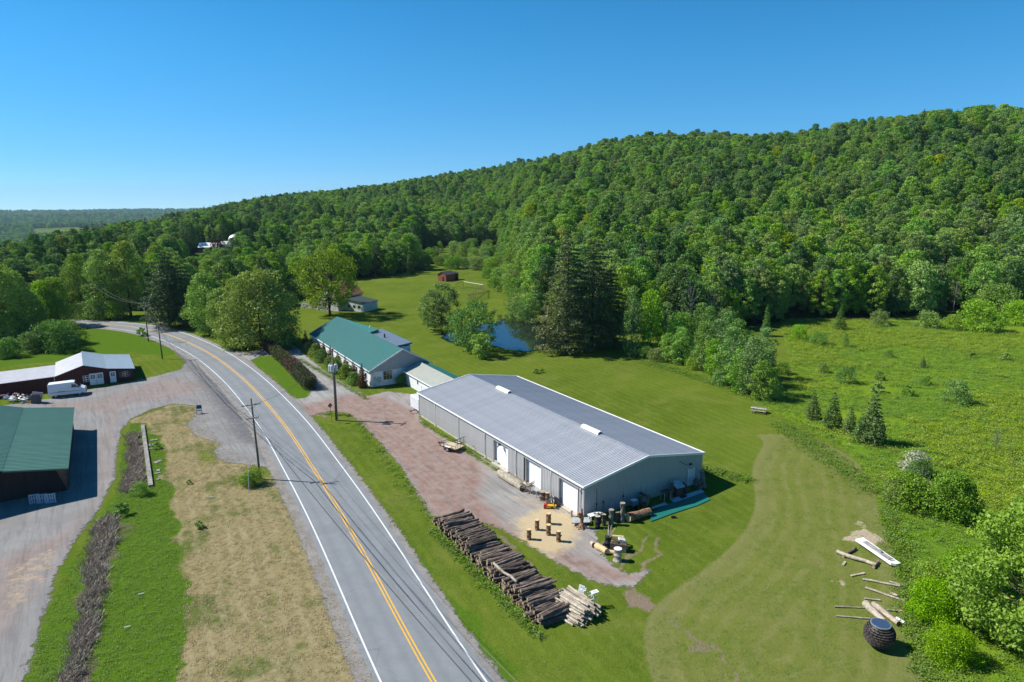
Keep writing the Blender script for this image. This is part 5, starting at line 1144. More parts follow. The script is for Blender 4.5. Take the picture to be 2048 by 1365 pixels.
b = MB(); b.box((0, 0, 0), (.7, .5, .12)); tag(b.build('white_board', M_whitewall, None, G(1243, 1094)+Vector((0, 0, .85)), (.2, .3, .2)), 'small white board on top of the debris heap', 'board')
b = MB(); b.box((0, 0, 0), (1.5, .16, .1)); tag(b.build('plank', M_fresh, None, G(1234, 1086)+Vector((0, 0, .75)), (0, -.2, -.6)), 'pale plank slanting across the back of debris heap', 'plank')
b = MB(); b.box((0, 0, .4), (1.6, .8, .8)); tag(b.build('wood_crate', M_log, None, G(1237, 1100), (0, 0, -.3)), 'dark wooden crate in the middle of the debris heap', 'crate')
# beside the corner of the warehouse
def carving(u, v):
    r = empty('driftwood_sculpture', G(u, v), .4, 'orange brown driftwood root sculpture standing at the warehouse corner', 'sculpture'); m = mat('driftwood_orange', (.34, .16, .07), .7, 0, .25, 4, bump=.4)
    b = MB(); b.tube([(0, 0, .35), (.05, 0, 1.0), (-.03, .05, 1.7), (.05, 0, 2.15)], [.24, .2, .17, .12], 9, seed=2, jit=.15); b.build('trunk', m, r)
    b = MB(); b.tube([(0, 0, 1.1), (-.3, .05, 1.5), (-.42, .05, 1.75)], [.2, .24, .1], 8, seed=3, jit=.2); b.build('burl', m, r)
    for k in range(7): a = k*.9; b = MB(); b.tube([(0, 0, .5), (.28*math.cos(a), .28*math.sin(a), .22), (.62*math.cos(a), .62*math.sin(a), .03)], [.12, .09, .04], 6, seed=k, jit=.15); b.build('root', M_logpale if k % 3 == 0 else m, r)
carving(1163, 1056)
b = MB(); b.prism([(-1.1, -.5, 0), (.9, -.7, 0), (1.2, .4, 0), (-.6, .8, 0)], (0, 0, .09)); tag(b.build('stone_slab', mat('pale_stone', (.36, .38, .38), .7), None, G(1160, 1047)+Vector((0, 0, .3)), (0, 0, .2)), 'pale flat slab behind the driftwood sculpture', 'slab')
def table(u, v, w_, d_, h, rz, label, m, ml=None, legs='leg', name='table'):
    r = empty(name, G(u, v), rz, label, 'table'); b = MB(); b.box((0, 0, h), (w_, d_, .07)); b.build('tabletop', m, r)
    for x in (-w_/2+.12, w_/2-.12):
        for y in (-d_/2+.1, d_/2-.1): b = MB(); b.bar((x, y, 0), (x, y, h), .08); b.build('leg', ml or m, r)
    return r
table(1186, 1044, 1.1, .7, .85, .5, 'white trestle table by the warehouse corner behind dark barrel', M_whitewall)
stump(1195, 1055, 1.3, .30, 'dark brown barrel shaped stump in front of white trestle table', mat('dark_burnt_wood', (.035, .025, .03), .8), M_logpale)
for k in range(5): 
    b = MB(); b.box((0, 0, .1), (.28, .2, .18)); pz = G(1190+k*3.2, 1053)+Vector((0, .1, 1.36)); tag(b.build('carving_block', M_whitewall if k % 2 else M_logpale, None, pz, (.1*k, 0, k*.7)), ['white block', 'pale wood block', 'second white block', 'small pale offcut', 'last white block'][k]+' lying on the dark barrel stump', 'block')
def gx(x, y): return WF.w(x, y)
def along(u, v): p = WF.px(u, v); return p
# gable wall collection: positions along the wall measured from the photograph
def at(u, v): p = G(u, v); return p
stump(1207, 1044, 1.2, .26, 'grey carved post beside the white trestle table', M_log, M_logpale, loc=at(1207, 1050))
stump(1222, 1055, 1.7, .30, 'tall pale grey trunk standing in warehouse shade', M_barklight, M_logpale, loc=at(1222, 1049))
stump(1244, 1048, 2.15, .30, 'tallest rough trunk with broken pale top in warehouse shade', M_barklight, M_logpale, loc=at(1244, 1043))
stump(1231, 1046, 1.05, .26, 'low dark stump between the two tall trunks', M_log, M_logend, loc=at(1233, 1042))
lying('carved_log', 1277, 1037, 3.1, .46, math.radians(30), 'big orange patched log lying in front of warehouse gable', mat('patched_bark', (.36, .19, .11), .85, 0, .45, 3, bump=.5), M_fresh, n=14)
def generator(u, v):
    r = empty('tool_cabinet', at(u, v), .55, 'blue grey tool cabinet on stand in warehouse shade', 'cabinet'); b = MB(); b.box((0, 0, .9), (.85, .6, .55)); b.build('cabinet_body', mat('cabinet_blue', (.10, .15, .22), .5), r)
    b = MB(); b.box((0, 0, 1.2), (.7, .5, .06)); b.build('cabinet_top', M_whitewall, r)
    for x in (-.35, .35): b = MB(); b.box((x, 0, .31), (.06, .5, .62)); b.build('leg', M_black, r)
generator(1267, 1020)
def root_ball(u, v, R_, label, m=M_log, sc=(1, 1, 1)):
    rr = random.Random(u); b = MB(); r = empty('root_stump', at(u, v), .3, label, 'root stump')
    b.tube([(0, 0, 0), (0, 0, R_*.9), (0, 0, R_*1.7)], [R_*.6, R_*.8, R_*.5], 10, seed=u, jit=.25); b.build('stump_body', m, r)
    for k in range(9): a = k*.7; b = MB(); z = R_*rr.uniform(.5, 1.7); b.tube([(0, 0, z), (R_*.8*math.cos(a), R_*.8*math.sin(a), z+R_*rr.uniform(-.2, .5)), (R_*1.1*math.cos(a), R_*1.1*math.sin(a), z+R_*rr.uniform(-.3, .7))], [R_*.3, R_*.2, R_*.06], 6, seed=k, jit=.2); b.build('root', m, r)
root_ball(1289, 1012, .75, 'wide dark root stump leaning near middle of gable wall')
table(1331, 1000, 1.2, .8, 1.1, .55, 'dark wooden workbench with pale arch under it by gable wall', M_log, M_logpale)
stump(1343, 998, 2.1, .2, 'tall thin dark carved post beside the workbench', M_log, M_logend, loc=at(1343, 999))
def hutch(u, v):
    r = empty('garden_hutch', at(u, v), .45, 'small hutch with pale blue sloping lid by gable wall', 'hutch'); b = MB(); b.prism([(-.5, -.4, 0), (.5, -.4, 0), (.5, -.4, 1.25), (-.5, -.4, 1.25)], (0, .9, 0)); b.build('hutch_body', mat('hutch_brown', (.10, .05, .04), .8), r)
    b = MB(); b.prism([(-.62, -.55, 1.22), (.62, -.55, 1.22), (.62, .6, 1.6), (-.62, .6, 1.6)], (0, 0, .06)); b.build('lid', mat('pale_blue_lid', (.42, .48, .52), .5), r)
hutch(1355, 992)
root_ball(1369, 985, .55, 'dark root stump just left of the side door')
root_ball(1397, 977, .6, 'dark root stump right of the side door')
stump(1411, 972, 2.2, .3, 'tall leaning grey trunk at the far gable corner', M_barklight, M_logpale, loc=at(1408, 975)).rotation_euler = (0, -.18, 0)
# ground sheets along the gable
def flat(name, px_, z, m, label, th=.03, cat='sheet'):
    b = MB(); b.prism([tuple(Vector((*p, z))) for p in pix(px_)], (0, 0, th)); return tag(b.build(name, m), label, cat)
M_tarp = mat('green_tarp', (.012, .15, .12), .5, 0, .1, .6, bump=.2, bscale=4)
flat('green_ground_tarp', [(1302, 1044), (1345, 1028), (1395, 1012), (1421, 1000), (1405, 985), (1345, 1005), (1300, 1028)], .03, M_tarp, 'long green tarp strip on grass along the gable wall', .03, 'tarp')
M_slab = mat('grey_board', (.42, .44, .50), .7, 0, .08, 1)
flat('grey_board', [(1302, 1017), (1329, 1007), (1336, 1011), (1304, 1020)], .09, M_slab, 'shorter grey board lying on the tarp', .04, 'board')
flat('grey_board', [(1339, 1001), (1402, 981), (1409, 986), (1349, 1007)], .09, M_slab, 'long grey board lying on the tarp near side door', .04, 'board')
flat('wire_tray', [(1358, 997), (1368, 992), (1375, 995), (1365, 1000)], .15, M_black, 'dark wire tray lying on the long grey board', .04, 'tray')
lying('dark_bag', 1347, 1036, .5, .14, .1, 'small dark bag on grass at the edge of green tarp', M_black, M_black, cat='bag')
# yard side of the warehouse
lying('felled_log', 1022, 968, 5.2, .50, math.radians(-57), 'huge bare log lying along the wall between two garage doors', M_logpale, mat('dark_hollow', (.10, .07, .05), .9), n=16, bend=.05)
def roots(u, v):
    rr = random.Random(5); r = empty('twisted_roots', G(u, v), 0, 'pale twisted root cluster beside the middle garage door', 'roots')
    for k in range(14): a = rr.uniform(0, 6.28); e_ = rr.uniform(.2, 1.3); b = MB(); b.tube([(0, 0, .5), (.5*math.cos(a)*math.cos(e_), .5*math.sin(a), .5+.5*math.sin(e_)), (.95*math.cos(a), .8*math.sin(a)*math.cos(e_), .4+1.1*math.sin(e_))], [.15, .1, .04], 6, seed=k, jit=.2); b.build('root', M_logpale, r)
roots(1054, 984)
table(1071, 990, 1.5, .8, .75, -1.0, 'metal framed cart with white top next to twisted roots', M_steel, M_steel, name='metal_cart')
stump(1085, 1000, 1.05, .42, 'round planter stump with pale top under the wall', M_log, M_logpale)
stump(1095, 1004, 1.15, .3, 'reddish brown stump leaning near the third garage door', M_loggold, M_logpale)
def stove(u, v):
    r = empty('black_tarp_heap', G(u, v), -.9, 'black tarpaulin heap with white rope left of nearest garage door', 'tarpaulin heap'); b = MB(); rr = random.Random(8)
    b.lathe([(.85, 0), (.8, .3), (.55, .75), (.25, .95), (.05, 1.0)], 12); b.build('tarpaulin', M_black, r); b = MB(); b.tube([(-.6, .3, .75), (0, 0, 1.02), (.5, -.4, .7), (.6, -.6, .25)], .03, 5); b.build('rope', M_white, r)
stove(1107, 1010)
def blower(u, v):
    r = empty('yellow_snow_blower', G(u, v), math.radians(-5), 'small yellow machine with red end beside the nearest garage door', 'machine'); y = mat('machine_yellow', (.75, .42, .02), .4)
    b = MB(); b.box((.2, 0, .25), (1.1, .4, .3)); b.build('machine_body', y, r); b = MB(); b.box((-.5, 0, .28), (.3, .5, .5)); b.build('machine_end', mat('machine_red', (.55, .03, .02), .4), r)
    b = MB(); b.tube([(.3, -.22, .15), (.3, .22, .15)], .15, 10); b.build('wheel', M_black, r); b = MB(); b.bar((.5, 0, .35), (.2, 0, .8), .05); b.box((.2, 0, .8), (.06, .5, .06)); b.build('handle', y, r)
blower(1099, 1017)
stump(1143, 1034, .75, .13, 'small thin post before the nearest garage door', M_logpale, M_logpale)
# ================================================================ TRAILERS, VAN, CHAIR, PICNIC TABLE
def wheel(b_mat, parent, x, y, R_, w_, hub=True, axis='y'):
    b = MB(); b.tube([(x, y-w_/2, R_), (x, y+w_/2, R_)], R_, 18); o = b.build('wheel', b_mat, parent)
    q = MB(); q.tube([(x, y-w_/2-.01, R_), (x, y+w_/2+.01, R_)], R_*.55, 12); q.build('rim', M_steel, o); return o
M_tyre = mat('tyre_rubber', (.02, .02, .02), .85)
def utility_trailer():
    p = G(905, 899); r = empty('utility_trailer', p, math.radians(-37), 'open black framed utility trailer with timber bed in the red yard', 'trailer')
    for k in range(8): b = MB(); b.box((0, -.82+k*.235, .55), (2.9, .22, .045)); b.build('bed_plank', mat('new_timber', (.52, .43, .30), .8, 0, .1, 3) if k == 0 else bpy.data.materials['new_timber'], r)
    b = MB()
    for y in (-.95, .95): b.box((0, y, .5), (3.0, .06, .10)); b.box((0, y, .95), (3.0, .05, .05)); [b.box((x, y, .73), (.05, .05, .45)) for x in (-1.48, -.75, 0, .75, 1.48)]
    b.box((-1.48, 0, .95), (.05, 1.9, .05)); b.box((-1.48, 0, .5), (.06, 1.9, .1)); b.box((1.48, 0, .5), (.06, 1.9, .1)); b.build('frame', M_black, r)
    b = MB(); [b.box((1.5, y, 1.25), (.04, .04, 1.4)) for y in (-.93, -.6, -.3, 0, .3, .6, .93)]; b.box((1.5, 0, 1.95), (.05, 1.9, .05)); b.box((1.5, 0, 1.25), (.04, 1.9, .04)); b.build('ramp_gate', M_black, r)
    b = MB(); b.bar((-1.48, -.6, .45), (-2.6, 0, .42), .08); b.bar((-1.48, .6, .45), (-2.6, 0, .42), .08); b.box((-2.65, 0, .45), (.25, .12, .12)); b.bar((-2.4, 0, .1), (-2.4, 0, .6), .06); b.build('drawbar', M_black, r)
    for y in (-1.1, 1.1): wheel(M_tyre, r, .1, y, .33, .2); b = MB(); b.box((.1, y, .72), (.85, .24, .03)); b.build('fender', M_white, r)
utility_trailer()
def box_trailer():
    p = G(829, 811); r = empty('cargo_trailer', p, TF.rz+math.radians(0), 'enclosed white and grey cargo trailer parked at far warehouse corner', 'trailer')
    r.location = WF.w(1.35, 44.6); r.rotation_euler = (0, 0, WF.rz)
    b = MB(); b.prism([(-1.0, -1.5, .45), (1.0, -1.5, .45), (1.0, -1.5, 2.3), (.85, -1.5, 2.42), (-.85, -1.5, 2.42), (-1.0, -1.5, 2.3)], (0, 3.2, 0)); b.build('trailer_body', mat('trailer_white', (.66, .67, .68), .4), r)
    b = MB(); b.box((0, -1.53, 1.38), (1.9, .04, 1.8)); o = b.build('rear_door', mat('trailer_grey', (.40, .40, .41), .5), r); q = MB(); q.box((-.5, -1.57, 1.9), (.12, .03, .12)); q.build('latch', M_black, o)
    for x in (-1.0, 1.0): wheel(M_tyre, r, x*.0, 0, .33, 2.1) if x < 0 else None
    b = MB(); b.bar((-1.0, -.8, .5), (-2.3, -.8, .45), .09); b.bar((-2.2, -1.2, .45), (-2.2, -.4, .45), .06); b.bar((-2.0, -.8, .1), (-2.0, -.8, .7), .06); b.build('drawbar', M_black, r)
box_trailer()
def van():
    p = G(137, 791); r = empty('white_van', p, math.radians(27), 'white high-roof panel van parked before the red barn', 'van'); wp = mat('van_white_paint', (.78, .79, .80), .3, 0, .02, 1)
    L_, W_, H_ = 5.6, 1.95, 2.45; x0 = -L_/2
    prof = [(x0, .45), (x0, 2.25), (x0+.12, 2.42), (x0+3.6, 2.5), (x0+3.95, 2.42), (x0+4.75, 1.55), (x0+5.45, 1.22), (x0+5.6, 1.0), (x0+5.6, .45)]
    secs = [(-W_/2, .0), (-W_/2*.985, .0), (W_/2, 0)]
    b = MB(); vs = []; ys = (-W_/2, -W_/2+.1, W_/2-.1, W_/2); n = len(prof)
    for k, y in enumerate(ys):
        for x, z in prof:
            if k in (0, 3): z2 = min(z, 2.3) if z > 1.7 else z; yy = y*(1 if z < 1.5 else .94); vs.append((x, yy, z2-.03 if z > .5 else z))
            else: vs.append((x, y, z))
    fs = [tuple(range(n-1, -1, -1)), tuple(3*n+i for i in range(n))]
    for k in range(3): fs += [(k*n+i, k*n+(i+1) % n, (k+1)*n+(i+1) % n, (k+1)*n+i) for i in range(n)]
    b.add(vs, fs); b.build('van_body', wp, r)
    g = MB(); g.prism([(x0+4.0, -.82, 2.36), (x0+4.72, -.9, 1.62), (x0+4.72, .9, 1.62), (x0+4.0, .82, 2.36)], (.03, 0, .035)); g.build('windscreen', M_glass, r)
    for s in (-1, 1):
        g = MB(); y = s*(W_/2-.02); g.prism([(x0+3.5, y-s*.03, 1.55), (x0+4.5, y-s*.03, 1.55), (x0+4.1, y-s*.06, 2.08), (x0+3.55, y-s*.06, 2.12)], (0, s*.035, 0)); g.build('side_window', M_glass, r)
        g = MB(); g.box((x0+4.6, s*(W_/2+.1), 1.62), (.12, .2, .3)); g.build('wing_mirror', M_black, r)
        g = MB(); g.box((x0+5.58, s*.72, .98), (.06, .34, .22)); g.build('headlight', mat('headlight_glass', (.5, .5, .5), .1), r)
        g = MB(); g.box((x0-.01, s*.88, 1.2), (.04, .12, .5)); g.build('tail_light', mat('tail_light_red', (.4, .02, .02), .3), r)
        g = MB(); g.box((x0+2.6, s*(W_/2-.0), .95), (4.6, .03, .05)); g.build('side_moulding', M_black, r)
        for x in (x0+1.05, x0+4.6): wheel(M_tyre, r, x, s*(W_/2-.16), .35, .26)
    g = MB(); g.box((x0+5.62, 0, .6), (.08, W_-.1, .22)); g.build('bumper', M_black, r); g = MB(); g.box((x0+1.9, -W_/2-.0, 1.05), (1.0, .02, .07)); g.build('lettering_strip', mat('grey_lettering', (.3, .3, .33), .5), r)
van()
def blue_chair():
    p = G(399, 828); r = empty('blue_chair', p, .35, 'blue chair standing alone at the gravel edge of the dry grass', 'chair'); m = mat('chair_blue', (.03, .09, .14), .5); s = 1.25
    b = MB(); b.box((0, 0, .45*s), (.6, .55, .05)); b.build('seat', m, r)
    b = MB(); b.prism([(-.38, .28, .6*s), (.38, .28, .6*s), (.38, .28, .95*s), (.28, .28, 1.1*s), (-.28, .28, 1.1*s), (-.38, .28, .95*s)], (0, .05, 0)); b.build('backrest', m, r)
    for x in (-.38, .38):
        b = MB(); b.bar((x, -.3, 0), (x, .3, 1.0*s), .05); b.build('leg', m, r); b = MB(); b.bar((x, .32, 0), (x, -.25, .5*s), .05); b.build('leg', m, r)
blue_chair()
def picnic():
    p = G(1517, 825); r = empty('picnic_table', p, math.radians(-28), 'weathered picnic table at the meadow edge behind the lawn', 'picnic table'); rr = random.Random(1)
    for k in range(5): b = MB(); b.box((0, -.36+k*.18, .76), (2.4, .165, .05)); b.build('table_plank', M_barklight if k else M_whitewall, r)
    for s in (-1, 1):
        for k in range(2): b = MB(); b.box((0, s*(.72+k*.17), .45), (2.4, .15, .05)); b.build('bench_plank', M_wood, r)
        b = MB(); b.bar((s*.85, -.75, 0), (s*.85, -.25, .74), .09); b.bar((s*.85, .75, 0), (s*.85, .25, .74), .09); b.box((s*.85, 0, .42), (.08, 1.75, .09)); b.build('trestle', M_wood, r)
picnic()
# ================================================================ TIMBER AND BASKET SCULPTURE ON THE LAWN
def dugout():
    a = G(1722, 1090); b_ = G(1788, 1133); d = b_-a; r = empty('dugout_plank', (a+b_)/2, math.atan2(d.y, d.x), 'long white painted dugout board with grey middle lying on the lawn edge', 'carved board'); L_ = d.length+.6; w_ = .95
    b = MB(); b.prism([(-L_/2, -w_/2, .35), (L_/2-.25, -w_/2, .22), (L_/2, -.1, .2), (L_/2, w_/2-.05, .22), (-L_/2, w_/2, .38)], (0, 0, .22)); b.build('board_rim', M_white, r)
    b = MB(); b.prism([(-L_/2+.7, -w_/2+.16, .585), (L_/2-.8, -w_/2+.16, .46), (L_/2-.8, w_/2-.16, .46), (-L_/2+.7, w_/2-.16, .585)], (0, 0, .012)); b.build('worn_inlay', mat('worn_grey_wood', (.36, .34, .31), .85, 0, .35, 3, stretch=(.3, 2, 1)), r)
    for x in (L_/2-.75, L_/2-.55): b = MB(); b.box((x, 0, .48), (.06, .6, .02)); b.build('slot', M_black, r)
    b = MB(); b.box((.3, .05, .62), (.35, .2, .14)); b.build('metal_clamp', M_steel, r)
dugout()
lying('driftwood_log', 1712, 1120, 3.6, .19, math.radians(-43), 'curved grey driftwood log beside the white dugout board', M_logpale, M_logend, bend=.16)
lying('cross_log', 1699, 1107, 2.6, .14, math.radians(40), 'dark short log under the driftwood log', M_log, M_logend, z=.12); lying('cross_log', 1752, 1131, 1.6, .13, math.radians(45), 'dark short bearer log under the end of white dugout board', M_log, M_logend, z=.12)
for u0, v0, u1, v1, rd, lb in ((1725, 1160, 1800, 1174, .085, 'upper of two parallel thin poles lying on the lawn'), (1730, 1177, 1812, 1205, .09, 'lower of two parallel thin poles lying on the lawn'),
                               (1669, 1215, 1738, 1217, .055, 'upper thin pole sticking out left of the two grey logs'), (1672, 1233, 1741, 1239, .055, 'lower thin pole sticking out left of the two grey logs'), (1774, 1221, 1804, 1224, .06, 'short thin pole right of the two grey logs'), (1780, 1188, 1794, 1193, .1, 'small pale offcut between the parallel poles')):
    a, b_ = G(u0, v0), G(u1, v1); d = b_-a; o = link('thin_pole', log_mesh(d.length, rd*1.15, u0, M_logpale, M_logend, 6, .03), None, (a+b_)/2+Vector((0, 0, rd)), (0, 0, math.atan2(d.y, d.x))); tag(o, lb, 'pole')
lying('grey_log', 1748, 1231, 2.6, .30, math.radians(-84), 'smooth grey log behind the woven ball, left one of pair', M_logpale, M_logend, n=12); lying('grey_log', 1770, 1233, 2.8, .26, math.radians(-76), 'cracked grey log behind the woven ball, right one of pair', M_logpale, M_log, n=10, bend=.06)
lying('pale_offcut', 1801, 1244, .8, .13, math.radians(-70), 'short white offcut lying alone right of the grey logs', M_whitewall, M_whitewall)
def ball():
    p = G(1756, 1292); R_ = 1.05; r = empty('woven_ball_table', p, .2, 'round table of dark wood tiles with glass disc top on the lawn', 'sculpture'); mt = mat('charred_wood_tile', (.075, .058, .05), .75, 0, .25, 5, orand=.25)
    b = MB(); prof = []
    for i in range(9): a = -1.35+i*(2.25/8); prof.append((R_*.93*math.cos(a)*1.04, R_*1.0+R_*.95*math.sin(a)))
    b.lathe(prof, 20); b.build('core', M_black, r)
    tl = MB(); tl.prism([(-.13, 0, -.085), (.13, 0, -.085), (.12, .0, .085), (-.12, 0, .085)], (0, .09, 0)); tme = tl.mesh('tile', mt)
    for i in range(11):
        a = -1.15+i*.193; rad = R_*math.cos(a)*1.0; z = R_+R_*.97*math.sin(a); n = max(8, int(2*PI*rad/.275))
        for k in range(n):
            t = 2*PI*(k+.5*(i % 2))/n; o = link('tile', tme, r, (rad*math.cos(t), rad*math.sin(t), z), None)
            o.rotation_mode = 'XYZ'; M = Matrix.Rotation(t+PI/2, 3, 'Z') @ Matrix.Rotation(a+.12, 3, 'X'); o.rotation_euler = (M @ Matrix.Rotation(PI, 3, 'Z')).to_euler()
    g = NT('disc_glass'); g.pbr((.10, .16, .26), .08, .6, None, .8)
    b = MB(); b.lathe([(.70, R_*1.80), (.74, R_*1.81), (.74, R_*1.88), (.70, R_*1.89)], 40); b.build('disc_rim', M_steel, r); b = MB(); b.lathe([(.66, R_*1.885), (.66, R_*1.90)], 40); b.build('disc_top', g.m, r)
ball()
# ================================================================ LEFT YARD
def low_wall():
    a = G(284, 853); b_ = G(300, 975); d = b_-a; r = empty('low_concrete_wall', a, math.atan2(d.y, d.x), 'low crumbling concrete wall beside the dead reeds', 'wall'); L_ = d.length; n = 9; m = mat('old_concrete', (.27, .255, .235), .9, 0, .25, 2, bump=.5, orand=.12)
    for k in range(n): b = MB(); b.box((L_*(k+.5)/n, .1, .08), (L_/n-.02, .5, .4)); b.build('wall_block', m, r)
    for k in range(9):
        rr = random.Random(k); t = rr.uniform(.2, .95); b = MB(); b.box((L_*t, .65+rr.uniform(0, .9)*math.sin(t*3), .02), (rr.uniform(.4, 1.1), rr.uniform(.3, .7), .12), rz=rr.uniform(0, 3)); b.build('rubble_slab', m, r)
low_wall()
def pallets():
    for k in range(3):
        u = 70+k*16; p = G(u, 1008-k*.5); r = empty('window_frame_stack', p, GBF.rz+math.radians(90) if False else math.radians(25), ['left', 'middle', 'right'][k]+' of three pale blue crates leaning under the green-roofed barn', 'crate', 'pale blue crates in the shade of the green-roofed barn')
        m = mat('pale_blue_crate', (.40, .47, .55), .6) if k == 0 else bpy.data.materials['pale_blue_crate']
        for j in range(5): b = MB(); b.box((-.45+j*.225, 0, .6), (.12, .05, 1.15)); b.build('slat', m, r)
        for z in (.12, .6, 1.08): b = MB(); b.box((0, .05, z), (1.05, .06, .12)); b.build('rail', m, r)
pallets()
def junk():
    rr = random.Random(12); ms = [M_white, M_steel, mat('junk_red', (.35, .09, .07), .6), mat('junk_grey', (.25, .28, .30), .6), M_whitewall]
    nm = ['white', 'steel grey', 'rusty red', 'dark grey', 'off-white']
    for k in range(34):
        u = rr.uniform(2, 60); v = 795+rr.uniform(0, 11)+u*.04; z = rr.uniform(.1, .9); i = rr.randrange(5); b = MB(); b.box((0, 0, 0), (rr.uniform(.4, 1.3), rr.uniform(.2, .6), rr.uniform(.08, .3)))
        o = b.build('scrap_piece', ms[i], None, G(u, v)+Vector((0, 0, z)), (rr.uniform(-.6, .6), rr.uniform(-.6, .6), rr.uniform(0, 3))); tag(o, nm[i]+' scrap piece in the junk heap before the red barn', 'scrap', nm[i]+' scrap in the junk heap')
    r = empty('leaning_board', G(73, 806), math.radians(20), 'big grey board leaning against a dark crate at end of the junk heap', 'board'); b = MB(); b.box((0, 0, .75), (1.3, .9, 1.5)); b.build('crate', mat('dark_crate', (.12, .10, .10), .8), r)
    b = MB(); b.box((.35, -.25, 1.35), (1.5, .08, 1.5), M=Matrix.Rotation(.5, 3, 'X') @ Matrix.Rotation(.3, 3, 'Y')); b.build('board', mat('greyish_pink_board', (.42, .38, .42), .7), r)
    r = empty('gas_tank', G(-6, 778), math.radians(30), 'white gas tank behind the left end of the red barn', 'tank'); b = MB(); b.tube([(-1.3, 0, .8), (-1.1, 0, .8), (1.1, 0, .8), (1.3, 0, .8)], [.3, .5, .5, .3], 14); b.build('tank_body', M_white, r); [MB().box((x, 0, .2), (.1, .6, .4)).build('tank_leg', M_steel, r) for x in (-.8, .8)]
junk()
# dog run and swing frame beyond the pond
def dog_run():
    P = [G(912, 578), G(927, 574), G(967, 581), G(966, 597), G(936, 604)]; r = empty('wire_pen', P[0], 0, 'wire mesh pen with pale top rail beyond the pond trees', 'pen'); O = P[0]; h = 2.0
    for i, p in enumerate(P): q = p-O; b = MB(); b.bar(q, q+Vector((0, 0, h)), .12); b.build('post', M_steel if i > 1 else M_log, r)
    for a, c, m in ((0, 1, M_log), (1, 2, M_white), (2, 3, M_log), (3, 4, M_log), (2, 4, M_log)):
        A = P[a]-O; B = P[c]-O; b = MB(); b.bar(A+Vector((0, 0, h)), B+Vector((0, 0, h)), .13); b.build('top_rail', m, r)
        n = 6; b = MB()
        for k in range(1, n): q = A.lerp(B, k/n); b.bar(q, q+Vector((0, 0, h)), .05)
        for z in (.5, 1.0, 1.5): b.bar(A+Vector((0, 0, z)), B+Vector((0, 0, z)), .03)
        b.build('mesh_wires', M_log, r)
dog_run()
def swing():
    a, c = G(1008, 612), G(1024, 617); O = a; r = empty('goal_frame', a, 0, 'thin dark goal frame on the far lawn by the pond', 'frame'); q = c-O
    for p in (Vector((0, 0, 0)), q): b = MB(); b.bar(p, p+Vector((0, 0, 2.1)), .10); b.build('post', M_black, r)
    b = MB(); b.bar(Vector((0, 0, 2.1)), q+Vector((0, 0, 2.1)), .10); b.build('crossbar', M_black, r)
swing()
b = MB(); b.tube([(-.22, 0, .0), (.22, 0, 0)], .05, 6)
for (u, v, lb) in ((282, 1190, 'small white stick on the green strip, upper one'), (255, 1256, 'small white stick on the green strip, lower one'), (422, 996, 'tiny white scrap on the dry verge')):
    o = link('litter_stick', b.mesh('litter_stick', M_white), None, G(u, v)+Vector((0, 0, .08)), (0, 0, .5)); tag(o, lb, 'litter')
# ================================================================ NAMED TREES AND SHRUBS
tree_proto('big_round_low', 17.5, 9.6, 1.5, 75, 17000, .50, 'yellow', 'dome', 51, br=.27, nl=16)
tree_proto('maple_tall', 15.5, 4.8, .6, 48, 9000, .42, 'fresh', 'tall', 52, br=.36)
tree_proto('round_open', 18.5, 10.2, 3.0, 95, 13500, .42, 'yellow', 'round', 53, br=.20, nl=50, trunk=.55, inner=.2)
tree_proto('pond_left', 13, 6.2, 1.8, 70, 8000, .34, 'willow', 'round', 54, br=.21, nl=30, inner=.1)
tree_proto('pond_right', 11.5, 6.2, .6, 70, 8500, .34, 'willow', 'round', 55, br=.20, nl=30, inner=.1)
tree_proto('pond_low', 5.5, 2.6, .4, 18, 2200, .34, 'fresh', 'round', 56, br=.36)
conifer_proto('white_pine_pond', 26, 8.4, 1.5, 20, 7, 22000, .42, 'pine', 61, power=.62, width=.30, rise=.10, droop=.16, leaf2='pinesunlit', irregular=.35, trunk=.45)
conifer_proto('white_pine_road', 21, 8.2, 2.0, 17, 7, 17000, .42, 'pine', 62, power=.7, width=.28, rise=.08, droop=.22, irregular=.3)
conifer_proto('young_spruce', 5.0, 1.7, .1, 14, 8, 3600, .20, 'spruce', 63, power=.9, width=.45, rise=.02, droop=.18)
conifer_proto('slim_spruce', 8.0, 1.5, .2, 18, 7, 3200, .24, 'grey', 64, power=.8, width=.45, rise=.05, droop=.1)
tree_proto('tall_green', 21, 5.2, 2, 60, 9500, .46, 'fresh', 'tall', 65, br=.33)
tree_proto('tall_lime', 22, 5.2, 2, 60, 9500, .46, 'yellow', 'tall', 66, br=.33)
tree_proto('young_A', 7.5, 2.3, .2, 30, 3600, .26, 'fresh', 'tall', 67, br=.38)
tree_proto('young_B', 9.5, 2.2, .4, 32, 3600, .26, 'grey', 'tall', 68, br=.40, bark=M_barklight)
tree_proto('shrub_grey', 3.2, 1.9, .1, 22, 2600, .17, 'grey', 'dome', 69, br=.36, inner=.3, nl=10)
tree_proto('shrub_dark', 3.6, 2.3, .1, 24, 3600, .19, 'mid', 'dome', 70, br=.36, nl=4)
tree_proto('shrub_green', 3.4, 2.2, .1, 24, 3200, .18, 'fresh', 'dome', 71, br=.36, nl=4)
tree_proto('shrub_olive', 3.0, 2.4, .1, 24, 3000, .20, 'olive', 'dome', 72, br=.36, nl=6, inner=.3)
tree_proto('shrub_white', 2.4, 1.6, .1, 18, 2400, .17, 'white', 'dome', 73, br=.36)
tree_proto('shrub_lime', 2.5, 1.45, .05, 20, 3000, .17, 'lime', 'dome', 74, br=.40)
tree_proto('willow_clump', 4.2, 3.2, .1, 34, 3800, .26, 'willow', 'dome', 75, br=.34, inner=.4, nl=10)
conifer_proto('brown_cedar', 3.9, .95, .05, 16, 7, 3200, .15, 'brown', 76, power=.75, width=.6, rise=.15, droop=.05, rough=.9)
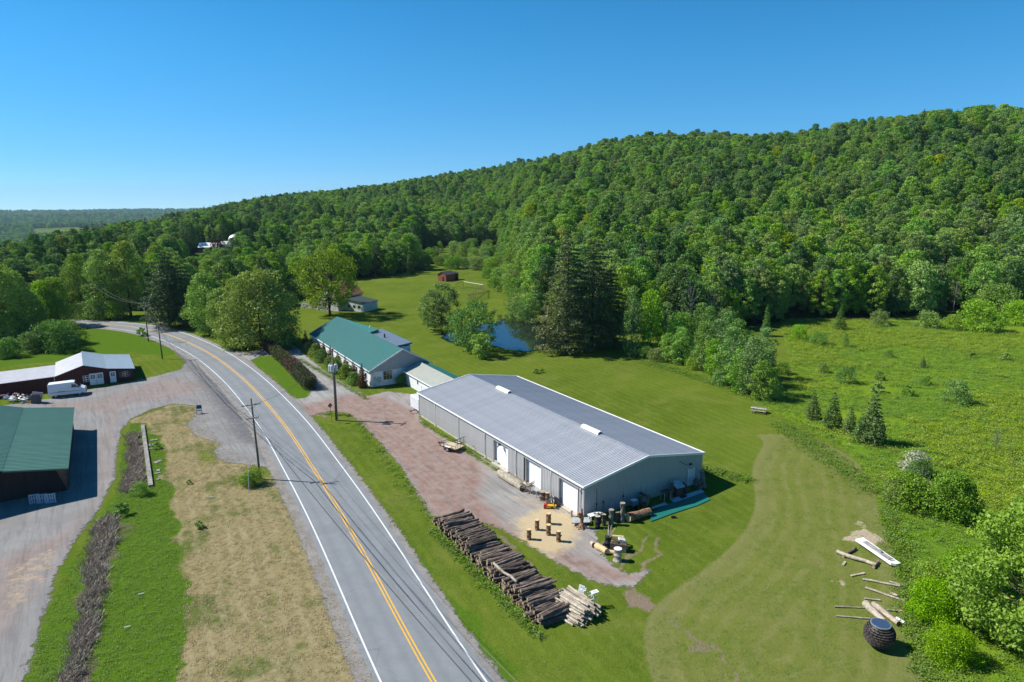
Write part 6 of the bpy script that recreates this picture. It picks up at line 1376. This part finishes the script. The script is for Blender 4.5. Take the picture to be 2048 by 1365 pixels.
tree_proto('weed', .8, .5, .02, 8, 420, .14, 'mid', 'dome', 77, br=.4, nl=0)
tree_proto('dead_tree', 10, 3.2, 3, 30, 700, .25, 'grey', 'tall', 78, br=.3, bark=M_barklight, nl=30, trunk=.18)
tree_proto('big_bright', 12.5, 6.5, .6, 120, 34000, .27, 'bright', 'round', 79, br=.17, nl=60, inner=.35)
tree_proto('bush_bright', 4.6, 3.2, .1, 44, 15000, .17, 'bright', 'dome', 80, br=.30, nl=10)
tree_proto('bush_dark_near', 5.0, 2.5, .2, 44, 11000, .20, 'mid', 'tall', 81, br=.36, nl=8)
tree_proto('red_tree', 9, 4.6, 1, 34, 2600, .5, 'red', 'round', 82, br=.36)
def T(key, name, u, v, label, sc=1.0, rz=None, cat='tree', group=None):
    p = G(u, v) if v > 600 else GT(u, v); p.z = htf(p.x, p.y)-.05
    return plant(key, name, p, (u*.37+v) % 6.28 if rz is None else rz, sc, label, cat, group)
T('big_round_low', 'broad_maple', 522, 693, 'broad yellow green tree with low dense crown behind the road hedge', (1, 1, 1.0))
T('shrub_dark', 'understorey_bush', 470, 697, 'dark bush at left foot of the broad yellow green tree', (1.8, 1.8, 1.1), cat='shrub')
T('shrub_dark', 'understorey_bush', 560, 696, 'dark bush at right foot of the broad yellow green tree', (2.0, 2.0, 1.1), cat='shrub')
T('maple_tall', 'maple', 416, 668, 'upright fresh green tree between white pine and broad yellow green tree')
T('maple_tall', 'maple', 447, 676, 'second upright tree touching the broad yellow green crown', .8)
T('white_pine_road', 'white_pine', 340, 655, 'large layered white pine hanging over the road bend', 1.0)
T('white_pine_road', 'white_pine', 372, 652, 'second white pine just right of the largest roadside pine', .85, 2.5)
T('tall_green', 'tall_roadside_tree', 213, 636, 'tall fresh green tree behind the farthest utility pole', .92)
T('tall_lime', 'tall_roadside_tree', 262, 634, 'tallest yellow topped tree left of the roadside white pine', .98)
T('tall_green', 'tall_roadside_tree', 165, 632, 'tall dark green tree at left of the road bend', .85, 1.0)
T('maple_tall', 'slim_roadside_tree', 118, 652, 'bright slim tree where the road disappears', .85)
T('maple_tall', 'slim_roadside_tree', 92, 655, 'slim green tree left of where road disappears', .8, 2)
T('maple_tall', 'slim_roadside_tree', 70, 668, 'small upright tree above the far left meadow', .7, 3)
T('tall_green', 'meadow_edge_tree', 42, 680, 'round green tree at the far left meadow edge', .8)
T('tall_green', 'meadow_edge_tree', 5, 690, 'dark tree cut by the left picture edge', .95, 4)
T('round_open', 'round_shade_tree', 660, 632, 'large round tree with open crown and dark trunk before the white barn', (1.0, 1.0, 1.05))
T('pond_left', 'pond_tree', 884, 668, 'leafy two-stemmed tree left of pond', 1.0)
T('pond_left', 'pond_tree', 868, 662, 'smaller tree leaning left beside the pond tree', .8, 2)
T('pond_right', 'pond_tree', 952, 702, 'spreading bright green tree in front of pond', 1.0)
T('pond_right', 'pond_tree', 925, 690, 'drooping tree between the two pond trees', .75, 2.2)
T('pond_low', 'pond_sapling', 962, 716, 'low bright sapling at the foot of the spreading pond tree')
T('white_pine_pond', 'white_pine', 1134, 704, 'huge yellow green white pine with visible trunk right of pond', 1.0, 0)
T('white_pine_pond', 'white_pine', 1183, 694, 'dark white pine close behind the yellow green pine', 1.0, 2.9)
T('white_pine_pond', 'white_pine', 1218, 690, 'shorter white pine right of the dark pond pine', .72, 1.2)
T('young_B', 'young_poplar', 1262, 712, 'thin pale-stemmed tree right of the dark white pine', (1, 1, 1.6)); T('young_A', 'young_poplar', 1300, 708, 'leafy young tree between pine and young grove', (1.3, 1.3, 1.9))
T('dead_tree', 'dead_tree', 1378, 668, 'leafless grey tree standing before the wood', 1.5); T('dead_tree', 'dead_tree', 1420, 664, 'second sparse grey tree right of the leafless one', 1.2, 2)
gr = [(1290, 716, .75), (1312, 722, .9), (1335, 724, .8), (1362, 728, 1.0), (1385, 738, .8), (1405, 742, 1.0), (1428, 752, .95), (1440, 768, .9), (1458, 770, 1.1), (1480, 782, 1.0), (1500, 790, 1.05), (1522, 800, .9), (1545, 798, .75), (1330, 700, 1.1), (1370, 700, 1.1), (1415, 712, 1.1), (1455, 726, 1.1), (1490, 740, 1.05), (1525, 758, 1.0), (1545, 775, .9), (1350, 690, 1.0), (1400, 690, 1.0), (1445, 695, .9), (1500, 712, .9), (1535, 730, .7), (1350, 712, 1.0), (1470, 755, 1.15), (1508, 772, 1.1), (1395, 722, 1.0), (1432, 735, 1.0)]
kk = ['shrub_dark', 'shrub_olive', 'young_A', 'young_A', 'shrub_olive', 'young_B', 'young_A', 'shrub_olive', 'young_B', 'young_A', 'young_B', 'young_A', 'shrub_dark', 'young_B', 'young_A', 'young_B', 'young_B', 'young_A', 'young_B', 'shrub_green', 'young_A', 'young_B', 'young_B', 'shrub_green', 'shrub_green', 'young_A', 'young_B', 'young_A', 'shrub_green', 'young_B']
gl = {'shrub_dark': 'dark bush in the young grove behind the lawn', 'shrub_olive': 'olive bush at the foot of the young grove', 'young_A': 'fresh green sapling in the young grove behind the lawn', 'young_B': 'grey green slender sapling in the young grove', 'shrub_green': 'green bush in the young grove'}
def where(u, v, pts):
    a = ['left end', 'left part', 'middle', 'right part', 'right end'][min(4, int((u-1285)/54))]; return a+(', front rank' if v > 690+(u-1290)*.36 else ', back rank')
for (u, v, s), k in zip(gr, kk): T(k, 'grove_sapling' if 'young' in k else 'grove_bush', u, v, gl[k]+', '+where(u, v, gr), s*1.05, cat='tree' if 'young' in k else 'shrub', group=gl[k].replace('bush', 'bushes').replace('sapling', 'saplings'))
for u, v, s, lb in ((1625, 838, .95, 'leftmost young spruce of the row at the meadow edge'), (1663, 858, 1.15, 'second young spruce of the row at meadow edge'), (1698, 868, .9, 'third and smallest young spruce of the meadow edge row'), (1740, 886, 1.55, 'largest young spruce at right end of the meadow edge row'),
                    (1679, 660, 1.3, 'broad spruce standing before the dark wood'), (1718, 882, .8, 'small spruce at foot of the largest meadow edge spruce')): T('young_spruce', 'young_spruce', u, v, lb, s)
for u, v, s, lb in ((1531, 672, 1.0, 'slim pale spruce in front of the wood, right one'), (1458, 676, .95, 'slim pale spruce in front of the wood, left one'), (1478, 800, .0, '')):
    if s: T('slim_spruce', 'slim_spruce', u, v, lb, s)
ms = [(1690, 766, 'shrub_grey', 1.05, 'round grey green bush in the middle of the meadow'), (1912, 806, 'shrub_grey', 1.25, 'larger round bush casting dark shadow in the right meadow'), (1850, 770, 'shrub_grey', .6, 'small bush left above the larger meadow bush'), (1636, 690, 'shrub_dark', .9, 'dark round bush near the wood, left part of meadow'),
      (1598, 680, 'shrub_green', 1.1, 'green bush beside the slim pale spruce'), (1757, 650, 'shrub_olive', 1.3, 'wide pale bush against the dark wood'), (1856, 655, 'shrub_olive', 1.5, 'upright olive bush against the dark wood'), (1955, 662, 'shrub_green', 2.4, 'largest domed bush at the back of meadow'), (1905, 660, 'shrub_green', 1.2, 'small bush left of the largest domed bush'),
      (2030, 650, 'shrub_green', 2.0, 'domed bush at the right picture edge'), (1985, 630, 'shrub_dark', 2.6, 'dark spreading bush under the wood at right'), (1562, 748, 'shrub_green', .8, 'bush right of the young grove'), (1760, 760, 'weed', 2, 'small dark weed clump in the middle meadow'), (1777, 715, 'shrub_grey', .55, 'tiny grey bush in the upper meadow'), (1690, 695, 'young_B', .35, 'thin sapling in the upper left meadow'),
      (1845, 735, 'young_spruce', .5, 'tiny upright dark seedling in meadow'), (1645, 745, 'shrub_dark', .55, 'small dark bush left of round grey green bush'), (1815, 790, 'weed', 2.2, 'low weed clump left of the larger meadow bush'), (1755, 785, 'weed', 2.4, 'low dark clump in the centre of the meadow'), (1990, 905, 'dead_tree', .38, 'sparse bare sapling at right of the meadow'),
      (1830, 948, 'shrub_white', 1.25, 'bush with creamy white blossom in the near meadow'), (1838, 955, 'shrub_dark', .7, 'dark bush touching the creamy white blossoming bush'), (1900, 1035, 'bush_dark_near', 1.05, 'dark upright leafy bush right of the mown lawn'), (1815, 1015, 'shrub_dark', 1.15, 'low dark bush at the mown lawn edge'), (1790, 1005, 'shrub_dark', .85, 'leftmost low bush at the mown lawn edge'), (1840, 1005, 'shrub_olive', .95, 'brownish bush between two dark bushes'),
      (1865, 1240, 'bush_bright', .75, 'dense bright bush right of the woven ball'), (1860, 1180, 'shrub_green', .8, 'small bush above the dense bright bush'), (1900, 1320, 'bush_bright', .6, 'low bright bush near the lower right corner'), (1935, 1180, 'bush_bright', .85, 'feathery bright bush beneath the big bright tree'), (2010, 720, 'weed', 2.0, 'weed clump at upper right of meadow'), (1945, 715, 'weed', 1.6, 'little weed clump in the upper right meadow')]
for u, v, k, s, lb in ms: T(k, 'meadow_bush' if k != 'dead_tree' and k != 'young_B' else 'meadow_sapling', u, v, lb, s, cat='shrub' if 'spruce' not in k and 'tree' not in k and 'young' not in k else 'tree')
T('big_bright', 'bright_leafy_tree', 2062, 1300, 'big bright yellow green tree filling the lower right edge', 1.0)
T('big_bright', 'bright_leafy_tree', 2105, 1130, 'second bright tree behind, cut by the right picture edge', .72, 2)
# scrub beyond the pond
sc = [(845, 520), (865, 512), (885, 528), (905, 515), (925, 525), (950, 512), (972, 525), (955, 540), (985, 540), (1005, 530), (1025, 545), (975, 556), (1000, 562), (1022, 570), (990, 575), (1015, 588), (1035, 592), (1045, 575), (1050, 560), (1038, 608), (1052, 615), (1062, 628), (850, 540), (880, 505), (920, 505), (940, 498), (990, 505), (1015, 512), (905, 538), (1050, 600), (1040, 640), (1030, 632), (1055, 646), (575, 612), (588, 596), (600, 585), (560, 590), (612, 572), (590, 572), (630, 566)]
rr = random.Random(6); _sp = [(835, 502), (960, 490), (1060, 500), (1062, 640), (1038, 640), (1012, 592), (965, 560), (925, 545), (905, 532), (845, 538)]; _n = 0
while _n < 75:
    q = (rr.uniform(835, 1062), 490+150*rr.random()**1.6)
    if float(sdf(np.array([q[0]]), np.array([q[1]]), _sp)[0]) < 0 and not (1060 < q[0]): sc.append(q); _n += 1
for i, (u, v) in enumerate(sc):
    k = rr.choice(['willow_clump', 'willow_clump', 'shrub_olive', 'shrub_green', 'young_A', 'shrub_grey']); s = rr.uniform(.8, 1.25)*(1.2 if 'willow' in k else 1.5 if 'shrub' in k else .9)
    wh = ('beyond the pond, ' + ('behind the sheds' if u < 925 else 'middle' if u < 1000 else 'by the tall trees') + (', far side' if v < 520 else ', near side' if v > 570 else '')) if u > 800 else 'left of the round shade tree'
    d = {'willow_clump': 'soft green willow clump', 'shrub_olive': 'olive scrub bush', 'shrub_green': 'green scrub bush', 'young_A': 'scrub sapling', 'shrub_grey': 'grey green scrub bush'}[k]+' in the scrub '+wh
    T(k, 'scrub_bush', u, v, d, s, cat='shrub', group='wild scrub beyond the pond' if u > 800 else 'scrub left of the round shade tree')
for u, v, s, lb in ((772, 552, .7, 'tree with visible dark trunk at the edge of the far lawn, left'), (782, 552, .65, 'second dark trunked tree at edge of the far lawn')): T('oakD', 'lawn_edge_tree', u, v, lb, s)
T('spruceF', 'lawn_edge_spruce', 821, 548, 'single dark spruce at the edge of the far lawn', .8)
T('red_tree', 'copper_beech', 437, 512, 'dark red copper tree by the distant white roofed barn', 1.0)
for i, u in enumerate((1000, 1012, 1024, 1036, 1048)): T('shrub_grey', 'pond_reeds_bush', u, 640-i % 2, 'pale reedy bush on the far pond shore', .5, cat='shrub', group='pale reedy bushes along the far pond shore')
T('weed', 'iris_clump', 1072, 747, 'small flowering clump alone in the back lawn', 1.3, cat='plant'); T('weed', 'iris_clump', 1084, 745, 'second small clump touching the lawn flowering clump', 1.0, cat='plant')
# row along the teal roofed building
ordl = ['nearest', 'second', 'third', 'fourth', 'fifth', 'sixth', 'seventh', 'eighth', 'ninth']
for i in range(7):
    p = TF.w(-1.5+(.2 if i % 2 else -.1), 4.0+i*5.1); plant('shrub_lime', 'round_lime_shrub', p, i*1.3, .95+.12*(i % 3), ordl[i]+' light green round shrub in the row beside the teal roofed building', 'shrub', 'light green round shrubs along the teal roofed building')
for i in range(9):
    p = TF.w(-.95, 1.2+i*4.75); plant('brown_cedar', 'brown_cedar', p, i*1.1, 1.05-.03*(i % 4)+(.1 if i == 0 else 0), ordl[i]+' brown tipped conifer in the row beside the teal roofed building', 'conifer', 'brown conifers along the teal roofed building')
p = TF.w(6.0, -.7); plant('shrub_dark', 'wall_bush', p, 0, .55, 'dark bush in the shaded corner where annex meets gable', 'shrub')
# clipped hedges
def hedge(a, b, w_, h, label, seed):
    A, B = G(*a), G(*b); d = B-A; r = empty('clipped_hedge', A, math.atan2(d.y, d.x), label, 'hedge', 'two clipped brown green hedges beside the drive'); rr = random.Random(seed); bl = []; L_ = d.length
    n = int(L_/.8)
    for i in range(n):
        for y in (-w_/3, 0, w_/3):
            for z in (h*.25, h*.6, h*.85): bl.append(((i+.5)*L_/n+rr.uniform(-.1, .1), y+rr.uniform(-.1, .1), z, .62, w_*.27, h*.24*rr.uniform(.85, 1.15)))
    V, F, var = blobleaves(bl, int(L_*1900), .16, seed, inner=.75); mi = (np.random.RandomState(seed).rand(len(F)) < .36).astype(int)
    link('foliage', npmesh('hedge_foliage', V, F, [L['hedge'], L['brown']], mi=mi, attrs=[('var', 'FACE', 'FLOAT', var)]), r)
    b = MB(); [b.tube([(x*L_/n+.3, 0, -.1), (x*L_/n+.3, rr.uniform(-.2, .2), h*.6)], .05, 5) for x in range(n)]; b.build('stems', M_bark, r)
hedge((532, 695), (576, 733), 2.0, 2.1, 'far clipped hedge of the pair beside the drive', 3); hedge((579, 736), (622, 781), 2.2, 2.3, 'near clipped hedge of the pair beside the drive', 4)
# left meadow bushes
for u, v, k, s, lb in ((118, 702, 'shrub_dark', 2.0, 'biggest dark domed bush behind the red barn'), (92, 698, 'shrub_olive', 1.9, 'olive domed bush left of the biggest bush behind red barn'), (140, 688, 'shrub_dark', 1.6, 'dark brown bush right behind the biggest domed bush'), (62, 705, 'shrub_grey', 1.5, 'grey bush left of the domed bushes'), (22, 714, 'shrub_grey', 1.4, 'grey bush near the left picture edge'), (5, 716, 'shrub_olive', 1.1, 'half hidden bush at left picture edge'),
                      (285, 672, 'weed', 2.6, 'weed clump at the foot of the taller utility pole'), (190, 640, 'shrub_green', 1.8, 'round bush at foot of the farthest utility pole'), (175, 637, 'shrub_olive', 1.7, 'pale bush left of the farthest utility pole'), (225, 640, 'shrub_green', 1.5, 'bush right of the farthest utility pole'),
                      (508, 968, 'shrub_green', .62, 'bush at the foot of the near utility pole'), (496, 972, 'shrub_dark', .5, 'dark half of the bush by the near utility pole'), (280, 990, 'shrub_green', .5, 'round green bush at the end of the concrete wall'), (242, 1030, 'weed', 1.8, 'dark weed clump at the head of the long reed bed'), (313, 898, 'weed', 1.2, 'weed clump beside the concrete wall'), (400, 1056, 'weed', 1.0, 'single thistle on the dry verge'), (378, 968, 'weed', .7, 'small weed above the thistle on the dry verge')):
    T(k, 'weed_clump' if k == 'weed' else 'roadside_bush', u, v, lb, s, cat='weed' if k == 'weed' else 'shrub')
# ---------------------------------------------------------------- grass, reeds, flowers (uncountable)
def tuft(name, n, h, spread, m, seed, wdt=.05, flat=.35):
    """a low clump: short blades and leaves that mostly face up, like the sward they stand in"""
    rng = np.random.RandomState(seed); pos = np.stack([rng.normal(size=n)*spread, rng.normal(size=n)*spread, rng.uniform(.1, 1, n)**1.3*h], 1)
    nr = rng.normal(size=(n, 3))*flat; nr[:, 2] += 1; V, F = leafquads(pos, nr, wdt*3.2, rng, .5)
    return npmesh(name, V, F, m, attrs=[('var', 'FACE', 'FLOAT', rng.rand(len(F)))])
def blades(name, n, h, spread, m, seed, wd=.028):
    rng = np.random.RandomState(seed); V = []; F = []
    for i in range(n):
        a = rng.uniform(0, 6.28); x, y = rng.normal(size=2)*spread; hh = h*rng.uniform(.5, 1.2); lx, ly = rng.normal(size=2)*hh*.55; dx, dy = math.cos(a)*wd, math.sin(a)*wd
        b = len(V); V += [(x-dx, y-dy, 0), (x+dx, y+dy, 0), (x+lx+dx*.5, y+ly+dy*.5, hh), (x+lx-dx*.5, y+ly-dy*.5, hh*.96)]; F.append((b, b+1, b+2, b+3))
    return npmesh(name, np.array(V), np.array(F), m, attrs=[('var', 'FACE', 'FLOAT', rng.rand(len(F)))])
L['grass'] = leafmat('grass_blades', (.12, .21, .016), (.19, .30, .028), vv=.18, hv=.015)
L['grassrough'] = leafmat('meadow_blades', (.11, .21, .016), (.20, .32, .028), vv=.25, hv=.02)
L['flower'] = leafmat('yellow_flowers', (.19, .28, .014), (.30, .37, .022), vv=.15, hv=.01)
L['straw'] = leafmat('straw_blades', (.28, .22, .11), (.40, .32, .17), vv=.25, hv=.01)
def fill(poly, n, seed, holes=(), rmax=1e9, margin=0):
    P = pix(poly); rng = np.random.RandomState(seed); x0, x1 = min(p[0] for p in P), max(p[0] for p in P); y0, y1 = min(p[1] for p in P), max(p[1] for p in P)
    X = rng.uniform(x0, x1, n); Y = rng.uniform(y0, y1, n); ok = (sdf(X, Y, P) < -margin) & (np.hypot(X, Y) < rmax) & (np.abs(np.arctan2(X, Y)) < .75) & (Y > 26)
    for h in holes: ok &= sdf(X, Y, pix(h)) > 0
    return X[ok], Y[ok]
def scat(name, meshes, X, Y, sc, seed, idx=None):
    rng = np.random.RandomState(seed); n = len(X); scatter(name, meshes, np.stack([X, Y, ht(X, Y)-.02], 1), rng.uniform(0, 6.28, n), rng.uniform(.6, 1.3, n)*sc, rng.randint(0, len(meshes), n) if idx is None else idx)
tg = [tuft('tuft_a', 22, .30, .16, L['grassrough'], 1), tuft('tuft_b', 22, .38, .18, L['grassrough'], 2), tuft('tuft_c', 16, .5, .22, L['grass'], 3)]
X, Y = fill(MEADOW, 190000, 1, rmax=215); dens = fnoise(X/6, Y/6, 4); k = dens > .27; scat('meadow_grass', [tuft('tuft_a', 26, .24, .20, L['grassrough'], 1, .036), tuft('tuft_b', 26, .30, .22, L['grassrough'], 2, .036), tuft('tuft_c', 20, .4, .24, L['grass'], 3, .04)], X[k], Y[k], 1.1, 2)
def flmesh(seed):
    rng = np.random.RandomState(seed); n = 26; pos = np.stack([rng.normal(size=n)*.28, rng.normal(size=n)*.28, rng.uniform(.25, .6, n)], 1); nr = rng.normal(size=(n, 3))*.4; nr[:, 2] += 1
    V, F = leafquads(pos, nr, .12, rng, .8); return npmesh('flower_head', V, F, L['flower'], attrs=[('var', 'FACE', 'FLOAT', rng.rand(n))])
X, Y = fill(MEADOW, 110000, 5, rmax=215); dens = fnoise(X/16+4, Y/16+2, 3)+.25*(fnoise(X/2, Y/2, 2)-.4); far = smooth((np.hypot(X, Y)-75)/40); k = (dens > .46-.06*far) & (far > .15); scat('yellow_wildflowers', [flmesh(1), flmesh(2)], X[k], Y[k], 1.0, 6)
X, Y = fill(LUSH[0], 26000, 8); k = np.ones(len(X), bool)
for p_ in REED: k &= sdf(X, Y, pix(p_)) > .2
tl2 = [tuft('short_a', 26, .13, .15, L['grass'], 11, .02), tuft('short_b', 26, .11, .16, L['grass'], 12, .02)]
scat('verge_grass', tl2, X[k], Y[k], 1.0, 9)
X, Y = fill(DRY, 22000, 18); scat('dry_grass', [tuft('dry_a', 16, .12, .14, L['straw'], 13, .025), tuft('dry_b', 16, .10, .14, L['straw'], 14, .025), tuft('dry_c', 12, .10, .14, L['straw'], 15, .025)], X, Y, 1.0, 10)
rd = [tl2[0], blades('reed_a', 24, .5, .30, L['twig'], 21), blades('reed_b', 24, .42, .32, L['twig'], 22), blades('reed_c', 20, .38, .3, L['brown'], 23)]
XX = []; YY = []
for s, p_ in enumerate(REED): x_, y_ = fill(p_, 9000, 30+s); XX.append(x_); YY.append(y_)
X, Y = np.concatenate(XX), np.concatenate(YY); sd = np.minimum(sdf(X, Y, pix(REED[0])), sdf(X, Y, pix(REED[1]))); k = np.random.RandomState(2).rand(len(X)) < np.clip(-sd*1.3+(fnoise(X/1.6, Y/1.6, 3)-.45)*2.2, 0, 1); X, Y = X[k], Y[k]; scat('dead_reeds', rd, X, Y, .9, 12, np.random.RandomState(1).choice(4, len(X), p=[.16, .40, .34, .10]))
# long grass along the back of the log stack, building feet and lawn edges
E_ = []
for a, b, n, w_ in (((862, 1058), (1080, 1275), 500, .25), ((1560, 845), (1760, 990), 900, 1.2), ((1776, 1010), (1856, 1365), 1100, .6), ((1290, 722), (1560, 810), 900, 1.0), ((1395, 935), (1500, 962), 300, .6), ((600, 720), (735, 800), 300, .3), ((842, 845), (1000, 945), 200, .2), ((712, 842), (860, 1034), 160, .45), ((640, 828), (700, 832), 60, .3), ((940, 695), (1065, 708), 300, .7), ((1005, 640), (1065, 640), 300, 1.2)):
    A, B = G(*a), G(*b); rng = np.random.RandomState(n); t = rng.rand(n*2); q = rng.normal(size=(n*2, 2))*w_; E_.append(np.stack([A.x+(B.x-A.x)*t+q[:, 0], A.y+(B.y-A.y)*t+q[:, 1]], 1))
E_ = np.concatenate(E_); scat('edge_grass', [tl2[1], tg[2], tl2[0]], E_[:, 0], E_[:, 1], .9, 14)
# lawn: short blades over the mown grass near the camera
LAWN = [(640, 850), (712, 845), (800, 935), (850, 1035), (1000, 1060), (1130, 1140), (1240, 1180), (1350, 1120), (1170, 1060), (1300, 1060), (1420, 1000), (1500, 960), (1560, 870), (1690, 900), (1750, 985), (1752, 1040), (1835, 1290), (1840, 1500), (1080, 1500), (800, 1110)]
X, Y = fill(LAWN, 60000, 40, rmax=110); k = (fnoise(X/1.5, Y/1.5, 3) > .42); scat('lawn_grass', [tuft('lawn_a', 10, .05, .15, L['grass'], 41, .018), tuft('lawn_b', 10, .05, .15, L['grassrough'], 42, .018)], X[k], Y[k], 1.0, 15)

for u, v, ln, rz, lb in ((1716, 1150, 1.6, .3, 'short grey plank above the two parallel poles'), (1792, 1168, 1.1, -.6, 'small grey board right of the upper parallel pole'), (1688, 1128, .8, .9, 'little offcut left of the driftwood log'), (1745, 1200, 1.3, -.2, 'thin grey board just above the two grey logs')):
    b = MB(); b.box((0, 0, .05), (ln, .2, .07)); tag(b.build('plank', M_logpale, None, G(u, v), (0, 0, rz)), lb, 'plank')
# ================================================================ AIR
def haze():
    t = NT('haze_air'); x = t.n('ShaderNodeVolumePrincipled'); x.inputs['Color'].default_value = (.50, .76, 1.0, 1); x.inputs['Density'].default_value = HAZE; x.inputs['Anisotropy'].default_value = .2
    t.l(x.outputs[0], t.out.inputs['Volume']); top = float(np.max(Z))+26; bot = -445.0; b = MB(); b.box((0, 0, 0), (19000, 19000, top-bot)); o = b.build('haze', t.m, None, (0, 0, (top+bot)/2)); tag(o, kind='stuff'); o.display_type = 'BOUNDS'
haze()
